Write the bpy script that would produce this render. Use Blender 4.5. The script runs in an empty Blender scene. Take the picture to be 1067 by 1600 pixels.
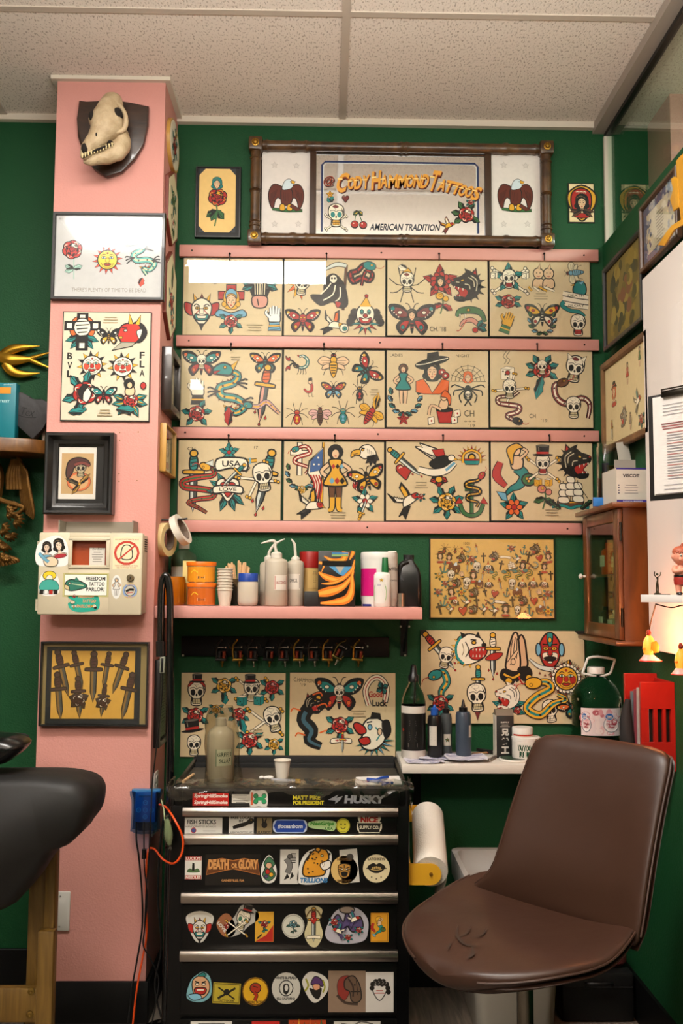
import bpy, bmesh, math, random
from mathutils import Vector, Matrix
from mathutils.geometry import tessellate_polygon
random.seed(7)
PI = math.pi
SC = bpy.context.scene
COL = SC.collection

def lin(c):
    if isinstance(c, str):
        c = c.lstrip('#'); c = [int(c[i:i+2],16)/255 for i in (0,2,4)]
    return tuple((x/12.92 if x <= .04045 else ((x+.055)/1.055)**2.4) for x in c[:3])

# ------------------------------------------------------------------ camera
F = 1460.0
CAM = Vector((0.0,-3.27,1.34))
_y = Vector((508-533.5,-(918-800),-F)).normalized()
_z = Vector((.0075,1,0)); _z = (_z - _y*_z.dot(_y)).normalized()
_x = _y.cross(_z).normalized()
ROT = Matrix((_x, _y, _z))
cd = bpy.data.cameras.new('camera'); cam = bpy.data.objects.new('camera', cd); COL.objects.link(cam)
cd.sensor_fit = 'VERTICAL'; cd.sensor_height = 36; cd.lens = F*36/1600; cd.clip_start = .02
cam.matrix_world = Matrix.Translation(CAM) @ ROT.to_4x4()
SC.camera = cam
SC.view_settings.view_transform = 'Standard'; SC.view_settings.look = 'None'
SC.view_settings.gamma = 1; SC.view_settings.use_curve_mapping = False
SC.view_settings.exposure = 0.35
SC.cycles.use_denoising = True
SC.cycles.max_bounces = 8; SC.cycles.transparent_max_bounces = 12; SC.cycles.transmission_bounces = 10
SC.cycles.caustics_reflective = False; SC.cycles.caustics_refractive = False
SC.cycles.sample_clamp_indirect = 4

def ray(px, py): return (ROT @ Vector((px-533.5,800-py, -F)))
def onY(px, py, Y=0.0):
    d = ray(px, py); return CAM + d*((Y-CAM.y)/d.y)
def onX(px, py, X):
    d = ray(px, py); return CAM + d*((X-CAM.x)/d.x)
def onZ(px, py, Z):
    d = ray(px, py); return CAM + d*((Z-CAM.z)/d.z)

# ------------------------------------------------------------------ light
w = bpy.data.worlds.new('room_ambience'); SC.world = w; w.use_nodes = True
w.node_tree.nodes['Background'].inputs[0].default_value = (1.0,.93,.84,1)
w.node_tree.nodes['Background'].inputs[1].default_value = WORLD_STRENGTH = .35
def area(name, loc, sx, sy, power, col=(1,.97,.915), rot=(0,0,0)):
    l = bpy.data.lights.new(name, 'AREA'); l.shape = 'RECTANGLE'; l.size = sx; l.size_y = sy; l.energy = power; l.color = col
    o = bpy.data.objects.new(name, l); COL.objects.link(o); o.location = loc; o.rotation_euler = rot; return o
CEIL = 3.03
for x, y, p_ in ((.1,-2.3,85),(-1.2,-4.6,90),(1.8,-4.2,80)):   # unseen upward fill added to brighten the ceiling, not real fixtures
    area('added_fill_uplight', (x, y, 2.42),1.5,.4, p_, (1,.96,.90),(PI, 0,0))
TROFFERS_AND_FILL = [(-.60,-1.58,50),(2.3,-2.6,40),(-1.62,-4.35,50),(3.4,-5.6,50),(2.2,-1.3,85)]  # first and third follow glare in the glass; the others are unseen added fill
for i, (x, y, p) in enumerate(TROFFERS_AND_FILL):
    area('ceiling_troffer_and_fill', (x, y, CEIL-.035),1.18,.36, p)

# ------------------------------------------------------------------ materials
MATS = {}
def nt(m): return m.node_tree.nodes, m.node_tree.links
def mat(name, col, rough=.5, metal=0, var=0, vscale=8, bump=0, bscale=60, spec=.5, coat=0, trans=0, ior=1.45, emit=None, estr=0, alpha=1, sub=0, col2=None, thin=False):
    if name in MATS: return MATS[name]
    m = bpy.data.materials.new(name); m.use_nodes = True; N, L = nt(m); b = N['Principled BSDF']
    c = (*lin(col),1); b.inputs['Base Color'].default_value = c
    b.inputs['Roughness'].default_value = rough; b.inputs['Metallic'].default_value = metal
    b.inputs['Specular IOR Level'].default_value = spec; b.inputs['Coat Weight'].default_value = coat
    b.inputs['Transmission Weight'].default_value = trans; b.inputs['IOR'].default_value = ior; b.inputs['Alpha'].default_value = alpha
    if sub: b.inputs['Subsurface Weight'].default_value = sub; b.inputs['Subsurface Radius'].default_value = (.02,.01,.006)
    if emit: b.inputs['Emission Color'].default_value = (*lin(emit),1); b.inputs['Emission Strength'].default_value = estr
    tc = N.new('ShaderNodeTexCoord')
    if var or col2:
        n = N.new('ShaderNodeTexNoise'); n.inputs['Scale'].default_value = vscale; n.inputs['Detail'].default_value = 6; L.new(tc.outputs['Object'], n.inputs['Vector'])
        mx = N.new('ShaderNodeMix'); mx.data_type = 'RGBA'; L.new(n.outputs['Fac'], mx.inputs['Factor'])
        l = lin(col); l2 = lin(col2) if col2 else tuple(v*(1+var) for v in l); l1 = l if col2 else tuple(v*(1-var) for v in l)
        mx.inputs['A'].default_value = (*l1,1); mx.inputs['B'].default_value = (*l2,1); L.new(mx.outputs['Result'], b.inputs['Base Color'])
    if bump:
        n = N.new('ShaderNodeTexNoise'); n.inputs['Scale'].default_value = bscale; n.inputs['Detail'].default_value = 4; L.new(tc.outputs['Object'], n.inputs['Vector'])
        bp = N.new('ShaderNodeBump'); bp.inputs['Strength'].default_value = bump; bp.inputs['Distance'].default_value = .004; L.new(n.outputs['Fac'], bp.inputs['Height']); L.new(bp.outputs['Normal'], b.inputs['Normal'])
    MATS[name] = m; return m
def ink_mat(name, rough=.55, coat=0, grain=.06, metal=0):
    """printed or painted surface: its own printed colours come from the face colours of the artwork"""
    if name in MATS: return MATS[name]
    m = bpy.data.materials.new(name); m.use_nodes = True; N, L = nt(m); b = N['Principled BSDF']
    a = N.new('ShaderNodeAttribute'); a.attribute_name = 'Col'
    tc = N.new('ShaderNodeTexCoord'); n = N.new('ShaderNodeTexNoise'); n.inputs['Scale'].default_value = 60; n.inputs['Detail'].default_value = 5; L.new(tc.outputs['Object'], n.inputs['Vector'])
    mr = N.new('ShaderNodeMapRange'); mr.inputs['To Min'].default_value = 1-grain*1.5; mr.inputs['To Max'].default_value = 1+grain; L.new(n.outputs['Fac'], mr.inputs['Value'])
    mx = N.new('ShaderNodeMix'); mx.data_type = 'RGBA'; mx.blend_type = 'MULTIPLY'; mx.inputs['Factor'].default_value = 1
    L.new(a.outputs['Color'], mx.inputs['A']); L.new(mr.outputs['Result'], mx.inputs['B']); L.new(mx.outputs['Result'], b.inputs['Base Color'])
    b.inputs['Roughness'].default_value = rough; b.inputs['Coat Weight'].default_value = coat; b.inputs['Metallic'].default_value = metal
    b.inputs['Specular IOR Level'].default_value = .3
    MATS[name] = m; return m
def glass_pane(name, tint='#ffffff', rough=0.0, ior=1.5):
    """thin pane: clear transmission with fresnel reflection"""
    if name in MATS: return MATS[name]
    m = bpy.data.materials.new(name); m.use_nodes = True; N, L = nt(m)
    for n in list(N):
        if n.type == 'BSDF_PRINCIPLED': N.remove(n)
    out = [n for n in N if n.type == 'OUTPUT_MATERIAL'][0]
    t = N.new('ShaderNodeBsdfTransparent'); t.inputs[0].default_value = (*lin(tint),1)
    g = N.new('ShaderNodeBsdfGlossy'); g.inputs['Roughness'].default_value = rough
    fr = N.new('ShaderNodeFresnel'); ge = N.new('ShaderNodeNewGeometry'); mr = N.new('ShaderNodeMapRange'); mr.inputs['To Min'].default_value = ior; mr.inputs['To Max'].default_value = 1/ior
    L.new(ge.outputs['Backfacing'], mr.inputs['Value']); L.new(mr.outputs['Result'], fr.inputs[0])
    mx = N.new('ShaderNodeMixShader'); L.new(fr.outputs[0], mx.inputs[0]); L.new(t.outputs[0], mx.inputs[1]); L.new(g.outputs[0], mx.inputs[2]); L.new(mx.outputs[0], out.inputs[0])
    MATS[name] = m; return m
def wood_mat(name, c1, c2, scale=(1,12,1), rough=.45, rot=0, coat=0):
    if name in MATS: return MATS[name]
    m = bpy.data.materials.new(name); m.use_nodes = True; N, L = nt(m); b = N['Principled BSDF']
    tc = N.new('ShaderNodeTexCoord'); mp = N.new('ShaderNodeMapping'); mp.inputs['Scale'].default_value = scale; L.new(tc.outputs['Object'], mp.inputs['Vector'])
    n = N.new('ShaderNodeTexNoise'); n.inputs['Scale'].default_value = 5; n.inputs['Detail'].default_value = 8; n.inputs['Distortion'].default_value = 1.2; L.new(mp.outputs['Vector'], n.inputs['Vector'])
    cr = N.new('ShaderNodeValToRGB'); cr.color_ramp.elements[0].position = .3; cr.color_ramp.elements[1].position = .75
    cr.color_ramp.elements[0].color = (*lin(c1),1); cr.color_ramp.elements[1].color = (*lin(c2),1)
    L.new(n.outputs['Fac'], cr.inputs['Fac']); L.new(cr.outputs['Color'], b.inputs['Base Color'])
    b.inputs['Roughness'].default_value = rough; b.inputs['Coat Weight'].default_value = coat
    bp = N.new('ShaderNodeBump'); bp.inputs['Strength'].default_value = .15; bp.inputs['Distance'].default_value = .002; L.new(n.outputs['Fac'], bp.inputs['Height']); L.new(bp.outputs['Normal'], b.inputs['Normal'])
    MATS[name] = m; return m

# ------------------------------------------------------------------ mesh builder (authored in world coordinates)
ORG = {}
def smooth_closed(p, k=4):
    n = len(p); o = []
    for i in range(n):
        a, b, c, d = p[i-1], p[i], p[(i+1) % n], p[(i+2) % n]
        for j in range(k):
            t = j/k
            o.append(tuple(.5*((2*b[q]) + (-a[q]+c[q])*t + (2*a[q]-5*b[q]+4*c[q]-d[q])*t*t + (-a[q]+3*b[q]-3*c[q]+d[q])*t**3) for q in range(len(b))))
    return o
def smooth_open(p, k=5):
    if len(p) < 3: return [tuple(x) for x in p]
    n = len(p); o = []
    for i in range(n-1):
        a = p[max(i-1,0)]; b = p[i]; c = p[i+1]; d = p[min(i+2, n-1)]
        for j in range(k):
            t = j/k
            o.append(tuple(.5*((2*b[q]) + (-a[q]+c[q])*t + (2*a[q]-5*b[q]+4*c[q]-d[q])*t*t + (-a[q]+3*b[q]-3*c[q]+d[q])*t**3) for q in range(len(b))))
    o.append(tuple(p[-1])); return o

class MB:
    def __init__(s): s.v = []; s.f = []; s.m = []; s.c = []
    def add(s, vs, fs, m=0, col=(1,1,1), M=None):
        o = len(s.v)
        s.v += [tuple(M @ Vector(v)) if M else tuple(v) for v in vs]
        for f in fs: s.f.append([i+o for i in f]); s.m.append(m); s.c.append(col)
        return s
    def _bm(s, bm, m, col, M=None):
        bm.verts.index_update()
        s.add([v.co.copy() for v in bm.verts],[[v.index for v in f.verts] for f in bm.faces], m, col, M); bm.free(); return s
    def box(s, x0, x1, y0, y1, z0, z1, m=0, bev=0, seg=2, col=(1,1,1), M=None):
        if x1 < x0: x0, x1 = x1, x0
        if y1 < y0: y0, y1 = y1, y0
        if z1 < z0: z0, z1 = z1, z0
        bm = bmesh.new(); bmesh.ops.create_cube(bm, size=1)
        for v in bm.verts: v.co = Vector(((x0+x1)/2+v.co.x*(x1-x0),(y0+y1)/2+v.co.y*(y1-y0),(z0+z1)/2+v.co.z*(z1-z0)))
        if bev: bmesh.ops.bevel(bm, geom=list(bm.edges), offset=min(bev, .49*min(x1-x0, y1-y0, z1-z0)), segments=seg, affect='EDGES', profile=.5)
        return s._bm(bm, m, col, M)
    def tube(s, path, r, n=10, m=0, cap=True, col=(1,1,1), sm=0, closed=False, M=None):
        if sm:
            if not isinstance(r, (int, float)): q = smooth_open([(*p, rr) for p, rr in zip(path, r)], sm); path = [x[:3] for x in q]; r = [x[3] for x in q]
            else: path = smooth_closed(path, sm) if closed else smooth_open(path, sm)
        P = [Vector(p) for p in path]; k = len(P); vs = []; fs = []
        R = [r]*k if isinstance(r, (int, float)) else list(r)
        t0 = (P[1]-P[0]).normalized(); up = Vector((0,0,1)) if abs(t0.z) < .9 else Vector((1,0,0))
        a = t0.cross(up).normalized()
        for i in range(k):
            if closed: t = (P[(i+1) % k]-P[i-1])
            else: t = (P[min(i+1, k-1)]-P[max(i-1,0)])
            t = t.normalized() if t.length > 1e-9 else t0
            a = (a - t*a.dot(t)); a = a.normalized() if a.length > 1e-6 else t.orthogonal().normalized()
            b = t.cross(a)
            for j in range(n):
                th = 2*PI*j/n; vs.append(P[i]+(a*math.cos(th)+b*math.sin(th))*R[i])
        for i in range(k if closed else k-1):
            i2 = (i+1) % k
            for j in range(n): fs.append([i*n+j, i*n+(j+1) % n, i2*n+(j+1) % n, i2*n+j])
        if cap and not closed: fs.append(list(range(n))[::-1]); fs.append([(k-1)*n+j for j in range(n)])
        return s.add(vs, fs, m, col, M)
    def lathe(s, prof, c=(0,0,0), n=24, m=0, axis='z', sx=1, sy=1, col=(1,1,1), cap=True, M=None):
        vs = []; fs = []; k = len(prof)
        for (r, z) in prof:
            for j in range(n):
                th = 2*PI*j/n; x, y = r*math.cos(th)*sx, r*math.sin(th)*sy
                p = (x, y, z) if axis == 'z' else ((x, z, y) if axis == 'y' else (z, x, y))
                vs.append((p[0]+c[0], p[1]+c[1], p[2]+c[2]))
        for i in range(k-1):
            for j in range(n): fs.append([i*n+j, i*n+(j+1) % n, (i+1)*n+(j+1) % n, (i+1)*n+j])
        if cap:
            if prof[0][0] > 1e-6: fs.append(list(range(n))[::-1])
            if prof[-1][0] > 1e-6: fs.append([(k-1)*n+j for j in range(n)])
        return s.add(vs, fs, m, col, M)
    def ell(s, c, r, m=0, n=16, k=10, col=(1,1,1), M=None):
        if isinstance(r, (int, float)): r = (r, r, r)
        bm = bmesh.new(); bmesh.ops.create_uvsphere(bm, u_segments=n, v_segments=k, radius=1)
        for v in bm.verts: v.co = Vector((c[0]+v.co.x*r[0], c[1]+v.co.y*r[1], c[2]+v.co.z*r[2]))
        return s._bm(bm, m, col, M)
    def prism(s, pts, d0, d1, plane='xz', m=0, bev=0, col=(1,1,1), M=None):
        f = {'xz': lambda u, v, d: (u, d, v), 'xy': lambda u, v, d: (u, v, d), 'yz': lambda u, v, d: (d, u, v)}[plane]
        n = len(pts); bm = bmesh.new()
        a = [bm.verts.new(f(u, v, d0)) for u, v in pts]; b = [bm.verts.new(f(u, v, d1)) for u, v in pts]
        fa = bm.faces.new(a); fb = bm.faces.new(b[::-1])
        for i in range(n): bm.faces.new([a[i], b[i], b[(i+1) % n], a[(i+1) % n]])
        if bev:
            ed = [e for e in bm.edges if (e in fa.edges[:] or e in fb.edges[:])]
            bmesh.ops.bevel(bm, geom=ed, offset=bev, segments=2, affect='EDGES', profile=.5)
        bmesh.ops.recalc_face_normals(bm, faces=bm.faces)
        return s._bm(bm, m, col, M)
    def loft(s, rings, m=0, cap=True, col=(1,1,1), closed=True):
        n = len(rings[0]); vs = [p for r in rings for p in r]; fs = []
        for i in range(len(rings)-1):
            for j in range(n if closed else n-1): fs.append([i*n+j, i*n+(j+1) % n, (i+1)*n+(j+1) % n, (i+1)*n+j])
        if cap and closed: fs.append(list(range(n))[::-1]); fs.append([(len(rings)-1)*n+j for j in range(n)])
        return s.add(vs, fs, m, col)
    def art(s, a, f, m=0):
        for pts, fcs, col, h in a.out:
            s.add([f(u, v, h) for u, v in pts], fcs, m, col)
        return s
    def build(s, name, mats, parent=None, org=None, ang=35, sub=0, bevel=0):
        if not isinstance(mats, (list, tuple)): mats = [mats]
        me = bpy.data.meshes.new(name)
        if parent is not None: o0 = ORG[parent.name]
        elif org is not None: o0 = Vector(org)
        else:
            xs = [[v[i] for v in s.v] for i in range(3)]
            o0 = Vector(((min(xs[0])+max(xs[0]))/2,(min(xs[1])+max(xs[1]))/2, min(xs[2])))
        me.from_pydata([(v[0]-o0.x, v[1]-o0.y, v[2]-o0.z) for v in s.v],[], s.f)
        me.polygons.foreach_set('material_index', s.m)
        if any(c != (1,1,1) for c in s.c):
            ca = me.color_attributes.new('Col', 'FLOAT_COLOR', 'CORNER'); buf = []
            for f, c in zip(s.f, s.c): buf += [c[0], c[1], c[2],1.0]*len(f)
            ca.data.foreach_set('color', buf)
        for q in mats: me.materials.append(q)
        if ang: me.polygons.foreach_set('use_smooth', [True]*len(s.f))
        me.update()
        if ang: me.set_sharp_from_angle(angle=math.radians(ang))
        o = bpy.data.objects.new(name, me); COL.objects.link(o)
        if parent is not None: o.parent = parent
        else: o.location = o0
        ORG[o.name] = o0
        if bevel: md = o.modifiers.new('bevel', 'BEVEL'); md.width = bevel; md.segments = 2; md.limit_method = 'ANGLE'
        if sub: md = o.modifiers.new('sub', 'SUBSURF'); md.levels = sub; md.render_levels = sub
        return o

def tag(o, label=None, cat=None, group=None, kind=None):
    if label: o['label'] = label
    if cat: o['category'] = cat
    if group: o['group'] = group
    if kind: o['kind'] = kind
    return o
def thing(name, label, cat, loc, group=None):
    o = bpy.data.objects.new(name, None); o.empty_display_size = .05; COL.objects.link(o); o.location = loc
    ORG[o.name] = Vector(loc); return tag(o, label, cat, group)
def structure(o, label=None): o['kind'] = 'structure'; (label and tag(o, label)); return o
def dup(root, loc, rot=None, **kw):
    def cp(o, par):
        c = o.copy(); COL.objects.link(c); c.parent = par; ORG[c.name] = ORG[o.name]
        for ch in [x for x in o.children]: cp(ch, c)
        return c
    r = cp(root, None); r.location = loc; ORG[r.name] = Vector(loc)
    if rot is not None: r.rotation_euler = rot
    return tag(r, **kw)

# ------------------------------------------------------------------ flat artwork (ink on paper, stickers, lettering)
K = '#14110e'; R = '#a3241c'; O = '#cf5f26'; Y = '#d59f2a'; T = '#1d7a76'; G = '#356336'; B = '#6aa0b8'; N = '#5e3a22'; W = '#eadfc6'; P = '#6e2a26'; S = '#d9b58e'; V = '#4c3f66'
_TX = {}
def text_mesh(t, bold=0.0, font=None):
    k = (t, bold)
    if k in _TX: return _TX[k]
    c = bpy.data.curves.new('lettering', 'FONT'); c.body = t; c.offset = bold; c.resolution_u = 3
    o = bpy.data.objects.new('lettering', c); me = bpy.data.meshes.new_from_object(o)
    vs = [(v.co.x, v.co.y) for v in me.vertices]; fs = [list(p.vertices) for p in me.polygons]
    bpy.data.objects.remove(o); bpy.data.curves.remove(c); bpy.data.meshes.remove(me)
    if vs:
        x0 = min(v[0] for v in vs); x1 = max(v[0] for v in vs); y0 = min(v[1] for v in vs); y1 = max(v[1] for v in vs)
    else: x0, x1, y0, y1 = 0,1,0,1
    _TX[k] = (vs, fs, (x0, x1, y0, y1)); return _TX[k]
class Art:
    """2-D artwork in metres; every motif is drawn in its own unit square round the place set with at()"""
    def __init__(s, fade=0, paper=None): s.out = []; s.lay = 0; s.base = 0; s.fade = fade; s.paper = lin(paper) if paper else None; s.at(0,0,1)
    def at(s, x, y, k, rot=0, fx=1, lay=None, ky=None):
        s.T = (x, y, k, math.cos(math.radians(rot)), math.sin(math.radians(rot)), fx, ky or k); s.lay = 1 if lay is None else lay; return s
    def tp(s, p):
        x, y, k, c, n, fx, ky = s.T; u = p[0]*k*fx; v = p[1]*ky; return (x+u*c-v*n, y+u*n+v*c)
    def put(s, pts, fcs, col):
        c = lin(col) if isinstance(col, str) else col
        if s.fade and s.paper: c = tuple(a*(1-s.fade)+b*s.fade for a, b in zip(c, s.paper))
        s.out.append(([s.tp(p) for p in pts], fcs, c, .00005+s.lay*.00001)); s.lay += 1
    def strip(s, pts, w, col, closed=False):
        n = len(pts); W_ = [w]*n if isinstance(w, (int, float)) else w; vs = []; fs = []
        for i in range(n):
            a = pts[i-1] if (closed or i) else pts[i]; b = pts[(i+1) % n] if (closed or i < n-1) else pts[i]
            dx, dy = b[0]-a[0], b[1]-a[1]; l = math.hypot(dx, dy) or 1; nx, ny = -dy/l, dx/l; h = W_[i]/2
            vs += [(pts[i][0]+nx*h, pts[i][1]+ny*h),(pts[i][0]-nx*h, pts[i][1]-ny*h)]
        for i in range(n if closed else n-1):
            j = (i+1) % n; fs.append([2*i, 2*i+1,2*j+1,2*j])
        s.put(vs, fs, col)
    def P(s, pts, col, ol=.05, oc=K):
        if ol: s.strip(pts, ol*2, oc, True)
        tr = tessellate_polygon([[Vector((p[0], p[1],0)) for p in pts]]); s.put(pts, [list(t) for t in tr], col)
        if ol: s.strip(pts, ol, oc, True)
        return s
    def Q(s, pts, col, ol=.05, oc=K, k=4): return s.P(smooth_closed(pts, k), col, ol, oc)
    def E(s, x, y, rx, ry, col, ol=.04, rot=0, oc=K, n=14):
        c, q = math.cos(math.radians(rot)), math.sin(math.radians(rot)); pts = []
        for i in range(n):
            t = 2*PI*i/n; u, v = rx*math.cos(t), ry*math.sin(t); pts.append((x+u*c-v*q, y+u*q+v*c))
        return s.P(pts, col, ol, oc)
    def L(s, pts, w=.05, col=K, sm=3):
        p = smooth_open(pts, sm) if sm else pts; s.strip(p, w, col); return s
    def S(s, pts, w, col, ol=.05, oc=K, sm=4):
        """tapering ribbon along a path; w a number or one width per point"""
        if isinstance(w, (int, float)): w = [w]*len(pts)
        q = smooth_open([(p[0], p[1], x) for p, x in zip(pts, w)], sm); c = [(a[0], a[1]) for a in q]; ww = [max(a[2],.001) for a in q]
        if ol: s.strip(c, [a+2*ol for a in ww], oc)
        s.strip(c, ww, col); return s
    def text(s, t, x, y, w, h, col=K, bold=.0, sh=0):
        vs, fs, (x0, x1, y0, y1) = text_mesh(t, bold); sx = w/((x1-x0) or 1); sy = h/((y1-y0) or 1)
        s.put([((v[0]-(x0+x1)/2)*sx+x+(v[1]-y0)*sy*sh, (v[1]-(y0+y1)/2)*sy+y) for v in vs], fs, col); return s
    def rect(s, x0, x1, y0, y1, col, ol=0): return s.P([(x0, y0),(x1, y0),(x1, y1),(x0, y1)], col, ol)
    def lines(s, x, y, w, n, dy=.1, h=.03, col='#5d5648', seed=1):
        r = random.Random(seed)
        for i in range(n): ww = w*r.uniform(.6,1); s.rect(x-ww/2, x+ww/2, y-i*dy-h/2, y-i*dy+h/2, col)
        return s
# ------------------------------------------------------------------ motifs of the flash sheets (each about the unit square)
def leaf(a, x, y, ang, l, w, c=T, c2=None):
    q = math.radians(ang); cx, sx = math.cos(q), math.sin(q)
    f = lambda u, v: (x+u*cx-v*sx, y+u*sx+v*cx)
    a.P([f(0,0), f(l*.25, w*.8), f(l*.45, w*.7), f(l*.6, w*.95), f(l, 0), f(l*.6,-w*.95), f(l*.45,-w*.7), f(l*.25,-w*.8)], c, .035)
    if c2: a.P([f(.1*l, 0), f(l*.5, w*.5), f(l*.9,0)], c2,0)
    a.P([f(0,0), f(l*.28,-w*.75), f(l*.45,-w*.65), f(l*.62,-w*.85), f(l*.75,-w*.45), f(l*.45,-w*.2)], K, 0)
    a.L([f(0,0), f(l*.9,0)],.035, K, 0)
def rose(a, c=R, lc=T, lv=(30,150,210,330,270), hi=W, k=.62, stem=0, gold=None):
    for g in lv: leaf(a, .45*k*math.cos(math.radians(g)),.45*k*math.sin(math.radians(g)), g, .75,.2, lc, gold)
    if stem: a.S([(0,-.4),(.1,-.9),(-.05,-1.3)],.08, lc, .03); leaf(a, .08,-.8,-20,.5,.16, lc); leaf(a, .05,-.95,200,.45,.15, lc)
    for i in range(6):
        t = math.radians(60*i+20); a.E(.5*k*math.cos(t),.5*k*math.sin(t)*.95,.42*k, .36*k, c, .035, math.degrees(t)+90, n=12)
    for i in range(3):
        t = math.radians(120*i+70); a.E(.25*k*math.cos(t),.25*k*math.sin(t),.38*k, .3*k, c if i else hi, .03, math.degrees(t)+90, n=12)
    for i in range(6): t = math.radians(60*i+50); a.E(.43*k*math.cos(t),.43*k*math.sin(t),.14*k, .07*k, K, 0, math.degrees(t)+90, n=8)
    a.E(0,.02,.24*k, .2*k, c, .03); a.L([(-.13*k, 0),(0,.12*k),(.13*k, 0),(.02*k, -.1*k),(-.02*k, .02*k)],.03)
    for i in range(4):
        t = math.radians(95*i+40); a.L([(.62*k*math.cos(t),.62*k*math.sin(t)),(.75*k*math.cos(t+.3),.75*k*math.sin(t+.3)),(.62*k*math.cos(t+.6),.62*k*math.sin(t+.6))],.035, hi)
def skull(a, c=W, crack=1, ox=0, oy=0, k=1, tc='#c9b98f', fe=K):
    X = lambda p: [(ox+u*k, oy+v*k) for u, v in p]
    a.Q(X([(-.62,.25),(-.5,.75),(0,.97),(.5,.75),(.62,.25),(.5,-.15),(.34,-.3),(.34,-.85),(-.34,-.85),(-.34,-.3),(-.5,-.15)]), c, .055*k)
    a.Q(X([(-.42,.2),(-.2,.28),(-.08,.05),(-.2,-.18),(-.4,-.1)]), fe, 0); a.Q(X([(.42,.2),(.2,.28),(.08,.05),(.2,-.18),(.4,-.1)]), fe, 0)
    a.P(X([(-.08,-.15),(0,.02),(.08,-.15),(0,-.26)]), K, 0)
    a.P(X([(-.29,-.4),(.29,-.4),(.27,-.78),(-.27,-.78)]), tc, .03*k)
    for i in range(4): a.L(X([(-.18+.12*i, -.4),(-.18+.12*i, -.78)]),.03*k, K, 0)
    a.L(X([(-.29,-.59),(.29,-.59)]),.035*k, K, 0)
    a.P(X([(.38,.72),(.6,.3),(.46,-.12),(.5,.25)]), K, 0); a.P(X([(-.34,-.3),(-.22,-.36),(-.34,-.8)]), K, 0); a.P(X([(.34,-.3),(.22,-.36),(.34,-.8)]), K, 0); a.L(X([(-.5,.35),(-.2,.42),(0,.3),(.2,.42),(.48,.35)]),.05*k)
    if crack: a.L(X([(-.1,.9),(-.02,.7),(-.14,.6),(0,.45)]),.035*k, K, 0); a.Q(X([(-.3,.72),(-.05,.86),(.2,.72),(0,.6)]), P if crack > 1 else c, .01)
def bones(a, k=1.25, c=W, tip=Y):
    for sx in (-1,1):
        a.S([(-sx*k*.9,-.75*k),(sx*k*.9,.55*k)],.13, c, .04)
        for e, f in ((-1,-.75),(1,.55)):
            for d in (-.09,.09): a.E(sx*e*k*.93+d*.8, f*k-d, .11,.11, tip, .035, n=9)
def butterfly(a, c1=R, c2=Y, c3=T, body=K, face=0, spots=W):
    for s in (-1,1):
        f = lambda p: [(s*u, v) for u, v in p]
        a.Q(f([(.08,.15),(.5,.6),(1.05,.62),(.95,.2),(.6,-.05),(.1,-.05)]), K, .02)
        a.Q(f([(.15,.14),(.5,.45),(.85,.48),(.78,.22),(.5,.05)]), c1,0)
        a.Q(f([(.1,-.05),(.5,-.1),(.72,-.4),(.5,-.75),(.3,-.6),(.1,-.3)]), K, .02)
        a.Q(f([(.15,-.12),(.42,-.18),(.55,-.4),(.42,-.6),(.22,-.35)]), c2,0)
        a.E(s*.88,.45,.1,.1, c3,.02, n=9); a.E(s*.42,-.42,.09,.1, c3,.02, n=9); a.E(s*.55,.27,.1,.08, spots, .02, n=9)
        for q in range(4): a.E(s*(.62+.1*q),.08+.1*q-.02,.035,.035, spots, 0, n=6)
        a.L(f([(.03,.35),(.15,.65),(.3,.7)]),.04)
    a.Q([(-.09,.3),(0,.42),(.09,.3),(.07,-.4),(0,-.7),(-.07,-.4)], body, .02)
    for i in range(4): a.L([(-.07,.1-.17*i),(.07,.1-.17*i)],.035, c2,0)
    if face == 1: skull(a, W, 0,0,.05,.42)
    if face == 2: lady(a, 0,.05,.4, K, hat=0, bust=0)
    if face == 3: a.E(0,.1,.22,.26, c1,.03); a.E(-.1,.14,.07,.05, Y, .02); a.E(.1,.14,.07,.05, Y, .02); a.L([(-.12,-.02),(0,-.06),(.12,-.02)],.04)
def lady(a, x=0, y=0, k=1, hair=K, hat=1, bust=1, dress=R, skin=S, feather=0):
    f = lambda p: [(x+u*k, y+v*k) for u, v in p]
    a.Q(f([(-.55,.3),(-.45,.8),(0,1),(.45,.8),(.58,.3),(.5,-.2),(.3,-.45),(-.3,-.45),(-.5,-.2)]), hair, .03*k)
    for s in (-1,1): a.E(x+s*.5*k, y-.1*k, .16*k, .2*k, hair, .03*k, n=9)
    if bust: a.Q(f([(-.15,-.3),(.15,-.3),(.2,-.6),(.7,-.8),(.6,-1.1),(-.6,-1.1),(-.7,-.8),(-.2,-.6)]), skin, .04*k); a.Q(f([(-.6,-.85),(0,-.75),(.6,-.85),(.5,-1.15),(-.5,-1.15)]), dress, .03*k)
    a.Q(f([(-.32,.35),(0,.6),(.32,.35),(.28,-.05),(0,-.38),(-.28,-.05)]), skin, .04*k)
    for s in (-1,1): a.E(x+s*.14*k, y+.2*k, .07*k, .04*k, K, 0, n=8); a.L(f([(s*.05,.33),(s*.15,.37),(s*.25,.32)]),.035*k); a.E(x+s*.2*k, y+.02*k, .06*k, .05*k, '#c9603f', 0, n=7)
    a.E(x, y-.17*k, .09*k, .05*k, R, 0, n=8); a.L(f([(.02,.15),(.04,0),(-.02,-.02)]),.025*k)
    a.L(f([(-.45,.6),(-.1,.8),(.3,.6)]),.04*k, '#7c6a4a')
    if hat: a.Q(f([(-.9,.55),(0,.75),(.9,.6),(.5,.9),(.35,1.2),(-.3,1.2),(-.4,.85)]), K, .03*k); a.L(f([(-.38,.86),(.42,.9)]),.09*k, R)
    if feather:
        for i in range(5): leaf(a, x+(-.2+.1*i)*k, y+.8*k, 130-22*i, .6*k, .12*k, (T, R, Y)[i % 3])
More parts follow.
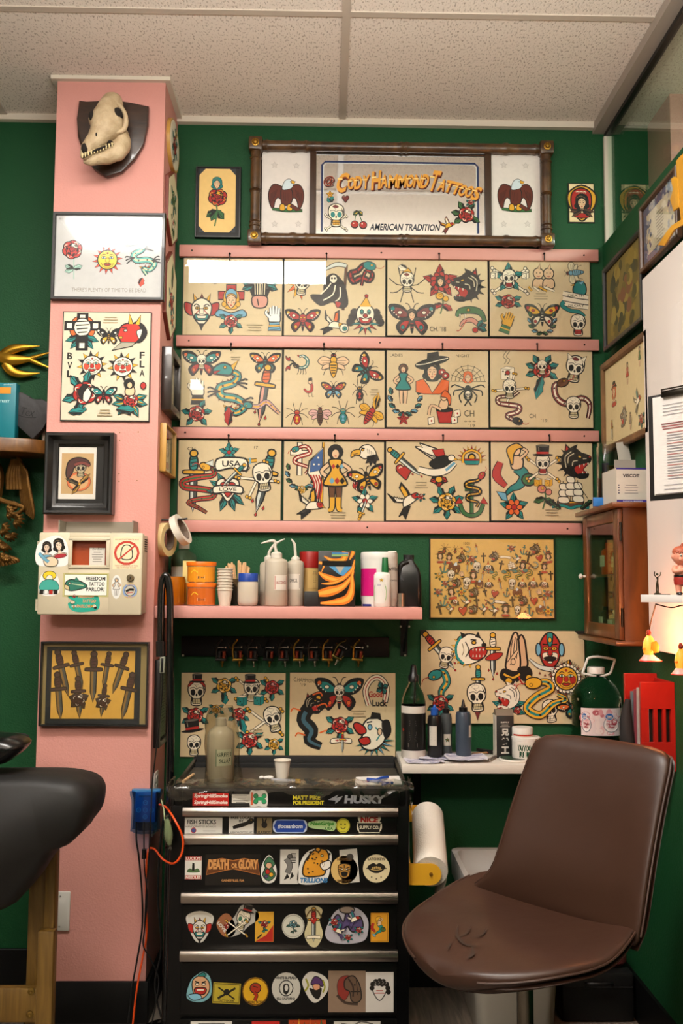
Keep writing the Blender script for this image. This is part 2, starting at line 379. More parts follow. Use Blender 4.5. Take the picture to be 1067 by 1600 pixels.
def dagger(a, hc=R, l=1.0, bc='#cfd4c9', drip=1, gc=Y):
    a.P([(-.11,.25),(.11,.25),(.1,-.6*l),(0,-l),(-.1,-.6*l)], bc, .035); a.P([(0,.25),(.1,.25),(.09,-.6*l),(0,-.9*l)], '#3f4745', 0)
    a.Q([(-.34,.3),(-.28,.36),(.28,.36),(.34,.3),(.28,.25),(-.28,.25)], gc, .03)
    a.Q([(-.09,.4),(-.13,.6),(-.08,.82),(.08,.82),(.13,.6),(.09,.4)], hc, .035); a.E(0,.92,.12,.11, gc, .035, n=10)
    for i in range(3): a.L([(-.1,.48+.12*i),(.1,.52+.12*i)],.03)
    if drip: 
        for i, (u, v) in enumerate(((-.2,-.7),(.18,-.85),(0,-1.1))): a.P([(u, v+.1),(u+.04, v),(u, v-.04),(u-.04, v)], R, .015)
def snake(a, pts, w=.18, c=G, c2=Y, head=T, dots=1, fang=1):
    n = len(pts); ww = [w*(.35+.65*math.sin(PI*min(1,(i+.6)/(n*.75)))) if i < n*.35 else w*(1-.75*max(0,(i-n*.5)/(n*.5))) for i in range(n)]
    a.S(pts, ww, c, .04); q = smooth_open(pts, 4); m = len(q)
    a.S(pts, [x*.35 for x in ww], c2,0)
    if dots:
        for i in range(2, m-2,3): a.E(q[i][0], q[i][1], w*.18, w*.18, K, 0, n=6)
    (hx, hy),(bx, by) = pts[0], pts[1]; an = math.degrees(math.atan2(hy-by, hx-bx))
    a.E(hx, hy, w*1.15, w*.75, head, .035, an, n=12); q = math.radians(an)
    a.E(hx+.4*w*math.cos(q+.6), hy+.4*w*math.sin(q+.6), w*.2, w*.2, Y, .02, n=7)
    if fang: a.L([(hx+w*math.cos(q), hy+w*math.sin(q)),(hx+2*w*math.cos(q), hy+2*w*math.sin(q)),(hx+2.6*w*math.cos(q+.25), hy+2.6*w*math.sin(q+.25))],.035, R)
def swallow(a, c=K, belly=W, head=R, wing2=T, tl=1):
    a.P([(-.1,.1),(-.35,.75),(-.2,1.05),(.1,.55),(.25,.15)], c, .03); a.P([(-.1,.15),(-.28,.7),(-.18,.85),(.0,.5),(.08,.2)], wing2,0)
    a.P([(-.1,.05),(-.8,.3),(-1.05,.55),(-.75,0),(-.1,-.15)], c, .03); a.P([(-.15,.03),(-.72,.25),(-.6,.02),(-.2,-.08)], belly, 0)
    a.P([(-.2,-.25),(-.65,-.85*tl),(-.4,-.75*tl),(-.3,-1.05*tl),(.1,-.35)], c, .03)
    a.Q([(-.25,-.35),(-.2,.05),(.15,.25),(.5,.25),(.6,.05),(.3,-.15)], belly, .04); a.Q([(.25,.22),(.55,.32),(.68,.1),(.45,-.02)], head, .03)
    a.P([(.64,.2),(.85,.1),(.64,.08)], Y, .02); a.E(.5,.18,.04,.04, K, 0, n=6)
    for i in range(4): a.L([(-.3-.13*i, .2+.05*i),(-.2-.12*i, .02+.02*i)],.025)
def eagle_spread(a, bc='#5a2416', hd='#c9d6dc'):
    for s in (-1,1):
        g = lambda p: [(s*u, v) for u, v in p]
        a.Q(g([(.1,.35),(.45,.62),(.75,.6),(.95,.2),(.92,-.35),(.72,-.75),(.6,-.3),(.45,-.1),(.2,-.2)]), bc, .03)
        for i in range(5): a.L(g([(.5+.08*i, .35-.05*i),(.62+.06*i, -.1-.1*i)]),.025, '#36140c')
    a.Q([(-.22,.4),(.25,.4),(.35,-.1),(.2,-.5),(-.2,-.5),(-.28,0)], bc, .03)
    for i in range(4): a.L([(-.15+.1*i, .2),(-.1+.08*i, -.3)],.025, '#36140c')
    a.Q([(-.2,.35),(-.1,.8),(.15,.95),(.35,.8),(.3,.45)], hd, .02); a.P([(.28,.88),(.5,.8),(.42,.68),(.28,.72)], Y, .02); a.E(.22,.8,.03,.03, K, 0, n=6)
    a.S([(-.75,-.75),(0,-.82),(.9,-.82)],[.1,.16,.12], G, .03)
    for s in (-.2,.2): a.Q([(s-.1,-.5),(s+.1,-.5),(s+.13,-.8),(s-.13,-.8)], Y, .03)
    a.P([(.3,-.45),(.85,-.8),(.55,-.85),(.2,-.6)], bc, .02)
def eaglehead(a):
    a.Q([(-.5,.15),(-.3,.6),(.2,.75),(.6,.45),(.75,-.1),(.3,-.1),(-.1,-.2)], W, .05)
    a.P([(.1,-.05),(.8,.1),(.95,-.3),(.75,-.35),(.7,-.7),(.5,-.45),(.35,-.75),(.25,-.45),(.0,-.55),(.1,-.3)], K, .02)
    a.Q([(-.4,.4),(-.9,.3),(-1,-.1),(-.85,-.05),(-.7,.05),(-.4,.05)], Y, .04); a.L([(-.9,.05),(-.5,.18)],.04)
    a.E(-.2,.4,.09,.07, Y, .04, n=8); a.L([(-.4,.55),(-.05,.5)],.06)
    for i in range(4): a.L([(.1+.14*i, .5-.08*i),(.18+.12*i, .15-.05*i)],.03)
def beast(a, c=K, mouth=R, hi='#cfc4a4', fur=1, eye=Y):
    """big cat or wolf head facing left, mouth open"""
    if fur:
        for i in range(9):
            t = math.radians(100-26*i); a.P([(.15+.55*math.cos(t+.18),.6*math.sin(t+.18)),(.15+1.0*math.cos(t),.98*math.sin(t)),(.15+.55*math.cos(t-.18),.6*math.sin(t-.18))], c, .02)
    a.Q([(-.3,.55),(.05,.8),(.5,.7),(.8,.2),(.7,-.4),(.3,-.75),(-.1,-.8),(.0,-.45),(-.2,-.2),(-.75,.0),(-.85,.3),(-.6,.45)], c, .03)
    a.P([(.0,.7),(-.1,1.0),(.25,.85)], c, .03); a.P([(.35,.75),(.55,1.05),(.62,.6)], c, .03); a.P([(.4,.75),(.52,.93),(.56,.65)], mouth, 0)
    a.Q([(-.75,.0),(-.35,-.1),(.05,-.25),(.05,-.5),(-.25,-.8),(-.6,-.6),(-.4,-.4)], mouth, .03)
    a.Q([(-.7,-.62),(-.3,-.62),(.05,-.75),(-.2,-.9),(-.6,-.85)], c, .02)
    for u, v in ((-.68,-.02),(-.45,-.08),(-.2,-.14)): a.P([(u-.05, v),(u+.05, v),(u, v-.18)], W, .015)
    for u, v in ((-.6,-.62),(-.38,-.62)): a.P([(u-.04, v),(u+.04, v),(u, v+.15)], W, .015)
    a.E(-.22,.32,.1,.06, eye, .03,20, n=8); a.E(-.78,.32,.07,.06, mouth, .02, n=8)
    a.L([(.1,.5),(.4,.3),(.45,-.05)],.05, hi); a.L([(.25,.6),(.6,.3),(.55,-.3)],.05, hi); a.L([(-.1,.1),(.15,.05),(.2,-.2)],.045, hi); a.L([(-.6,.22),(-.4,.2)],.04, hi)
def heart(a, c=R, x=0, y=0, k=1):
    f = lambda p: [(x+u*k, y+v*k) for u, v in p]
    a.Q(f([(0,.35),(.25,.6),(.6,.5),(.65,.1),(.3,-.4),(0,-.75),(-.3,-.4),(-.65,.1),(-.6,.5),(-.25,.6)]), c, .06*k)
    a.L(f([(-.45,.3),(-.3,.42),(-.15,.35)]),.07*k, W); a.P(f([(.55,.2),(.25,-.35),(0,-.68),(.35,-.1)]), P, 0)
def banner(a, t, y=0, w=.95, h=.24, c=W, tc=R):
    a.P([(-w, y-h*1.3),(-w*1.25, y-h*.6),(-w, y+h*.1),(-w*.8, y-h*.5)], c, .03); a.P([(w, y-h*1.3),(w*1.25, y-h*.6),(w, y+h*.1),(w*.8, y-h*.5)], c, .03)
    a.Q([(-w, y-h),(0, y-h*.6),(w, y-h),(w, y+h*.7),(0, y+h),(-w, y+h*.7)], c, .045)
    if t: a.text(t, 0, y+.05*h, w*1.3, h*.95, tc, .02)
def sunface(a, rays=12, c1=Y, c2=K, fc=W, cheeks=1, frown=0, thin=0):
    for i in range(rays):
        t = 2*PI*i/rays+.13; d = PI/rays*.85
        a.P([(.6*math.cos(t-d),.6*math.sin(t-d)),(1.0*math.cos(t),1.0*math.sin(t)),(.6*math.cos(t+d),.6*math.sin(t+d))],(c1, c2)[i % 2],.03)
        if thin:
            for q in (-.6,.6): a.L([(.8*math.cos(t+q*d),.8*math.sin(t+q*d)),(1.05*math.cos(t+q*d),1.05*math.sin(t+q*d))],.02, K, 0)
    if thin:
        for i in range(rays): t = 2*PI*(i+.5)/rays+.13; a.E(.72*math.cos(t),.72*math.sin(t),.12,.12, W, .03, n=9)
    a.E(0,0,.64,.64, fc, .05, n=28)
    for s in (-1,1):
        if cheeks: a.Q([(s*.2,.05),(s*.5,.12),(s*.52,-.2),(s*.3,-.3)], R if thin else '#c8442c', .015)
        a.E(s*.25,.15,.14,.075, W, .03, n=10); a.E(s*.25,.15,.055,.055, T, .01, n=7); a.L([(s*.08,.3+.05*frown),(s*.25,.38),(s*.42,.28)],.045)
    a.Q([(-.07,.1),(.07,.1),(.13,-.1),(0,-.18),(-.13,-.1)], R if cheeks else fc, .02)
    a.Q([(-.24,-.3),(-.08,-.25),(0,-.28),(.08,-.25),(.24,-.3),(.08,-.4+.02*frown),(-.08,-.4)], R, .03)
    a.E(0,.45,.06,.06, R, .015, n=7)
    if not frown: a.L([(-.4,-.2),(-.3,-.42),(0,-.53),(.3,-.42),(.4,-.2)],.03)
def spider(a, c=K, b=R, mark=1, long=0):
    for s in (-1,1):
        for i in range(4):
            t = 60-38*i; q = math.radians(t); k = 1.0+.25*long
            a.L([(s*.1,.2),(s*.55*math.cos(q)*(1-.3*long),.2+.6*math.sin(q)+.12),(s*.95*math.cos(q*1.15)*(1-.35*long),.15+k*math.sin(q*1.15))],.05, K, 2)
    a.E(0,.28,.2,.2, c, .03); a.Q([(-.28,-.15),(0,.12),(.28,-.15),(.18,-.55),(0,-.7),(-.18,-.55)], c, .03)
    if mark: a.Q([(-.13,-.15),(0,-.02),(.13,-.15),(.04,-.3),(.13,-.48),(-.13,-.48),(-.04,-.3)], b, .01)
    a.E(-.07,.34,.04,.04, Y, 0, n=6); a.E(.07,.34,.04,.04, Y, 0, n=6)
def bug(a, c=Y, wc='#cfd8cf', stripes=K, legs=1, wing=1):
    if legs:
        for s in (-1,1):
            for i in range(3): a.L([(s*.12,.25-.25*i),(s*.5,.4-.35*i),(s*.62,.15-.4*i)],.04, K, 2)
    if wing:
        for s in (-1,1): a.Q([(s*.1,.35),(s*.65,.55),(s*.98,.25),(s*.7,.0),(s*.15,.1)], wc, .035); a.Q([(s*.1,.1),(s*.6,.0),(s*.7,-.3),(s*.15,-.1)], wc, .03); a.L([(s*.15,.28),(s*.8,.3)],.025); a.L([(s*.15,.2),(s*.7,.12)],.025)
    a.E(0,.62,.15,.13, K, .03); a.E(0,.35,.2,.2, c, .04); a.Q([(-.22,.12),(.22,.12),(.18,-.45),(0,-.8),(-.18,-.45)], c, .04)
    for i in range(4): a.L([(-.2+.025*i, 0-.17*i),(.2-.025*i, 0-.17*i)],.07, stripes, 0)
    for s in (-1,1): a.L([(s*.06,.72),(s*.2,.9),(s*.3,.88)],.03); a.E(s*.09,.64,.05,.06, R, .01, n=6)
def scorpion(a):
    snake(a, [(-.2,-.2),(.2,-.35),(.6,-.15),(.65,.3),(.3,.6),(.0,.5)],.2, T, W, K, 1,0)
    for s in (-1,1): a.S([(-.2,-.1),(-.5,.1*s+.1),(-.75,.25*s)],.09, K, .02); a.Q([(-.7,.2*s),(-.95,.3*s),(-1,.6*s),(-.85,.4*s),(-.7,.5*s)], R, .03)
    for i in range(4): a.L([(.0+.15*i, -.35),(-.05+.2*i, -.7),(-.15+.22*i, -.85)],.05, K, 2)
    a.P([(.0,.5),(-.15,.62),(-.02,.68)], R, .02)
def dragon(a, c=Y, b=T):
    pts = [(-.2,.75),(.25,.6),(.1,.3),(-.35,.15),(-.3,-.15),(.2,-.25),(.5,-.5),(.2,-.75),(-.1,-.6),(.0,-.95)]
    q = smooth_open(pts, 3)
    for i in range(2, len(q)-3):
        dx, dy = q[i+1][0]-q[i-1][0], q[i+1][1]-q[i-1][1]; l = math.hypot(dx, dy) or 1
        a.P([(q[i][0]-dx/l*.07, q[i][1]-dy/l*.07),(q[i][0]+dy/l*.2, q[i][1]-dx/l*.2),(q[i][0]+dx/l*.07, q[i][1]+dy/l*.07)],(Y, R)[i % 2],.02)
    snake(a, pts, .24, b, c, b, 1,0)
    a.Q([(-.55,.85),(-.25,1),(.05,.85),(0,.6),(-.3,.6),(-.6,.65)], b, .04); a.P([(-.6,.7),(-.35,.74),(-.55,.6)], R, .02); a.P([(0,.9),(.25,1.1),(.1,.75)], Y, .02); a.E(-.2,.85,.05,.05, Y, .02, n=6)
    for u, v, s in ((.2,.3,1),(-.4,0,-1),(.4,-.35,1)):
        for d in (-.15,0,.15): a.L([(u, v),(u+s*.3, v+d),(u+s*.38, v+d-.05)],.06, K, 2)
def hand(a, c=S, cuff=K):
    a.Q([(-.3,-.3),(.3,-.3),(.35,.1),(.3,.35),(-.3,.35),(-.38,.05)], c, .05)
    for i, (l, x) in enumerate(((.55,-.24),(.7,-.08),(.65,.09),(.5,.25))): a.S([(x, .2),(x*1.15,.2+l*.8)],[.15,.11], c, .035)
    a.S([(-.3,0),(-.55,.25),(-.5,.45)],[.16,.13,.09], c, .035)
    a.P([(-.3,-.3),(.3,-.3),(.4,-.85),(-.4,-.85)], cuff, .04); a.L([(-.36,-.55),(.36,-.55)],.09, Y, 0)
def praying(a, c=S):
    a.Q([(.0,-.35),(.05,.2),(.12,.75),(.22,.92),(.34,.7),(.4,.2),(.42,-.3)], '#c9a07a', .05)
    a.Q([(-.38,-.4),(-.34,.1),(-.22,.6),(-.08,.98),(.06,.95),(.12,.4),(.16,-.2),(.05,-.5)], c, .05)
    for x0, x1, y1 in ((-.22,-.12,.75),(-.1,-.02,.85),(.02,.05,.8)): a.L([(x0,.0),(x0+.02,.4),(x1, y1)],.035)
    a.S([(-.3,-.2),(-.05,.15),(.05,.3)],[.12,.1,.05], c, .03); a.E(-.12,-.12,.08,.12, c, .02)
    a.Q([(-.5,-.42),(.0,-.55),(.2,-.4),(.25,-.7),(-.2,-.95),(-.6,-.75)], K, .04); a.Q([(.1,-.38),(.5,-.35),(.6,-.65),(.3,-.85),(.15,-.6)], K, .04)
    a.L([(-.5,-.6),(-.15,-.75),(.15,-.6)],.08, Y); a.E(-.3,-.88,.14,.14, Y, .03, n=8); a.E(.5,-.75,.13,.13, Y, .03, n=8); a.L([(.1,-.7),(.25,-.98),(.5,-.95)],.06, R)
def devil(a, c=W, ear=R):
    for s in (-1,1): a.Q([(s*.4,.3),(s*.9,.5),(s*.85,0),(s*.5,-.2)], ear, .04); a.P([(s*.2,.6),(s*.45,1.0),(s*.4,.45)], Y, .04)
    a.P([(-.15,.6),(0,1),(.15,.6)], P, .03); a.Q([(-.5,.4),(0,.75),(.5,.4),(.45,-.2),(.2,-.6),(0,-.75),(-.2,-.6),(-.45,-.2)], c, .05)
    a.P([(-.15,-.65),(.15,-.65),(0,-1.05)], K, .02)
    for s in (-1,1): a.L([(s*.1,.3),(s*.3,.42),(s*.42,.3)],.06); a.E(s*.22,.2,.12,.07, Y, .03, n=8); a.E(s*.22,.2,.04,.05, K, 0, n=6); a.L([(s*.12,.1),(s*.3,-.1),(s*.38,-.3)],.05, ear)
    a.P([(-.1,.15),(.1,.15),(.12,-.1),(-.12,-.1)], c, .03); a.Q([(-.36,-.15),(0,-.22),(.36,-.15),(.25,-.45),(-.25,-.45)], T, .04); a.P([(-.26,-.22),(.26,-.22),(.2,-.36),(-.2,-.36)], W, .02)
def clown(a, hatc=O, ruff=T):
    for s in (-1,1):
        for i in range(3): a.E(s*(.55+.1*i),.15-.25*i, .2,.2, K, .02, n=9)
    for i in range(7): t = math.radians(190+26.6*i); a.P([(.3*math.cos(t-.2),-.35+.3*math.sin(t-.2)),(.75*math.cos(t),-.35+.65*math.sin(t)),(.3*math.cos(t+.2),-.35+.3*math.sin(t+.2))],(ruff, R)[i % 2],.03)
    a.E(0,.05,.45,.52, W, .045, n=20); a.P([(-.25,.5),(.25,.5),(.05,.98)], hatc, .04); a.E(.05,1.0,.09,.09, R, .02, n=8); a.L([(-.28,.5),(.28,.5)],.1, Y, 0)
    for s in (-1,1): a.E(s*.18,.18,.08,.12, T, .03, n=8); a.E(s*.18,.15,.035,.05, K, 0, n=6)
    a.E(0,-.02,.11,.1, R, .03, n=10); a.Q([(-.3,-.12),(0,-.2),(.3,-.12),(.2,-.38),(-.2,-.38)], R, .03); a.P([(-.17,-.2),(.17,-.2),(.12,-.28),(-.12,-.28)], W, .01)
def reaper(a):
    a.S([(.55,.95),(.42,-.95)],.06, N, .03); a.S([(.55,.9),(.1,.95),(-.55,.6)],[.12,.14,.02], '#cfd4c9', .03)
    a.Q([(.05,.55),(.3,.35),(.5,0),(.6,-.7),(.3,-.85),(0,-.6),(-.5,-.75),(-.9,-.35),(-.4,-.3),(-.35,.1),(-.2,.45)], K, .03)
    for p in ([(0,.3),(-.2,0),(-.5,-.3)],[(.1,.1),(0,-.3),(-.4,-.55)],[(.3,0),(.3,-.4),(.1,-.6)]): a.L(p, .05, W)
    a.E(.02,.35,.16,.18, W, .03, n=10); a.E(-.04,.38,.045,.05, K, 0, n=6); a.E(.08,.38,.045,.05, K, 0, n=6); a.Q([(.1,-.6),(.35,-.65),(.2,-.85)], R, .02)
def ship(a):
    a.Q([(-.6,-.45),(0,-.5),(.6,-.4),(.45,-.7),(-.45,-.72)], N, .04); a.L([(-.5,-.55),(.5,-.52)],.05, Y)
    for x, h in ((-.35,.35),(0,.7),(.35,.4)):
        a.L([(x, -.5),(x, h+.15)],.04, K, 0)
        for i in range(3): y = h-.32*i; a.Q([(x-.15-.03*i, y),(x+.15+.03*i, y),(x+.2+.03*i, y-.25),(x-.12-.03*i, y-.25)], W, .03)
    a.L([(.35,.4),(.85,-.35)],.03, K, 0); a.S([(-.9,-.75),(-.4,-.68),(0,-.8),(.4,-.7),(.9,-.78)],.12, T, .02)
    for s in (-1,1):
        for i in range(3): leaf(a, s*(.5+.15*i),-.85+.12*i, 90-s*50,.3,.1, G)
def tophat(a, y=.75, k=1, band=R):
    a.Q([(-.8*k, y),(0, y-.12*k),(.8*k, y),(0, y+.1*k)], K, .02); a.P([(-.45*k, y),(.45*k, y),(.5*k, y+.7*k),(-.5*k, y+.7*k)], K, .03); a.P([(-.46*k, y+.06*k),(.46*k, y+.06*k),(.47*k, y+.24*k),(-.47*k, y+.24*k)], band, .01)
    a.L([(-.3*k, y+.3*k),(-.32*k, y+.6*k)],.05*k, '#8d8774', 0); a.E(0, y+.7*k, .5*k, .09*k, '#5d5a50', .02)
def dice(a, x, y, k=.2, c=T):
    a.P([(x-k, y-k),(x+k*.3, y-k*1.2),(x+k*.3, y+k*.5),(x-k, y+k*.6)], c, .03); a.P([(x+k*.3, y-k*1.2),(x+k, y-k*.8),(x+k, y+k*.8),(x+k*.3, y+k*.5)], c, .03); a.P([(x-k, y+k*.6),(x+k*.3, y+k*.5),(x+k, y+k*.8),(x-k*.2, y+k)], W, .03)
    for u, v in ((-.7,.2),(-.35,-.3),(0,-.8)): a.E(x+u*k, y+v*k, .14*k, .14*k, K, 0, n=6)
def figure(a, hair=K, dress=R, legs=S, boots=None):
    for s in (-1,1): a.S([(s*.09,-.1),(s*.1,-.55),(s*.08,-.9)],[.2,.13,.09], legs, .03); (boots and a.S([(s*.09,-.6),(s*.1,-.92),(s*.2,-.97)],[.14,.12,.08], boots, .03))
    a.S([(-.15,.4),(-.4,.15),(-.2,-.02)],.09, S, .03); a.S([(.15,.4),(.42,.2),(.2,.0)],.09, S, .03)
    a.Q([(-.18,.48),(.18,.48),(.12,.2),(.27,-.05),(.3,-.25),(-.3,-.25),(-.27,-.05),(-.12,.2)], dress, .035)
    a.E(0,.72,.2,.2, hair, .03); a.E(0,.66,.11,.14, S, .025); a.E(0,.6,.04,.02, R, 0, n=6)
def cross(a, c=W):
    a.P([(-.12,-.9),(.12,-.9),(.12,.25),(.5,.25),(.5,.5),(.12,.5),(.12,.95),(-.12,.95),(-.12,.5),(-.5,.5),(-.5,.25),(-.12,.25)], c, .045)
def anchor(a, c=T):
    a.E(0,.85,.14,.14, c, .04); a.S([(0,.75),(0,-.75)],.14, c, .04); a.S([(-.35,.5),(.35,.5)],.1, c, .04); a.S([(-.6,-.25),(-.4,-.7),(0,-.85),(.4,-.7),(.6,-.25)],.16, c, .04)
    for s in (-1,1): a.P([(s*.45,-.2),(s*.85,-.25),(s*.62,.1)], R, .03)
def mermaid(a):
    a.S([(0,.1),(.3,-.2),(.1,-.55),(-.2,-.7),(-.45,-.95)],[.34,.34,.26,.16,.06], T, .04); a.P([(-.4,-.85),(-.75,-.8),(-.55,-1.1),(-.35,-1.15)], B, .03)
    a.S([(-.6,.3),(-.75,-.2),(-.4,-.6)],[.2,.3,.15], R, .03)
    a.Q([(-.2,.5),(.2,.5),(.2,.1),(-.15,.05)], S, .035); a.S([(.15,.45),(.4,.7),(.15,.85)],.08, S, .03); a.E(0,.72,.15,.17, S, .03)
    a.Q([(-.25,.4),(-.35,.8),(0,1.0),(.25,.85),(.05,.8),(-.1,.6),(-.15,.2)], Y, .03); a.E(.45,-.35,.25,.22, G, .04); a.E(.5,-.3,.08,.08, R, .02, n=7)
def web(a):
    for i in range(9): t = math.radians(22.5*i); a.L([(0,.1),(.9*math.cos(t),.1+.85*math.sin(t))],.03, K, 0)
    for k in (.45,.65,.85): a.L([(k*math.cos(math.radians(22.5*i)),.1+k*.95*math.sin(math.radians(22.5*i))) for i in range(9)],.025, K, 0)
def worm(a):
    a.S([(.1,.6),(.25,.2),(.2,-.3),(-.2,-.4),(-.5,-.1)],[.2,.22,.22,.18,.1], R, .04); a.E(.1,.55,.2,.18, S, .04); a.P([(-.1,.68),(.3,.75),(.25,1),(-.05,.95)], K, .03)
    for x in (-.1,.25): a.L([(x, -.45),(x+.05,-.85),(x+.2,-.85)],.05)
def flames(a):
    for i in range(7):
        t = math.radians(60+32*i); a.P([(.5*math.cos(t-.3),.5*math.sin(t-.3)),(1.05*math.cos(t+.2),1.05*math.sin(t+.2)),(.5*math.cos(t+.3),.5*math.sin(t+.3))],(O, Y)[i % 2],.03)
def flower(a, c=Y, m=R, n=6, lc=T):
    for i in range(5): leaf(a, 0,0,72*i+20,.98,.22, lc)
    for i in range(n): t = 2*PI*i/n; a.E(.32*math.cos(t),.32*math.sin(t),.24,.17, c, .035, math.degrees(t), n=10)
    a.E(0,0,.18,.18, m, .03)
def sprig(a, c=R, lc=T):
    a.S([(0,.5),(.1,0),(-.1,-.8)],.06, G, .02); leaf(a, .05,-.1,-30,.85,.25, lc); leaf(a, .05,-.05,200,.8,.22, lc); a.E(-.15,.55,.28,.25, c, .04); a.E(.3,.35,.2,.2, c, .03); a.E(-.1,.6,.1,.1, Y, .02)
def bulldog(a):
    a.Q([(-.85,.1),(-.7,.75),(0,.95),(.6,.7),(.85,.2),(.9,-.3),(.3,-.7),(-.4,-.85),(-.8,-.5)], W, .05)
    for i in range(8): t = math.radians(120+22*i); a.P([(-.1+.85*math.cos(t-.1),.85*math.sin(t-.1)),(-.1+1.1*math.cos(t),1.05*math.sin(t)),(-.1+.85*math.cos(t+.1),.85*math.sin(t+.1))], Y, .02)
    a.L([(-.5,.85),(-.85,.3),(-.8,-.4),(-.4,-.8)],.14, T); a.P([(-.5,.7),(-.6,1.05),(-.2,.9)], K, .03); a.P([(.3,.8),(.45,1.1),(.6,.7)], K, .03)
    a.Q([(.0,.05),(.85,.2),(.95,-.2),(.5,-.55),(.0,-.45)], R, .04)
    for u in (.15,.35,.55,.75): a.P([(u-.05,.08),(u+.05,.1),(u, -.08)], W, .015); a.P([(u-.05,-.4),(u+.05,-.38),(u, -.22)], W, .015)
    a.E(.8,.32,.14,.1, K, .02); a.E(.2,.45,.12,.09, Y, .04); a.L([(.0,.62),(.35,.6)],.07); a.L([(-.3,.5),(-.1,0),(-.3,-.4)],.06); a.L([(-.5,.4),(-.4,0),(-.5,-.3)],.05, '#8b7d60')
def mask(a):
    a.Q([(-.5,.3),(-.3,.8),(0,1),(.3,.8),(.5,.3),(.35,-.4),(0,-.7),(-.35,-.4)], R, .05); a.Q([(-.14,.9),(0,1),(.14,.9),(.08,.4),(-.08,.4)], T, .03); a.E(0,.65,.08,.12, Y, .02, n=8)
    for s in (-1,1): a.E(s*.55,.2,.12,.3, B, .04, n=10); a.E(s*.2,.25,.13,.08, Y, .03, n=8); a.E(s*.2,.25,.04,.05, K, 0, n=6); a.L([(s*.05,.42),(s*.35,.45)],.07); a.Q([(s*.1,.05),(s*.35,.0),(s*.3,-.3),(s*.1,-.2)], W, .02)
    a.P([(-.08,.2),(.08,.2),(.12,-.05),(-.12,-.05)], R, .03); a.Q([(-.3,-.2),(0,-.12),(.3,-.2),(.12,-.35),(-.12,-.35)], K, .02); a.E(0,-.4,.12,.05, W, .02, n=8)
    a.S([(-1.0,-.25),(-.5,-.62),(.2,-.72),(.6,-.55)],[.05,.16,.18,.1], '#cfd4c9', .03); a.S([(.6,-.55),(1.0,-.35)],.17, K, .03); a.L([(.7,-.58),(.72,-.4)],.06, Y, 0); a.L([(.85,-.5),(.87,-.32)],.06, Y, 0)
    for i in range(5): u = -.5+.25*i; a.P([(u, -.85-.1*(i % 2)),(u+.04,-.95-.1*(i % 2)),(u-.04,-.95-.1*(i % 2))], R, .02)
def bandana_skull(a):
    skull(a); a.Q([(-.6,.45),(0,.9),(.6,.45),(.55,.7),(0,1.05),(-.55,.7)], R, .03)
def horseshoe(a):
    a.S([(-.45,-.75),(-.65,.1),(-.3,.75),(.2,.85),(.6,.3),(.5,-.6)],.26, W, .05); a.S([(-.45,-.75),(-.65,.1),(-.3,.75),(.2,.85),(.6,.3),(.5,-.6)],.05, R, 0)
    for g in (0,90,180,270): leaf(a, .35,.25, g+30,.38,.16, T)
    a.text('Good', -.05,-.1,.8,.35, R, .03); a.text('Luck', .2,-.62,.9,.38, K, .03)
def bigclown(a):
    for i in range(9): t = math.radians(200+20*i); a.P([(.1+.45*math.cos(t-.12),-.3+.4*math.sin(t-.12)),(.1+.9*math.cos(t),-.3+.72*math.sin(t)),(.1+.45*math.cos(t+.12),-.3+.4*math.sin(t+.12))],(T, B)[i % 2],.03)
    a.Q([(-.4,.4),(-.1,.7),(.35,.65),(.6,.3),(.55,-.3),(.1,-.7),(-.35,-.65),(-.55,-.35),(-.4,0)], W, .05)
    a.Q([(.45,.5),(.75,.6),(.85,.1),(.6,-.2)], K, .02); a.Q([(-.35,.3),(-.7,.5),(-.85,.35),(-.6,.0),(-.3,.05)], R, .04); a.Q([(-.6,-.25),(-.2,-.15),(-.1,-.4),(-.4,-.5)], R, .04)
    a.E(-.1,.3,.09,.13, B, .03, n=8); a.L([(-.25,.5),(0,.55)],.06); a.P([(-.1,.68),(.4,.7),(.35,.9),(.0,.95)], K, .03); a.L([(.15,.3),(.35,0),(.2,-.3)],.06, T); a.E(.35,.1,.1,.16, S, .03, n=8)
def wreath(a, c=T):
    for s in (-1,1):
        for i in range(5): t = math.radians(250+s*(20+24*i) if s > 0 else 290-(20+24*i)); leaf(a, .72*math.cos(t),.9*math.sin(t)+.1, math.degrees(t)+s*70,.4,.12,(c, B)[i % 2])
def cherries(a):
    a.L([(-.35,-.3),(-.25,.4),(0,.8)],.06, G); a.L([(.4,-.35),(.1,.4),(0,.8)],.06, G); leaf(a, 0,.8,215,.6,.22, G, Y); leaf(a, 0,.8,-45,.55,.2, G, Y)
    for x, y in ((-.35,-.5),(.45,-.55)): a.E(x, y, .34,.32, R, .05); a.E(x-.1, y+.1,.07,.05, W, 0, n=7)
def flaglady(a):
    a.S([(-.35,1.0),(-.4,-.9)],.05, Y, .02); a.P([(-.36,.85),(-.75,.45),(-.8,.1),(-.6,-.2),(-.75,-.65),(-.5,-.75),(-.38,.1)], W, .03)
    a.P([(-.37,.82),(-.72,.45),(-.74,.12),(-.38,.2)], '#39598a', .01)
    for i in range(4): a.S([(-.72+.08*i, .05),(-.6+.07*i, -.25),(-.68+.08*i, -.65)],.045, R, 0)
    for u, v in ((-.5,.55),(-.62,.35),(-.48,.35)): a.E(u, v, .03,.03, W, 0, n=5)
    a.T = (*a.T[:6], a.T[6]); figure(a, K, Y, N, Y)
    for i in range(3): a.P([(-.12+.12*i, .3),(-.06+.12*i, .38),(0+.12*i, .3),(-.06+.12*i, .22)],(R, K, B)[i],0); a.P([(-.18+.15*i, -.12),(-.1+.15*i, -.02),(-.02+.15*i, -.12),(-.1+.15*i, -.22)],(B, R, K)[i],0)
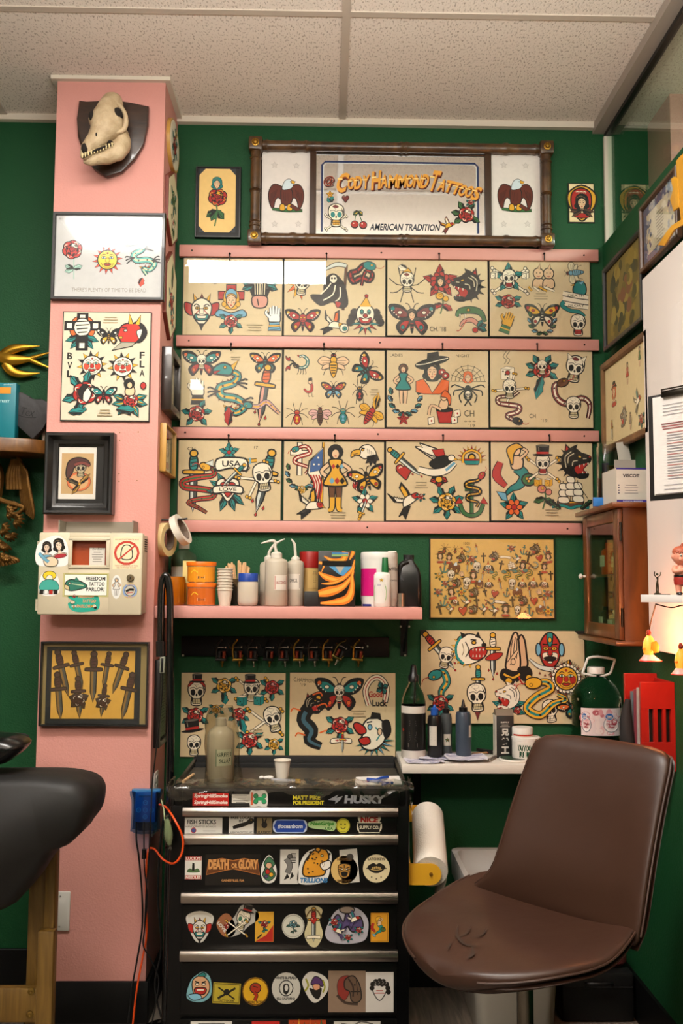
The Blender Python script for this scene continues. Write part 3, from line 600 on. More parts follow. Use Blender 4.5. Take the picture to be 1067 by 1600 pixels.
def hat_lady(a):
    a.P([(-.9,-.35),(-.5,-.2),(-.2,-.6),(0,-1),(.3,-.6),(.55,-.2),(.95,-.3),(.9,-.9),(.4,-1.05),(-.45,-1.05),(-.9,-.95)], O, .03); lady(a, 0,.05,.8, K, 0,0)
    a.Q([(-.95,.55),(-.5,.35),(0,.6),(.6,.75),(.95,1),(.5,1.1),(0,1.0),(-.6,.8)], K, .03); a.L([(-.9,.6),(-.4,.65),(.3,.85),(.9,1.0)],.05, W, 2); a.P([(-.3,.75),(.4,.95),(.35,1.35),(-.25,1.25)], K, .03)
    a.T = a.T; 
    for u, v in ((.55,.2),(.75,.0)): a.E(u, v, .2,.18, R, .035); a.E(u, v, .08,.07, W, .02)
def girl_cup(a):
    a.P([(-.35,-.1),(.5,-.1),(.4,-.8),(-.2,-.8)], R, .04); a.E(.08,-.1,.43,.12, K, .03); a.Q([(-.2,-.05),(.2,-.05),(.25,.35),(-.1,.4)], S, .03); a.E(.05,.55,.16,.18, S, .03); a.Q([(-.1,.6),(.1,.9),(.4,.6),(.35,.1),(.2,.5)], O, .03)
    a.S([(-.1,-.1),(-.6,.1),(-.75,-.4)],.12, S, .03)
    for u, v in ((-.6,-.7),(.6,-.65),(.75,-.3)): a.P([(u-.15, v-.2),(u+.15, v-.12),(u+.12, v+.22),(u-.18, v+.14)], W, .03); a.E(u, v, .05,.06, R, 0, n=6)
def webgirl(a):
    web(a); lady(a, 0,.2,.42, O, 0,0)
    for s in (-1,1):
        for i in range(4): t = math.radians(20-35*i); a.L([(s*.1,-.3),(s*.7*math.cos(t),-.25+.5*math.sin(t)),(s*.85*math.cos(t-.3),-.45+.7*math.sin(t))],.07, K, 2)
    a.E(0,-.25,.14,.14, K, .02); a.E(0,-.6,.22,.28, K, .02); skull(a, W, 0,0,-.6,.22)
def eye_swallow(a): swallow(a, K, W, Y, O); a.E(.75,.1,.3,.3, W, .04); a.E(.8,.1,.15,.15, T, .03); a.E(.8,.1,.06,.06, K, 0)
def longbird(a):
    a.Q([(-.1,.75),(.1,.98),(.4,.9),(.5,.6),(.4,.3),(-.1,.4)], T, .04); a.P([(.1,.9),(.4,1.0),(.3,.8)], B, .02); a.P([(-.1,.85),(-.25,.75),(-.08,.75)], Y, .02)
    for y, t in ((.25, 'DEATH'),(0, ''),(-.25, 'GLORY')):
        a.S([(-.65, y+.12),(0, y),(.6, y-.08)],.2, W, .03); t and a.text(t, 0, y+.01,.8,.12, K, .01)
    a.S([(-.6,-.05),(-.7,-.25),(-.3,-.5),(.1,-.55),(.4,-.8)],.16, T, .03)
def kewpies(a):
    for x, s in ((-.3,1),(.3,-1)):
        a.Q([(x-.25,-.1),(x+.25,-.1),(x+.3,-.6),(x-.3,-.6)], S, .04); a.E(x, .25,.3,.32, S, .04); a.P([(x-.05,.55),(x+.1,.85),(x+.12,.5)], S, .03)
        for d in (-.1,.1): a.E(x+d, .28,.035,.05, K, 0, n=6)
        a.L([(x-.1,.1),(x, .05),(x+.1,.1)],.035, R); a.S([(x, -.5),(x+s*.35,-.75)],.15, S, .03)
    for i in range(4): a.S([(-.9+.3*i, -.55),(-.7+.45*i, -.82)],.1,(Y, W)[i % 2],.02)
def sunset(a):
    for i in range(11): t = math.radians(18*i); a.P([(.62*math.cos(t-.1),-.1+.62*math.sin(t-.1)),(.95*math.cos(t),-.1+.95*math.sin(t)),(.62*math.cos(t+.1),-.1+.62*math.sin(t+.1))],(Y, R)[i % 2],.02)
    a.S([(-.55,-.3),(-.5,.25),(0,.5),(.5,.25),(.55,-.3)],.12, Y, .04); a.E(0,.05,.25,.25, K, .02); a.E(0,.05,.17,.17, Y, .02); a.P([(-.5,-.15),(.5,-.15),(.4,-.4),(-.4,-.4)], T, .03); a.P([(-.45,-.05),(.45,-.05),(.45,-.15),(-.45,-.15)], R, .02)
def eagle_banner(a):
    a.P([(-.1,.2),(-.95,.8),(-.6,.75),(-.75,.95),(0,.7),(.4,.3)], W, .04); a.P([(.0,.3),(-.2,.65),(.3,.7),(.4,.3)], R, .03)
    for i in range(5): a.L([(-.8+.15*i, .72-.1*i),(-.2+.1*i, .35)],.03, K, 0)
    a.Q([(-.3,.1),(.3,.4),(.7,.2),(.4,-.1),(-.1,-.15)], K, .03); a.E(.65,.3,.15,.13, W, .03); a.P([(.78,.32),(.98,.22),(.78,.2)], Y, .02)
    a.S([(-.8,-.2),(-.2,-.35),(.4,-.25),(.8,.1)],[.2,.28,.28,.2], W, .04); a.S([(.4,-.25),(.8,.1)],.12, B, 0)
    for g in (200,270,340): leaf(a, .1,-.6, g, .4,.15, R)
    a.E(.1,-.65,.15,.13, Y, .03)
def love(a):
    for g in (120,150,180,250,290,320): leaf(a, 0,-.1, g, .95,.16, T)
    heart(a, W, 0,0,.75); heart(a, R, 0,0,.5); banner(a, 'LOVE', -.02,.6,.17, W, K)
def usa(a):
    a.S([(.35,.0),(.95,.05)],.1, Y, .03); a.L([(.5,-.1),(.5,.15)],.06, K, 0); a.L([(.7,-.1),(.7,.15)],.06, B, 0); a.P([(-1.0,-.08),(-.7,.05),(-.7,-.2)], '#cfd4c9', .03); flower(a.at_rel(-.1,.35,.42), T, R); a.back()
    banner(a, 'USA', -.1,.55,.24, W, K)
def _at_rel(s, x, y, k):
    s._sv = s.T; px, py = s.tp((x, y)); s.T = (px, py, s.T[2]*k, *s.T[3:6], s.T[6]*k); return s
def _back(s): s.T = s._sv
Art.at_rel = _at_rel; Art.back = _back
def cup(a): pass
def nurse(a):
    a.P([(-.2,1),(.2,1),(.2,.7),(.55,.7),(.55,.35),(-.55,.35),(-.55,.7),(-.2,.7)], R, .04); lady(a.at_rel(0,.2,.6),0,0,1, Y, 0,0); a.Q([(-.4,.3),(-.35,.8),(0,1.05),(.35,.8),(.4,.3),(.28,.6),(0,.7),(-.28,.6)], B, .03); a.back(); a.Q([(-.5,-.1),(0,-.25),(.5,-.1),(.6,-.4),(-.6,-.4)], B, .03)
    rose(a.at_rel(0,-.6,.55)); a.back()
def wingskull(a):
    a.Q([(-.35,.8),(.35,.8),(.5,.2),(.25,-.5),(0,-.7),(-.25,-.5),(-.5,.2)], K, .03)
    for i in range(5): a.L([(-.24+.12*i, .7),(-.2+.1*i, -.3)],.045, '#d8cba8', 2)
    for g in (20,160,200,340): leaf(a, .3*(1 if g in (20,340) else -1),.1, g, .5,.15, T)
    a.P([(-.4,.82),(.4,.82),(.35,.98),(-.35,.98)], W, .03); a.Q([(-.3,-.4),(.3,-.4),(.25,-.85),(-.25,-.85)], '#c98d7a', .04); a.L([(-.1,-.5),(-.05,-.8)],.05)
def fanged(a):
    a.S([(.9,-.1),(.6,.45),(0,.6),(-.6,.5),(-.8,.2)],[.1,.3,.38,.3,.1], G, .05); a.S([(.5,-.3),(.1,.0),(-.4,-.1),(-.6,-.4)],[.2,.24,.16,.04], '#c98d7a', .04)
    for u in (-.6,-.3): a.P([(u-.05,.35),(u+.05,.35),(u, .0)], W, .02)
    a.L([(-.2,0),(-.6,-.6),(-.8,-.65)],.05, R); a.E(-.1,.6,.09,.08, Y, .03)
    for g in (20,60,340): leaf(a, .45,-.45, g, .55,.16, T)
    a.E(.3,-.6,.16,.15, R, .03)
def lucky_hand(a):
    hand(a, '#dfe3de', B); 
    for y in (-.35,-.5,-.65,-.8): a.L([(-.35, y),(.35, y+.06)],.04, K, 0)
def skulldragger(a): skull(a); a.P([(-.15,-.85),(.15,-.85),(0,-1.5)], R, .03)
# ------------------------------------------------------------------ the setting
def rectY(l, t, r, b, Y):
    cx, cy = (l+r)/2,(t+b)/2
    return onY(l, cy, Y).x, onY(r, cy, Y).x, onY(cx, b, Y).z, onY(cx, t, Y).z
YC = -.262; XL, XR_ = -.905,-.546; XW = .992
def wall_mat(name, c, b=.35):
    m = mat(name, c, .62, bump=b, bscale=170, var=.07, vscale=3, spec=.35); return m
green = wall_mat('green_wall_paint', '#0c4422'); pink = wall_mat('pink_wall_paint', '#c98c82', .28)
pinkwood = mat('pink_painted_wood', '#c58a80', .45, bump=.12, bscale=60, var=.06, vscale=10)
white_trim = mat('white_trim_paint', '#cfc4b4', .5); vinyl = mat('black_vinyl_base', '#060606', .5, spec=.3)
# ceiling tile: pinholed and fissured acoustic board
ct = bpy.data.materials.new('acoustic_ceiling_tile'); ct.use_nodes = True; N_, L_ = nt(ct); b_ = N_['Principled BSDF']; b_.inputs['Roughness'].default_value = .95
tc_ = N_.new('ShaderNodeTexCoord'); mp_ = N_.new('ShaderNodeMapping'); mp_.inputs['Scale'].default_value = (1,.45,1); L_.new(tc_.outputs['Object'], mp_.inputs['Vector'])
v_ = N_.new('ShaderNodeTexNoise'); v_.inputs['Scale'].default_value = 190; v_.inputs['Detail'].default_value = 3; L_.new(mp_.outputs['Vector'], v_.inputs['Vector'])
cr_ = N_.new('ShaderNodeValToRGB'); cr_.color_ramp.elements[0].position = .35; cr_.color_ramp.elements[1].position = .45
cr_.color_ramp.elements[0].color = (*lin('#b3a597'),1); cr_.color_ramp.elements[1].color = (*lin('#eadfd4'),1); L_.new(v_.outputs['Fac'], cr_.inputs['Fac']); L_.new(cr_.outputs['Color'], b_.inputs['Base Color'])
bp_ = N_.new('ShaderNodeBump'); bp_.inputs['Strength'].default_value = .5; bp_.inputs['Distance'].default_value = .003; L_.new(v_.outputs['Fac'], bp_.inputs['Height']); L_.new(bp_.outputs['Normal'], b_.inputs['Normal'])
floor_m = wood_mat('grey_plank_floor', '#4a433c', '#85796b', (9,.9,1),.5)

structure(MB().box(-4,3.5,0,.12,0, CEIL+.02).build('wall_back', green, ang=0))
structure(MB().box(-4,4,-7,.12,-.05,0).build('floor', floor_m, ang=0))
structure(MB().box(-4,4,-7,.12, CEIL, CEIL+.05).build('ceiling', ct, ang=0))
grid = mat('ceiling_grid_metal', '#bdb0a2', .5)
g = MB()
for k in range(0,12):
    y = -.64-.61*k; g.box(-4,.992, y-.012, y+.012, CEIL-.004, CEIL+.001)
for x in (-3.6,-2.38,-1.165,.05): g.box(x-.012, x+.012,-7,0, CEIL-.005, CEIL)
structure(g.build('trim_1', grid, ang=0))
g = MB()
for k in range(0,12):
    y = -.64-.61*k; g.box(1.06,4, y-.012, y+.012, CEIL-.004, CEIL+.001)
for x in (1.27,2.49): g.box(x-.012, x+.012,-7,0, CEIL-.005, CEIL)
structure(g.build('trim_2', grid, ang=0))
# angle trim along the walls and the column
g = MB(); g.box(-4, XL, -.022,0, CEIL-.022, CEIL); g.box(XR_, XW, -.022,0, CEIL-.022, CEIL)
g.box(XL-.018, XR_+.018, YC-.018, YC, CEIL-.012, CEIL); g.box(XR_, XR_+.018, YC, -.022, CEIL-.012, CEIL); g.box(XL-.018, XL, YC, -.022, CEIL-.012, CEIL)
structure(g.build('trim_3', white_trim, ang=0))
structure(MB().box(XL, XR_, YC, 0,0, CEIL).build('wall_column', pink, ang=0))
structure(MB().box(1.165,1.75,-.22,0,0, CEIL).build('wall_second_column', pink, ang=0))
# right wall: solid below, glazed above
ZG = 2.575
structure(MB().box(XW, XW+.1,-7,0,0, ZG).build('wall_right', green, ang=0))
structure(MB().box(XW+.02, XW+.026,-6.9,-.012, ZG, CEIL-.045).build('window_1', glass_pane('clear_glass', '#f2fff8'), ang=0))
structure(MB().box(XW+.012, XW+.034,-6.9,0, CEIL-.05, CEIL-.004).build('trim_4', mat('black_glazing_channel', '#0d0c0b', .35), ang=0))
structure(MB().box(XW-.03, XW+.012,-6.9,0, CEIL-.035, CEIL-.002).build('trim_5', mat('beige_glazing_channel', '#9a8f84', .5), ang=0))
structure(MB().box(XW+.008, XW+.036,-.014,-.001, ZG, CEIL-.05).build('trim_6', white_trim, ang=0))
cream = mat('cream_wall_paint', '#b5a894', .7)
structure(MB().box(-4.1,-4,-7,.12,0, CEIL).build('wall_left', cream, ang=0))
structure(MB().box(-4,4,-7.1,-7,0, CEIL).build('wall_behind', cream, ang=0))
structure(MB().box(4,4.1,-7,.12,0, CEIL).build('wall_far_right', cream, ang=0))
# baseboards
structure(MB().box(-4, XL, -.012,0,0,.125).build('baseboard_back_left', vinyl, bevel=.002))
structure(MB().box(XL-.01, XR_+.01, YC-.012, YC, 0,.125, bev=.003).box(XR_, XR_+.012, YC, -.012,0,.125).build('baseboard_column', vinyl))
structure(MB().box(XR_+.012, XW-.012,-.012,0,0,.125).build('baseboard_back', vinyl))
structure(MB().box(XW-.012, XW, -5,0,0,.13).build('baseboard_right', vinyl))
# white boxed-out panel on the right wall, nearer the camera
wp = mat('white_painted_board', '#d8d0ca', .55, bump=.05, bscale=40)
_a = onX(1003,437, XW-.045); _b = onX(1030,1018, XW-.045)
structure(MB().box(XW-.045, XW, -2.6, _a.y, _b.z, _a.z).build('trim_7', wp, bevel=.002))
_c = onX(1040,484, XW-.085)
structure(MB().box(XW-.075, XW-.045,-2.6, _c.y, _b.z+.24, _c.z).build('trim_8', wp, bevel=.002))

# ------------------------------------------------------------------ pictures on the wall
paper_m = ink_mat('printed_paper'); glass_m = glass_pane('picture_glass', rough=.0, ior=1.33); satin_glass = glass_pane('satin_picture_glass', rough=.10, ior=1.3)
black_wood = mat('black_stained_wood', '#100e0d', .4, coat=.2)
def draw(a, items, Y, bounds=None):
    k = (Y-CAM.y)/F; done = []
    for it in items:
        fn, px, py, sz = it[:4]; sz = sz*1.09 if sz > 3 else sz; rot = it[4] if len(it) > 4 else 0; kw = it[5] if len(it) > 5 else {}
        kw = dict(kw); fx = kw.pop('fx', 1); kx = kw.pop('kx', 1); c = onY(px, py, Y); n0 = len(a.out)
        a.at(c.x, c.z, sz*k*kx, rot, fx, ky=sz*k); fn(a, **kw)
        us = [p for o in a.out[n0:] for p in o[0]]; bb = (min(p[0] for p in us), max(p[0] for p in us), min(p[1] for p in us), max(p[1] for p in us))
        if bounds and isinstance(px, (int, float)):
            x0, x1, z0, z1 = bounds; g = .002; dx = max(0, x0+g-bb[0])-max(0, bb[1]-x1+g); dz = max(0, z0+g-bb[2])-max(0, bb[3]-z1+g)
            if dx or dz: a.out[n0:] = [([(q[0]+dx, q[1]+dz) for q in o[0]], o[1], o[2], o[3]) for o in a.out[n0:]]; bb = (bb[0]+dx, bb[1]+dx, bb[2]+dz, bb[3]+dz)
        base = max([d[4] for d in done if d[0] < bb[1] and d[1] > bb[0] and d[2] < bb[3] and d[3] > bb[2]], default=0)
        if base: a.out[n0:] = [(o[0], o[1], o[2], o[3]+base*.00001) for o in a.out[n0:]]
        done.append((*bb, base+a.lay))
def txt(s, px, py, wpx, hpx, col=K, bold=0, rot=0, sh=0):
    """an artwork item that writes s in a box wpx by hpx"""
    return ((lambda a: a.text(s, 0,0, wpx, hpx, col, bold, sh)), px, py, 1, rot)
def cap(px, py, w=26, n=3, dy=4.2): return ((lambda a: a.lines(0, dy, w, n, dy, 1.6, '#9a8a6a', int(px))), px, py, 1)
BAKE = lambda Yf: (lambda u, v, h: (u, Yf-h, v))
def sheet(name, label, box, items, Y=0, depth=.008, paper='#cfba92', glass=0, group=None, cat='picture', border='#1a130d', bw=.003, clipped=(), fade=0):
    x0, x1, z0, z1 = rectY(*box, Y-depth); t = thing(name, label, cat, ((x0+x1)/2, Y, z0), group)
    MB().box(x0, x1, Y-depth+.0015, Y, z0, z1).build('backing_board', mat('dark_mount_board', border, .6), t, ang=0)
    x0 += bw; x1 -= bw; z0 += bw; z1 -= bw
    if clipped: c = clipped[0]*(Y-CAM.y)/F; pts = [(x0, z0),(x1, z0),(x1, z1-c),(x1-c, z1),(x0+c*.6, z1),(x0, z1-c*.6)]
    else: pts = [(x0, z0),(x1, z0),(x1, z1),(x0, z1)]
    m = MB().prism(pts, Y-depth, Y-depth+.0015, 'xz', col=lin(paper)); a = Art(fade, paper); draw(a, items, Y-depth, (x0, x1, z0, z1)); m.art(a, BAKE(Y-depth)); m.build('print', paper_m, t, ang=0)
    if glass: MB().box(x0-bw*.5, x1+bw*.5, Y-depth-.005, Y-depth-.003, z0-bw*.5, z1+bw*.5).build('glass_cover', glass_m, t, ang=0)
    return t
def frame_parts(t, x0, x1, z0, z1, Y, w, d, m, prof=None, bev=.002):
    """four mitred mouldings as one frame round x0..x1, z0..z1 (outer edge), front face at Y-d"""
    prof = prof or [(0,0),(0,.8),(.15,1),(.85,1),(1,.75),(1,0)]
    rings = []
    for (u, v) in prof: o = u*w; rings.append([(x0+o, Y-v*d, z0+o),(x1-o, Y-v*d, z0+o),(x1-o, Y-v*d, z1-o),(x0+o, Y-v*d, z1-o)])
    vs = [p for r in rings for p in r]; fs = []; n = len(rings)
    for i in range(n):
        for j in range(4): a, b = i, (i+1) % n; fs.append([a*4+j, a*4+(j+1) % 4, b*4+(j+1) % 4, b*4+j])
    return MB().add(vs, fs).build('frame', m, t, ang=20)
BSH = dict(crack=0)
SH = [
 # row one
 ('ivory flash sheet with devil mask and red-cross nurse, first in the top row', (285,403,442,525),[
  (heart, 313,432,14,20, dict(c='#b5456a')),(banner, 325,436,12,-20, dict(t='')),(butterfly, 367,424,11,0, dict(c1='#c0713f')),(wingskull, 406,450,33),(devil, 314,487,27),(nurse, 361,481,34),(lucky_hand, 430,496,23), cap(398,512)]),
 ('ivory flash sheet with flaming skull, hooded reaper and clown, second from left in top row', (443,404,603,526),[
  (flames, 466,445,22,10),(skull, 472,445,17,-8),(reaper, 520,449,36),(snake, 573,430,20,0, dict(pts=[(.6,.7),(.2,.8),(-.3,.3),(-.8,.1),(-.6,-.5),(0,-.2),(.6,-.4),(.8,.1),(.3,.3),(.0,-.8)], w=.42, c=K, c2=R, head=T)),(butterfly, 473,500,24,0, dict(c1=R, c2=R, c3=Y, face=3)),(eye_swallow, 522,508,21,-30),(clown, 576,495,29,0, dict(hatc=Y))]),
 ('ivory flash sheet with crab skull, red flower lady and moth lady, third in top row', (604,405,763,526),[
  (spider, 636,440,29,180, dict(c=Y, b=O)),(skull, 636,441,16,0, dict(crack=2)),(leaf, 636,420,14,75, dict(x=0, y=0, ang=90, l=1, w=.4, c=W)),(flower, 688,440,27,0, dict(c=R, m=K, n=9, lc=R)),(lady, 688,443,12,0, dict(hat=0, bust=0)),(sprig, 690,474,20,0, dict(c=Y, lc=R)),(beast, 737,447,26),(butterfly, 638,499,32,0, dict(c1=P, c2=R, face=2)),(fanged, 735,500,25), txt("CH. '18", 684,514,26,8)]),
 ('ivory flash sheet with skull, dice and bird wrapped in ribbons, last in top row', (764,406,923,527),[
  (bones, 795,436,21,0, dict(tip=W)),(flower, 795,434,24,0, dict(c=W, lc=T)),(skull, 795,436,15,0, dict(tc=R)),((lambda a: (dice(a, -1,.1,.22, W), dice(a, 1,.1,.22, W))),795,432,23),(kewpies, 849,434,25),(bug, 898,425,17,95, dict(c=B, wc='#d9cda8')),(rose, 794,471,20,0, dict(lv=(20,160,200,340))),(hand, 793,503,20,-20, dict(c=Y, cuff=G)),(butterfly, 847,492,24,0, dict(c1=Y, c2=W, c3=R, spots=R, face=0)),(wreath, 847,501,23,0, dict(c=G)),(longbird, 900,470,30),(skull, 903,509,17,0, dict(tc=R)), cap(845,463)]),
 # row two
 ('ivory flash sheet with moth skull and dragon, first in the middle row', (281,545,441,668),[
  (butterfly, 313,566,26,0, dict(c1=T, c2=R, c3=O, face=1)),(butterfly, 415,566,21,0, dict(c1=O, c2=T, c3=Y)),(hand, 309,610,24,0, dict(c=W, cuff=K)),(rose, 307,646,22,0, dict(lv=(10,60,170,230,310))),(dragon, 360,612,42),(leaf, 357,660,14,0, dict(x=0, y=-1, ang=90, l=2, w=.5, c=R)),(dagger, 412,620,42,-8, dict(hc=O, gc=Y, bc='#c98d7a')),(snake, 414,636,24,0, dict(pts=[(-.9,.1),(-.3,.0),(.2,.3),(.6,0),(1,-.4)], w=.25, c='#b78f94')), cap(368,562,16,2)]),
 ('ivory flash sheet covered with scorpion, bees and spiders, middle row second from left', (442,546,602,669),[
  (scorpion, 467,568,19),(bug, 521,567,23,0, dict(c=Y, wc=S)),(butterfly, 575,568,23,-55, dict(c1=R, c2=T, c3=Y)),(worm, 483,606,15),(butterfly, 521,609,17,0, dict(c1=R, c2=B, c3=Y, spots=Y)),(spider, 562,613,18,0, dict(long=1)),(spider, 464,650,18,0, dict(c=R, b=Y)),(bug, 500,650,17,0, dict(c=N, wc='#d0a39a')),(spider, 536,648,19,0, dict(c=T, b=B)),(bug, 580,648,20,-30, dict(c=R, wc=Y)),(leaf, 586,628,12,0, dict(x=0, y=-1, ang=80, l=2.2, w=.5, c=Y, c2=K)), cap(585,613,18)]),
 ('ivory flash sheet of pin-up lady, hatted lady and spiderweb lady, middle row third from left', (603,547,764,669),[
  txt('LADIES', 619,555,20,5), txt('NIGHT', 723,556,22,5),(wreath, 631,622,27),(figure, 630,600,32,0, dict(dress=T, hair=N)),(flower, 630,655,10,0, dict(c=R, lc=R)),(hat_lady, 675,578,26),(webgirl, 731,599,29),(girl_cup, 692,637,28), txt('CH', 733,646,16,10), txt('* * *', 734,659,18,4, K, .04), txt("'19", 737,665,10,5)]),
 ('ivory flash sheet with rose skull, horned skull and two snake skulls, middle row far right', (765,547,927,669),[
  ((lambda a: (dice(a, 0,0,.6, W), a.E(0,0,.2,.2, R), a.L([(-.3,.8),(-.1,1.2),(-.4,1.5),(-.1,2)],.05), a.L([(0,.8),(.2,1.2),(-.1,1.5),(.2,2)],.05))),793,582,16),(rose, 847,578,25,0, dict(lv=(20,60,120,160,200,330))),(skull, 847,574,11),(leaf, 847,600,20,0, dict(x=0, y=.6, ang=-105, l=1.8, w=.35, c=T)),(skull, 898,577,21,-10, dict(crack=2)),((lambda a: (a.P([(-.6,.6),(-.7,1.1),(-.3,.85)], W), a.P([(.6,.6),(.7,1.1),(.3,.85)], W))),898,577,20,-10),(bones, 796,607,17,40),(snake, 795,633,25,0, dict(pts=[(.5,-.95),(.1,-.8),(-.1,-.6),(.5,-.4),(.6,-.1),(0,.02),(-.6,.12),(-.6,.45),(.2,.55),(.6,.8)], w=.26, c=P, c2=W, head=K)),(skull, 796,608,15),(snake, 893,625,30,0, dict(pts=[(-.4,.85),(-.8,.7),(-.7,.1),(-.2,-.2),(.5,.1),(.9,-.2),(.8,-.9)], w=.26, c=P, c2=W, head=N)),(skull, 896,637,17), txt('CH', 832,650,10,7), txt("'19", 850,657,10,5)]),
 # row three
 ('ivory flash sheet with USA dagger and LOVE heart, bottom row far left of the twelve', (277,687,440,814),[
  txt('CH', 299,701,12,5), txt('17', 400,699,6,4),(dagger, 302,752,44,0, dict(hc=T, drip=0)),(snake, 303,762,36,0, dict(pts=[(.25,.85),(.6,.72),(.55,.5),(-.1,.4),(-.62,.25),(-.55,.02),(.1,-.05),(.6,-.15),(.55,-.38),(0,-.46),(-.4,-.6),(.0,-.8),(.35,-1.0)], w=.2, c=R, c2=G, head=Y)),(usa, 362,712,38),(love, 356,764,32),(dagger, 366,742,22,-45, dict(hc=T)),(dagger, 413,752,46,-14, dict(hc=T)),(bones, 411,747,20,30),(skull, 411,746,22,8, dict(crack=0))]),
 ('ivory flash sheet with flag-carrying lady, snake cross and eagle head, bottom row second from left', (442,689,601,815),[
  (cross, 468,713,26),(snake, 469,715,24,0, dict(pts=[(-.3,.5),(.3,.7),(.6,.3),(-.2,0),(-.3,-.3),(.5,-.6),(.3,-1)], w=.2, c=R, c2=W, head=T)),(wreath, 471,740,25,0, dict(c=G)),(rose, 471,765,11,0, dict(c=Y, lv=(150,30))),(flaglady, 524,742,50),(eaglehead, 571,712,21),(rose, 561,757,18,0, dict(lv=())),(butterfly, 575,748,25,15, dict(c1=Y, c2=Y, c3=R)),(flower, 570,783,20,0, dict(c=W, lc=T)),(dagger, 566,800,15,160, dict(hc=Y)),(swallow, 487,792,24,-20, dict(wing2=Y)), cap(528,805)]),
 ('ivory flash sheet with daggered heart, setting sun and yellow rose, bottom row third from left', (602,689,765,815),[
  (heart, 632,736,17,10),(dagger, 631,722,30,50, dict(hc=T)),(eagle_banner, 682,722,33),(sunset, 737,716,23),(swallow, 636,783,26,10, dict(wing2=Y)),(rose, 657,776,8),(rose, 698,785,25,0, dict(c=Y, lc=T, lv=(15,65,120,170,220,270,320))),(anchor, 738,780,28,0, dict(c=G)),(snake, 738,775,27,0, dict(pts=[(.5,1.1),(.3,.85),(-.25,.72),(-.3,.5),(.3,.38),(.35,.15),(-.2,.05),(-.25,-.2),(.3,-.35),(.2,-.6)], w=.2, c=K, c2=Y, head=R)), cap(658,758)]),
 ('ivory flash sheet with mermaid, top-hat skull and sailing ship, bottom row far right', (766,690,927,815),[
  (mermaid, 797,728,39),(bones, 848,731,19),(skull, 848,726,16,0, dict(crack=0, tc=R)),(tophat, 848,726,19),((lambda a: (dice(a, -.5,0,.4, Y), dice(a, .6,0,.4, Y))),848,753,14),(beast, 903,713,26,0, dict(fx=-1)),(rose, 803,793,14,0, dict(c=O, lv=(0,45,90,135,180,225,315))),(flower, 803,793,22,0, dict(c=O, lc=T)),(sprig, 850,777,22,0, dict(c='#c77a6a', lc=G)),(ship, 901,768,30), cap(862,801)]),
]
for i, (lab, box, items) in enumerate(SH):
    sheet('flash_sheet', lab, box, items, 0,.010, glass=1, group='flash sheets on the pink rails')
def rail(lab, l, t, r, b):
    x0, x1, z0, z1 = rectY(l, t, r, b, -.02); o = MB().box(x0, x1,-.02,0, z0, z1, bev=.0015)
    for fx in (.03,.48,.965): o.lathe([(.0035,0),(.003,-.0015),(0,-.0015)],(x0+(x1-x0)*fx, -.02,(z0+z1)/2),8,1, 'y')
    tag(o.build('picture_rail', [pinkwood, mat('dark_screw_steel', '#2a2019', .4,.8)]), lab, 'rail', 'pink rails holding the flash sheets')
rail('pink painted rail above the top row of flash sheets', 280,386,935,404)
rail('pink painted rail between the top and middle rows of flash sheets', 275,527,936,544)
rail('pink painted rail between the middle and bottom rows of flash sheets', 269,670,936,687)
rail('pink painted rail under the bottom row of flash sheets', 262,815,909,833)
def clip(px, py, lab):
    c = onY(px, py, -.021); o = MB().tube([(c.x, -.021, c.z+.012),(c.x, -.026, c.z+.006),(c.x, -.024, c.z-.012)],.002,6).ell((c.x, -.023, c.z+.013),.004, n=8, k=6)
    tag(o.build('picture_hook', mat('black_hook_metal', '#0c0b0a', .4,.6)), lab, 'hook', 'hooks on the pink rails')
ordn = ['far left', 'second', 'third', 'far right']
for row, (xs, y) in {'top': ((359,510,686,850),402), 'middle': ((361,506,691,839),543), 'bottom': ((357,523,692,858),686)}.items():
    for q, x in enumerate(xs): clip(x, y, 'small black hook over the %s sheet of the %s row' % (ordn[q], row))
# loose sheets lower down
sheet('flash_sheet', 'ivory flash sheet with top-hat skulls and roses, behind the bagged soap bottle', (282,1051,446,1183),[
  (bandana_skull, 307,1083,19),(tophat, 308,1069,14),(rose, 350,1071,20,0, dict(c=Y)),(leaf, 350,1085,14,0, dict(x=0, y=0, ang=-80, l=1, w=.4)),(bones, 393,1075,18),(skull, 393,1078,17),(tophat, 391,1064,15),((lambda a: (dice(a, -.9,0,.5), dice(a, .8,.1,.5))),392,1094,14),
  (rose, 425,1074,19,0, dict(hi='#dd9999')),(rose, 299,1118,21),(rose, 338,1108,12,0, dict(c=Y)),(rose, 373,1116,17),(leaf, 375,1135,14,0, dict(x=0, y=.8, ang=-70, l=1.6, w=.4, c=T)),(bones, 430,1125,20),(skull, 427,1124,19,15),(skull, 303,1167,15),(tophat, 301,1158,20,8, dict(band=R)),(rose, 390,1163,21),(rose, 428,1163,15,0, dict(c=Y)), cap(400,1144)],0,.006, border='#120d08', bw=.001)
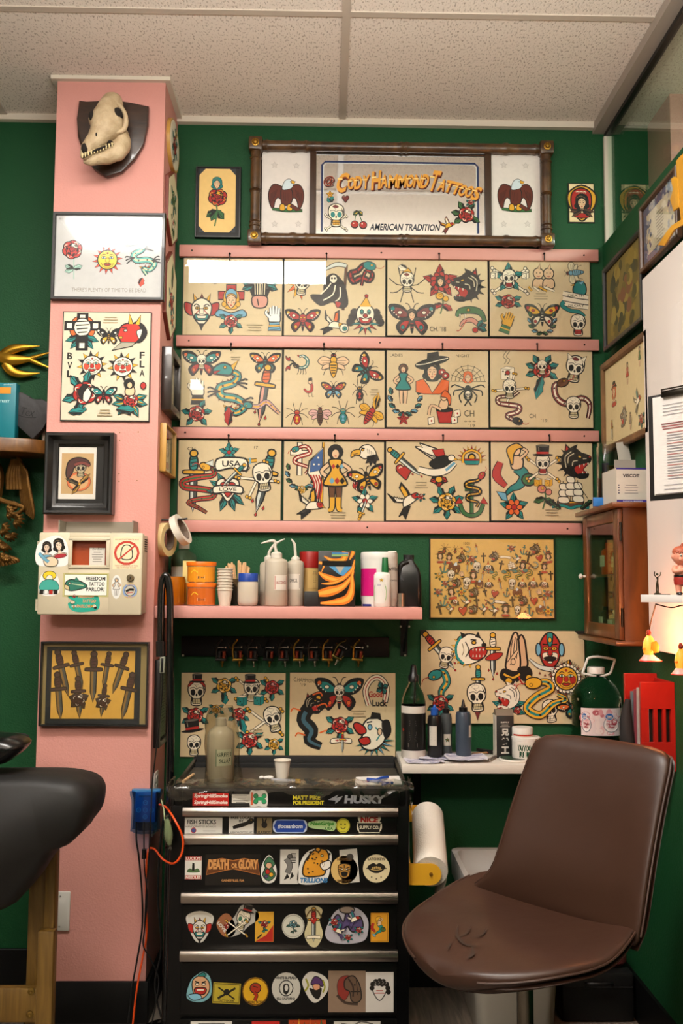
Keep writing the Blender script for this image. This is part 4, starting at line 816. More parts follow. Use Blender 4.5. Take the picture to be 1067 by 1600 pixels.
sheet('flash_sheet', 'ivory flash sheet with black panther, moth skull and big-nosed clown, above the toolbox tray', (452,1051,618,1184),[
  txt('C.HAMMOND', 477,1063,36,6, rot=-5), txt("'19", 473,1070,8,5),(butterfly, 530,1083,32,0, dict(c1=T, c2=R, c3=O)),(skull, 530,1083,12),(snake, 483,1128,34,0, dict(pts=[(.3,.8),(0,.6),(-.25,.1),(.1,-.35),(.0,-.75),(.5,-1)], w=.5, c=K, c2='#3a5a66', head=K, dots=0, fang=0)),(beast, 489,1100,15,0, dict(fx=-1, fur=0)),((lambda a: [a.L([(u, v),(u+.3*q, v+.1),(u+.4*q, v-.05)],.06, O) for u, v, q in ((.1,.95,1),(.3,.5,1),(-.4,.3,-1),(.4,-.6,1),(-.2,-.7,-1))]),481,1122,34),(horseshoe, 588,1082,24),(rose, 531,1133,22),(banner, 533,1157,14,0, dict(t='***')),(dagger, 535,1160,14,0, dict(drip=0)),(bigclown, 587,1147,31), cap(560,1115)],0,.006, border='#120d08', bw=.001)
sheet('flash_sheet', 'large ivory flash sheet with clipped corners, bulldog, praying hands and yellow sun', (657,985,914,1131),[
  (dagger, 686,1015,33,40, dict(hc=R)),(skull, 696,1028,16,-12, dict(crack=0)),(bulldog, 735,1010,24),(dagger, 770,1024,31,0, dict(hc=W)),((lambda a: a.Q([(-1,0),(-.3,.35),(.3,.35),(1,.1),(.3,-.35),(-.4,-.3)], R, .06)),772,1026,13,15),(praying, 806,1022,36),(mask, 859,1012,30),(sunface, 886,1060,25,0, dict(rays=22, fc=Y, thin=1, c1=R, c2=W)),
  (snake, 687,1078,28,0, dict(pts=[(-.4,.75),(.0,.9),(.2,.4),(-.1,-.1),(0,-.6)], w=.32, c=T, c2=Y)),(rose, 688,1098,21),(dagger, 747,1070,27,0, dict(hc=T)),(skull, 745,1090,21,5),((lambda a: a.P([(-.3,0),(.3,0),(0,-1)], P)),746,1112,12),((lambda a: [leaf(a, 0,0, g, 1,.2) for g in (20,50,130,160,200,340)]),795,1106,25),(beast, 793,1088,21,0, dict(c='#e6dcc8', hi=K, fur=0)),(rose, 782,1110,9,0, dict(lv=())),(rose, 808,1110,9,0, dict(lv=())),(skull, 860,1117,17,8, dict(tc=W)),(snake, 850,1093,31,0, dict(pts=[(-.5,.75),(.1,.8),(.3,.5),(-.4,.1),(-.8,-.4),(-.2,-.7),(.4,-.2),(1,0),(.6,.25)], w=.34, c=Y, c2=T, head=Y)),(butterfly, 892,1104,18,30, dict(c1=O, c2=T, c3=Y))],0,.010, border='#0d0a08', bw=.001, clipped=(15,))
# framed sheet crowded with tiny designs
def tiny(seed=5):
    r = random.Random(seed); it = []; fs = [(rose, {}),(skull, {}),(butterfly, {}),(swallow, {}),(heart, {}),(beast, {}),(eaglehead, {}),(flower, dict(c=Y)),(dagger, {}),(anchor, {}),(lady, {}),(snake, dict(pts=[(-.6,.6),(.2,.6),(.4,.1),(-.4,-.2),(0,-.8)], w=.35)),(scorpion, {}),(cross, dict(c=K)),(banner, dict(t='')),(hand, {}),(rose, dict(c=Y, lc=G)),(eagle_spread, {}),(clown, {}),(ship, {}),(spider, {})]
    for j in range(8):
        for i in range(11 if j % 2 else 10):
            x = 686+17.5*i+(0 if j % 2 else 8)+r.uniform(-2,2); y = 858+13.6*j+r.uniform(-2,2)
            if j == 0 and 3 < i < 6: continue
            f, kw = r.choice(fs); it.append((f, x, y, r.uniform(6.5,9), r.uniform(-15,15), kw))
    return it+[txt('1000', 729,849,10,4)]
t = sheet('framed_flash_sheet', 'black framed yellow sheet crowded with dozens of tiny designs, under the lowest pink rail', (671,841,867,967), tiny(),0,.012, '#d0a95c', 1, bw=.004, border='#171009', fade=.12)
# small pictures beside the bamboo sign
x0, x1, z0, z1 = rectY(305,260,376,371,-.014); t = thing('framed_rose_picture', 'black framed octagonal print of a woman in a red rose, left of the bamboo sign', 'picture', ((x0+x1)/2,0, z0))
m = MB().box(x0, x1,-.012,0, z0, z1); m.build('mount_board', mat('black_mount_board', '#12100f', .6), t, ang=0); frame_parts(t, x0, x1, z0, z1,0,.006,.016, black_wood)
u0, u1, w0, w1 = rectY(311,264,368,363,-.013); c = .024
MB().box(u0, u1,-.0125,-.012, w0, w1).build('grey_corner_mount', mat('slate_mount_board', '#2b2f33', .6), t, ang=0)
m = MB().prism([(u0, w0+c),(u0+c*.9, w0),(u1-c*.9, w0),(u1, w0+c),(u1, w1-c),(u1-c*.9, w1),(u0+c*.9, w1),(u0, w1-c)],-.0135,-.0125, 'xz', col=lin('#e3bd76')); a = Art()
draw(a, [(rose, 340,308,26,0, dict(lv=(), hi=Y)),(lady, 339,290,13,0, dict(hair=T, hat=0, bust=0)),((lambda a: [leaf(a, 0,.2, g, .8,.26, G) for g in (215,310,245)]+[a.L([(0,.6),(.05,0),(-.1,-.9)],.09, G)]),338,333,22)],-.0136)
m.art(a, BAKE(-.0136)); m.build('print', paper_m, t, ang=0)
t = sheet('small_flash_print', 'small print of a dark-haired woman on a shield, on green wall right of bamboo sign', (888,286,929,348),[((lambda a: a.Q([(-.7,.6),(0,1),(.7,.6),(.75,0),(.4,-.6),(0,-1),(-.4,-.6),(-.75,0)], Y, .06)),908,316,27),((lambda a: a.Q([(-.5,.5),(0,.8),(.5,.5),(.5,-.3),(0,-.9),(-.5,-.3)], R, .05)),908,316,27),((lambda a: a.text('***', 0,.55,.6,.16, W, .05)),908,316,27),(lady, 909,320,17,0, dict(hat=0)),((lambda a: [leaf(a, 0,0, g, 1,.16, N) for g in (190,215,325,350)]),908,328,19)],0,.006, '#e6cfa0', bw=.0035, border='#0f0d0b')
# ------------------------------------------------------------------ the bamboo framed sign
bamboo = wood_mat('brown_bamboo', '#2c1a0d', '#5f4020', (3,3,3),.35, coat=.25); brass = mat('aged_brass', '#a27a34', .35,1, var=.2, vscale=30)
bx0, bx1, bz0, bz1 = rectY(399,231,853,375,-.03); r_ = .021
sgn = thing('bamboo_framed_sign', 'long painted mirror sign between two eagle panels in a brown bamboo frame', 'sign', ((bx0+bx1)/2,0, bz0-r_))
def cane(p, q, name):
    P0, P1 = Vector(p), Vector(q); n = 26; pts = []; rr = []
    nodes = (.04,.13,.17,.5,.52,.86,.96)
    for i in range(n*4+1):
        t = i/(n*4); pts.append(P0.lerp(P1, t)); d = min(abs(t-x) for x in nodes); rr.append(r_*(.86 + (.16 if d < .006 else 0) + .04*math.cos(t*9)))
    MB().tube(pts, rr, 14).build(name, bamboo, sgn)
zc = -.032
cane((bx0, zc, bz0),(bx1, zc, bz0), 'bamboo_rail'); cane((bx0, zc, bz1),(bx1, zc, bz1), 'bamboo_rail')
cane((bx0, zc, bz0),(bx0, zc, bz1), 'bamboo_post'); cane((bx1, zc, bz0),(bx1, zc, bz1), 'bamboo_post')
for x in (bx0, bx1):
    for z in (bz0, bz1):
        o = MB().box(x-.025, x+.025,-.058,-.004, z-.024, z+.024, bev=.006).build('corner_block', bamboo, sgn)
        q = MB().lathe([(.0135,0),(.0135,-.003),(.009,-.004),(.006,-.008),(0,-.009)],(x, -.058, z),16,0, 'y')
        for k in range(8): t = PI*k/4; q.ell((x+.0095*math.cos(t),-.061, z+.0095*math.sin(t)),(.003,.002,.003), n=6, k=4)
        q.build('brass_rosette', brass, o)
bwood = mat('brown_frame_wood', '#3a2413', .5, var=.15)
yb = -.018
def inner(l, r): return rectY(l, 240, r, 368, yb)
ix0 = onY(407,300, yb).x; ix1 = onY(846,300, yb).x; iz0 = bz0+.012; iz1 = bz1-.012
MB().box(ix0, ix1,-.012,-.001, iz0, iz1).build('back_panel', bwood, sgn, ang=0)
for l, r in ((484,494),(757,767)): a_, b_, _, _ = inner(l, r); MB().box(a_, b_, -.03,-.01, iz0, iz1, bev=.002).build('divider_strip', bwood, sgn)
for l, r, cx in ((409,484,447),(767,844,805)):
    a_, b_, _, _ = inner(l, r); m = MB().box(a_, b_, -.018,-.0122, iz0, iz1, col=lin('#dcd3cc')); a = Art()
    draw(a, [(eagle_spread, cx, 306,27)],-.018)
    k = (3.25)/F
    for px, py in ((cx-18,258),(cx+16,259),(cx-18,350),(cx+19,350)):
        c = onY(px, py, -.018); a.at(c.x, c.z, 5.5*k); a.P([(math.cos(PI/2+PI*i/5)*(1 if i % 2 == 0 else .45), math.sin(PI/2+PI*i/5)*(1 if i % 2 == 0 else .45)) for i in range(10)], '#cfc6c0', .12, '#b9afa9')
    m.art(a, BAKE(-.018)); o = m.build('eagle_panel', paper_m, sgn, ang=0); o['label'] = 'white panel with a brown eagle and four embossed stars'
a_, b_, _, _ = inner(494,757)
mir = mat('silvered_mirror', '#f6f8f6', .06,1, bump=.02, bscale=40)
mo = MB().box(a_, b_, -.019,-.0122, iz0, iz1).build('mirror_panel', mir, sgn, ang=0)
enamel = ink_mat('sign_enamel', .35,.3,.04)
a = Art(); k = 3.25/F; c0 = onY(625,306,-.0195); a.at(c0.x, c0.z, k)
X0, X1, Z0, Z1 = -129,129,-61,58.5
for d, wd, cc in ((3,3.2, '#1d2d55'),(5.2,1.2, '#cfd3d2')):
    pts = [(X0+d, Z0),(X0+d, Z1-d-5),(X0+d+5, Z1-d),(X1-d-5, Z1-d),(X1-d, Z1-d-5),(X1-d, Z0)]; a.L(pts, wd, cc, 0)
letters = [('@', -117,23,20,0),('C', -97,21,34,-2),('O', -81,20,21,3),('D', -70,21,22,6),('Y', -58,22,23,8),('H', -42,25,31,9),('A', -28,24,22,8),('M', -14,24,22,7),('M', 1,24,22,5),('O', 14,25,22,2),('N', 26,25,22,0),('D', 38,25,24,-2),('T', 52,26,36,-6),('A', 66,19,21,-8),('T', 77,17,21,-10),('T', 89,14,21,-11),('O', 99,11,21,-12),('O', 110,9,21,-13),('S', 121,6,25,-14)]
for dx, dy, cc, bo in ((1.6,-2.2, '#33150d', .05),(.6,-.8, '#7b2e14', .04),(0,0, '#d99a3c', .01)):
    for ch, x, y, h, rt in letters:
        wd = {'@': 17, 'C': 17, 'H': 15, 'M': 14.5, 'T': 13, 'S': 12}.get(ch, 11.5)
        a.T = (*a.tp((x+dx, y+dy)), k, math.cos(math.radians(rt)), math.sin(math.radians(rt)),1, k); a.text(ch, 0,0, wd, h*(.98 if ch != '@' else .85), cc if ch != '@' else ('#33150d' if bo > .03 else '#8d3418'), bo+.02 if ch != '@' else .0,.22); a.T = (c0.x, c0.z, k, 1,0,1, k)
for ch, x, y, h, rt in letters[1:]:
    a.T = (*a.tp((x, y+h*.17)), k, math.cos(math.radians(rt)), math.sin(math.radians(rt)),1, k); a.rect(-4,4,-h*.04, h*.04, '#f0cf86'); a.T = (c0.x, c0.z, k, 1,0,1, k)
a.text('American Tradition'.upper(),7,-52,112,11, '#1a2233', .02,.18)
def onsign(fn, sx_, sy_, s, rot=0, **kw): a.at(*((c0.x+sx_*k),(c0.z+sy_*k)), s*k, rot, lay=a.lay); fn(a, **kw)
onsign(flower, -113,1,7, c=Y, m=O, lc=Y); onsign(leaf, -113,-12,9, x=0, y=0, ang=60, l=1.2, w=.45, c=T); onsign(leaf, -112,-12,9, x=0, y=0, ang=130, l=1, w=.4, c=T); onsign(heart, -88,-6,8,0, c=P)
onsign(bones, -103,-44,15,0, k=1.15, c=W, tip=W); onsign(skull, -103,-34,20, crack=2, tc=Y, fe=T); onsign(cherries, -67,-40,17); onsign(rose, 107,-30,24, lv=(60,120,170,215,330), lc=G); onsign(swallow, 77,-48,14,0, c=P, belly=Y, wing2=W); onsign(rose, 114,-10,8)
m = MB().art(a, BAKE(-.0192)); m.build('painted_lettering', enamel, mo, ang=0)

# ------------------------------------------------------------------ pink column, front face
pz = YC
# mounted skull
shield = wood_mat('dark_walnut', '#1d0f08', '#3d2412', (2,2,8),.35, coat=.3)
def Cp(px, py, y=YC-.022): return onY(px, py, y)
t = thing('mounted_skull', 'bleached animal skull on a dark wooden shield at the top of the pink column', 'trophy', (Cp(175,276).x, YC, Cp(175,276).z))
pts = [(123,156),(150,161),(176,153),(203,163),(232,165),(231,195),(224,225),(210,248),(190,268),(166,276),(145,262),(130,240),(121,213),(120,185)]
q = [(Cp(x, y).x, Cp(x, y).z) for x, y in pts]; MB().prism(q, YC-.022, YC, 'xz', bev=.006).build('shield_plaque', [shield], t)
bone = mat('bleached_bone', '#cdb897', .55, var=.16, vscale=34, bump=.8, bscale=90, col2='#8a6f4a'); dark = mat('dark_cavity', '#1a120c', .9)
def blobpath(mb, P_, n=16, M=0):
    """P_: (px, py, depth out of plaque, half width px, half depth m)"""
    rings = []; q = smooth_open(P_, 4); cs = [Vector((onY(p[0], p[1], YC-.05).x, YC-.03-p[2], onY(p[0], p[1], YC-.05).z)) for p in q]
    for i, p in enumerate(q):
        d = (cs[min(i+1, len(q)-1)]-cs[max(i-1,0)]).normalized(); s = d.cross(Vector((0,-1,0))).normalized(); o = s.cross(d).normalized(); w_ = p[3]*3/F
        rings.append([tuple(cs[i]+s*w_*math.cos(2*PI*j/n)+o*p[4]*math.sin(2*PI*j/n)) for j in range(n)])
    mb.loft(rings, M)
def rough_up(m, amp=.0035, f=38):
    from mathutils import noise
    m.v = [tuple(Vector(v)+noise.noise_vector(Vector(v)*f)*amp+noise.noise_vector(Vector(v)*f*3)*amp*.4) for v in m.v]; return m
m = MB(); blobpath(m, [(181,154,.012,5,.01),(179,161,.03,15,.03),(176,173,.045,18,.038),(172,186,.055,21,.042),(171,199,.06,27,.042),(168,212,.065,24,.04),(159,227,.07,16,.034),(150,241,.075,13,.03),(143,252,.078,11,.024),(138,261,.075,5,.012)],24)
sk = rough_up(m).build('cranium', bone, t, ang=70)
m = MB(); blobpath(m, [(190,205,.02,8,.02),(192,220,.03,13,.03),(187,237,.04,16,.03),(174,250,.052,14,.024),(160,257,.062,10,.02),(148,261,.068,8,.016),(137,262,.068,4,.01)],24); rough_up(m).build('jawbone', bone, t, ang=70)
def A3(px, py, d): v = onY(px, py, YC-.05); return (v.x, YC-.03-d, v.z)
m = MB().tube([A3(183,172,.06), A3(193,178,.07), A3(201,193,.065), A3(198,211,.06), A3(186,220,.075)],[.006,.007,.008,.009,.006],8, sm=3).tube([A3(157,186,.05), A3(151,196,.05), A3(149,210,.05), A3(153,222,.06)],[.006,.007,.007,.005],8, sm=3); m.build('cheekbone', bone, t, ang=60)
for nm_, ar_ in zip(('eye_socket', 'eye_socket', 'nasal_cavity', 'jaw_gap', 'brow_hole'),((A3(189,192,.07),(.017,.022,.024)),(A3(151,197,.085),(.009,.014,.016)),(A3(142,249,.097),(.012,.010,.017)),(A3(176,233,.055),(.014,.022,.008)),(A3(160,229,.100),(.003,.006,.008)))): MB().ell(ar_[0], ar_[1], n=12, k=8).build(nm_, dark, t, ang=60)
m = MB()
m.tube([A3(138,262,.094), A3(160,250,.092), A3(182,236,.07)],.004,8, m=1)
for i in range(11): px = 139+4.2*i; py = 259-2.3*i; v = A3(px, py, .102-.0028*i); m.tube([v, (v[0]+.001, v[1]-.003, v[2]-.014)],[.004,.0015],6)
m.build('teeth', [mat('old_teeth', '#c9b586', .4), dark], t, ang=60)
# ENJOY LIFE frame
def framed(name, label, box, items, Y, w, d, fm, paper, glass=1, mat_in=0, matc=None, cat='picture', prof=None, fade=0, matpic=None, gm=None):
    x0, x1, z0, z1 = rectY(*box, Y-d); t = thing(name, label, cat, ((x0+x1)/2, Y, z0))
    MB().box(x0+.002, x1-.002, Y-.006, Y, z0+.002, z1-.002).build('back_board', mat('dark_mount_board', '#1a130d', .6), t, ang=0)
    frame_parts(t, x0, x1, z0, z1, Y, w, d, fm, prof)
    if matc: MB().box(x0+w*.8, x1-w*.8, Y-.009, Y-.006, z0+w*.8, z1-w*.8).build('mat_board', mat('mat_board_'+matc.strip('#'), matc, .7), t, ang=0)
    i = w+mat_in; px0, px1, pz0, pz1 = x0+i*.95, x1-i*.95, z0+i*.95, z1-i*.95
    if matpic: px0, px1, pz0, pz1 = rectY(*matpic, Y-.01)
    m = MB().box(px0, px1, Y-.0105, Y-.009, pz0, pz1, col=lin(paper)); a = Art(fade, paper); draw(a, items, Y-.0105,(px0, px1, pz0, pz1)); m.art(a, BAKE(Y-.0105)); m.build('print', paper_m, t, ang=0)
    if glass: MB().box(x0+w*.9, x1-w*.9, Y-.0165, Y-.0145, z0+w*.9, z1-w*.9).build('glass_cover', gm or glass_m, t, ang=0)
    return t
framed('framed_picture', 'wide black framed white print with red rose, yellow sun and dragon, on the column', (80,331,257,468),[
  (rose, 113,390,27,0, dict(lv=(), c='#b8342f')),((lambda a: [a.L([(0,1),(.05,-1)],.1, '#8fb5a5')]+[leaf(a, 0,0, g, .9,.3, '#9fc4b4') for g in (160,20,200)]),115,420,15),(sunface, 168,406,22,0, dict(fc='#e8c43a', c1='#c9442c', c2='#c9442c', cheeks=0, rays=14)),(dragon, 229,400,31,15, dict(c='#e8d9a0', b='#4fa49a')),(leaf, 222,440,10,0, dict(x=0, y=.6, ang=-100, l=1.4, w=.5, c='#c9442c')),
  txt('ENJOY LIFE', 170,357,42,7, '#b9b2a6'), txt("THERE'S PLENTY OF TIME TO BE DEAD", 170,453,118,6.5, '#8b8378'), txt('9/17', 97,342,9,4, '#4a4540')], YC, .011,.02, black_wood, '#bfbdbb', fade=.0, gm=satin_glass)
def devil_profile(a):
    a.Q([(.1,.55),(.6,.5),(.85,.0),(.5,-.5),(.1,-.3)], K, .03); a.Q([(-.7,-.1),(-.5,.4),(0,.55),(.45,.4),(.5,-.2),(.1,-.6),(-.4,-.55),(-.6,-.35)], '#b52c20', .05)
    a.P([(-.15,.5),(-.1,1.05),(.1,.5)], Y, .04); a.P([(.2,.5),(.5,1.0),(.45,.45)], Y, .04); a.P([(-.5,-.5),(-1,-.95),(.1,-.7),(.2,-.5)], '#9c9683', .03); a.E(-.3,.15,.09,.06, W, .03); a.Q([(.3,.1),(.6,.2),(.45,-.3)], W, .03); a.E(-.55,-.25,.1,.06, Y, .02); a.L([(-.5,.3),(-.2,.28)],.06)
def crossburst(a):
    a.E(0,.2,.7,.7, O, .03); 
    for g in (200,230,310,340): leaf(a, 0,-.2, g, .95,.18, T)
    a.P([(-.28,-1),(.28,-1),(.28,.1),(.95,.1),(.95,.55),(.28,.55),(.28,1),(-.28,1),(-.28,.55),(-.95,.55),(-.95,.1),(-.28,.1)], K, .05)
    for x, y in ((0,.8),(.7,.33),(-.7,.33),(0,-.75)): a.rect(x-.15, x+.15, y-.15, y+.15, W, .03)
    a.E(0,.25,.45,.5, W, .04)
    for i in range(5): a.L([(-.4+.05*i, .55-.2*i),(.4-.05*i, .6-.2*i)],.07, K)
def roselady(a): rose(a.at_rel(0,.1,1.2), R, T, (80,130,200,250)); a.back(); a.Q([(-.3,.1),(0,.5),(.35,.1),(.1,-.4)], W, .04); a.Q([(-.35,.1),(-.1,.55),(.2,.5),(-.05,.1),(-.1,-.3)], K, .02); a.S([(.1,-.7),(-.2,-.95)],.1, T)
def womanrose(a):
    for g in (20,160,190,350,230,300): leaf(a, 0,-.25, g, .95,.2, T, Y)
    rose(a.at_rel(.05,-.2,.75), R, T, ()); a.back(); a.Q([(-.2,.1),(.2,.1),(.2,.5),(-.2,.45)], S, .04); a.E(-.05,.7,.27,.27, K, .03); a.E(-.02,.62,.13,.16, S, .02); a.E(.7,.6,.14,.18, R, .03); a.S([(0,-.7),(0,-1)],.06, K)
vs = [txt(c, 109, y, 8,11, K, .03) for c, y in (('B', 556),('V', 571),('L', 584))]+[txt(c, 222, y, 8,11, K, .03) for c, y in (('F', 555),('L', 569),('A', 583))]
sheet('flash_sheet', 'cream flash sheet lettered BVL and FLA with two sun faces, middle of the pink column', (96,487,235,658),[
  (crossburst, 128,516,27),(butterfly, 170,525,17,0, dict(c1=K, c2=Y, c3=W, face=0)),(devil_profile, 205,517,27),(sunface, 144,571,22,0, dict()),(sunface, 192,573,22,0, dict(frown=1)),(roselady, 120,617,27),(butterfly, 162,617,18,0, dict(c1=T, c2=R, c3=W)),(womanrose, 205,620,27), cap(173,500,26,3), cap(164,645,24,3),(leaf, 120,645,20,0, dict(x=-.6, y=0, ang=10, l=1.3, w=.3, c=T)),(leaf, 196,640,22,0, dict(x=-.6, y=0, ang=0, l=1.3, w=.3, c=T))]+vs, YC, .008, '#cdc1a9', border='#120e0b', bw=.003)
def aviator(a):
    a.E(.1,-.5,.75,.6, '#c9683c', .02); a.E(.1,-.5,.6,.48, '#c79b6a', 0); skull(a.at_rel(.2,.3,.55), '#b3a486', 0); a.back(); a.Q([(-.7,.1),(-.55,.75),(0,1.0),(.6,.85),(.75,.5),(.2,.6),(-.2,.4),(-.35,.0),(-.6,-.3)], '#4b2a26', .05); a.S([(-.2,.55),(.3,.68),(.75,.5)],.17, '#7a3b34', .03)
    leaf(a, .15,-.65,160,.95,.13, '#5d5338'); leaf(a, .15,-.65,45,.9,.15, '#b8893a'); leaf(a, .15,-.65,235,.8,.14, '#b8893a'); a.E(.15,-.65,.08,.08, Y, .02)
framed('framed_picture', 'thick black framed print of a skull in a flying helmet, above the dispenser box', (68,675,176,803),[((lambda a: a.rect(-1,1,-1.28,1.28, '#bd9a6b')),121,740,23),(aviator, 121,740,23)], YC, .036,.045, black_wood, '#ded6ca', 1,0, '#141210', prof=[(0,0),(0,.9),(.12,1),(.3,.98),(.62,.5),(.9,.45),(1,.4),(1,0)], matpic=(92,699,150,780))
# daggers under glass
def dg(a, fl=0):
    if fl: 
        for g in (20,100,160,220,300): leaf(a, 0,-.1, g, .5,.18, '#352417')
    dagger(a, '#3b2026', 1, '#7d5f30', 0, '#3b2a2e'); (fl and rose(a.at_rel(0,-.1,.6), '#3b1c1c', '#352417', ())); a.back() if fl else None
dd = [(dg, 98,1052,33,15),(dg, 122,1048,28,14),(dg, 146,1058,35,0),(dg, 166,1048,26,-8),(dg, 187,1052,30,-18),(dg, 92,1088,33,6),(dg, 123,1090,29,4, dict(fl=1)),(dg, 161,1095,23,-6, dict(fl=1)),(dg, 199,1088,33,-12)]
x0, x1, z0, z1 = rectY(62,1003,231,1135, YC-.02); t = thing('framed_picture', 'glazed yellow print of nine dark daggers, lowest on the pink column', 'picture', ((x0+x1)/2, YC, z0))
MB().box(x0, x1, YC-.006, YC, z0, z1).build('back_board', mat('olive_mat_board', '#8a7647', .7), t, ang=0)
frame_parts(t, x0, x1, z0, z1, YC, .005,.022, black_wood, [(0,0),(0,1),(1,1),(1,0)])
u = rectY(72,1011,219,1131, YC-.007); MB().box(*u[:2], YC-.009, YC-.006, *u[2:]).build('dark_mat_board', mat('near_black_mat', '#1b1d1a', .7), t, ang=0)
u = rectY(80,1017,210,1123, YC-.01); m = MB().box(*u[:2], YC-.010, YC-.009, *u[2:], col=lin('#c99a40')); a = Art(.05, '#c99a40'); draw(a, dd, YC-.010); m.art(a, BAKE(YC-.010)); m.build('print', paper_m, t, ang=0)
MB().box(x0+.004, x1-.004, YC-.02, YC-.018, z0+.004, z1-.004).build('glass_cover', glass_m, t, ang=0)

# beige dispenser box
ivory = mat('ivory_plastic', '#c5b99f', .4, var=.04); greyp = mat('grey_plastic', '#7d7466', .5); stick = ink_mat('sticker_vinyl', .35,.3,.03)
YB = YC-.105
def rb(l, t_, r, b): return rectY(l, t_, r, b, YB)
x0, x1, z0, z1 = rb(59,832,222,961); t = thing('dispenser_box', 'ivory wall dispenser box covered in stickers with orange pouch in its window', 'dispenser', ((x0+x1)/2, YC, z0))
q = MB().box(x0+.012, x1-.004, YB+.028, YC, z0+.003, z1-.003, bev=.006)
q.build('housing', ivory, t)
lz = z1; m = MB(); ua = rb(87,812,205,836)
m.box(ua[0], ua[0]+.004, YB+.03, YC-.002, z1-.004, ua[3]).box(ua[1]-.004, ua[1], YB+.03, YC-.002, z1-.004, ua[3]).box(ua[0], ua[1], YC-.006, YC-.001, z1-.004, ua[3]).box(ua[0], ua[1], YB+.03, YB+.034, z1-.004, z1+.004)
m.build('top_tray', greyp, t)
dr = MB(); w0 = rb(109,842,170,886); i0 = rb(114,846,165,883)
# door: four slabs round the window
dr.box(x0, w0[0], YB, YB+.03, z0, z1, bev=.006).box(w0[1], x1, YB, YB+.03, z0, z1, bev=.006).box(w0[0]-.004, w0[1]+.004, YB+.0004, YB+.0296, w0[3]-.001, z1-.0004, bev=.004).box(w0[0]-.004, w0[1]+.004, YB+.0004, YB+.0296, z0+.0004, w0[2]+.001, bev=.004)
door = dr.build('door', ivory, t)
rg = MB(); fw = .009
rg.box(w0[0]-.004, w0[1]+.004, YB-.004, YB+.002, w0[3]-.006, w0[3]+.004, bev=.002).box(w0[0]-.004, w0[1]+.004, YB-.004, YB+.002, w0[2]-.004, w0[2]+.006, bev=.002).box(w0[0]-.004, w0[0]+.008, YB-.004, YB+.002, w0[2], w0[3], bev=.002).box(w0[1]-.008, w0[1]+.004, YB-.004, YB+.002, w0[2], w0[3], bev=.002)
rg.build('window_bezel', ivory, door)
m = MB().box(w0[0]-.002, w0[1]+.002, YB+.02, YB+.024, w0[2]-.002, w0[3]+.002); o = m.build('orange_pouch', mat('orange_pouch', '#8f3a17', .35, var=.25, vscale=14, bump=.4, bscale=20), t)
ca = rectY(140,856,164,883, YB+.018); m = MB().box(ca[0], ca[1], YB+.016, YB+.018, ca[2], ca[3], col=lin('#cfc8bd')); a = Art(); draw(a, [((lambda a: a.lines(0,8,18,5,3.6,1, '#6d665e')),152,871,1), txt('choreBoard', 153,857.5,17,3.4, '#2b2722')], YB+.016); m.art(a, BAKE(YB+.016)); m.build('instruction_card', stick, t, ang=0)
for z in (z0+.03, z1-.045): MB().tube([(x0-.004, YB+.018, z-.018),(x0-.004, YB+.018, z+.018)],.006,10).box(x0-.004, x0+.006, YB+.014, YB+.022, z-.018, z+.018).build('hinge', ivory, t)
c = onY(204,903, YB); MB().lathe([(.0115,0),(.0115,-.004),(.009,-.006),(0,-.0062)],(c.x, YB, c.z),20,0, 'y').box(c.x-.001, c.x+.001, YB-.0068, YB-.005, c.z-.005, c.z+.003,1).build('key_lock', [mat('nickel_lock', '#8a7d64', .3,1), dark], door)
m = MB()
for k in range(6): m.box(x1-.006, x1-.002, YB+.05, YB+.085, z1-.02-.007*k, z1-.017-.007*k)
m.build('vent_slot', dark, t, ang=0)
def stk(parent, px, py, w, h, items, shape='rect', col='#e6e2da', label=None, Y=None, name='sticker', rot=0, pts=None, mt=None):
    """a flat sticker w by h pixels of the photograph with its printed design"""
    Y = YB if Y is None else Y; k = (Y-CAM.y)/F; c = onY(px, py, Y); a = Art(); a.at(c.x, c.z, k, rot)
    if shape == 'rect': a.P([(-w/2,-h/2),(w/2,-h/2),(w/2, h/2),(-w/2, h/2)], col, 0)
    elif shape == 'oval': a.E(0,0, w/2, h/2, col, 0, n=24)
    else: a.Q(pts, col, 0)
    l0 = a.lay
    for it in items:
        fn, ix, iy, s = it[:4]; r2 = it[4] if len(it) > 4 else 0; kw = dict(it[5]) if len(it) > 5 else {}; fx = kw.pop('fx', 1); ky = kw.pop('ky', 1)
        rr = math.radians(rot); a.at(c.x+k*(ix*math.cos(rr)-iy*math.sin(rr)), c.z+k*(ix*math.sin(rr)+iy*math.cos(rr)), s*k, rot+r2, fx, lay=a.lay, ky=s*k*ky); fn(a, **kw)
    m = MB().art(a, lambda u, v, h: (u, Y-h*1.5-.0002, v)); o = m.build(name, mt or stick, parent, ang=0)
    if label: o['label'] = label
    return o
def tx(s, x, y, w, h, col=K, bold=0, sh=0, rot=0): return ((lambda a: a.text(s, 0,0, w, h, col, bold, sh)), x, y, 1, rot)
stk(door, 82,861,48,49,[(lady, -9,3,12,0, dict(hair=K, hat=0, dress=B, skin='#d9c0a8')),(lady, 10,6,14,10, dict(hair=K, hat=0, dress='#a02c34', skin='#e0c9b0')),((lambda a: a.Q([(-.8,-.2),(0,.1),(.7,-.3),(.5,-.9),(-.6,-.9)], '#d8c3a4', .05)),-1,-10,14),((lambda a: a.S([(-.9,.2),(-.3,-.4),(.2,-.8)],.3, B, .03)),-8,-6,14)], 'blob', '#e9e5e0', 'white sticker of two dark-haired figures', pts=[(-24,-20),(-24,8),(-10,20),(8,24),(22,12),(24,-20),(0,-24)])
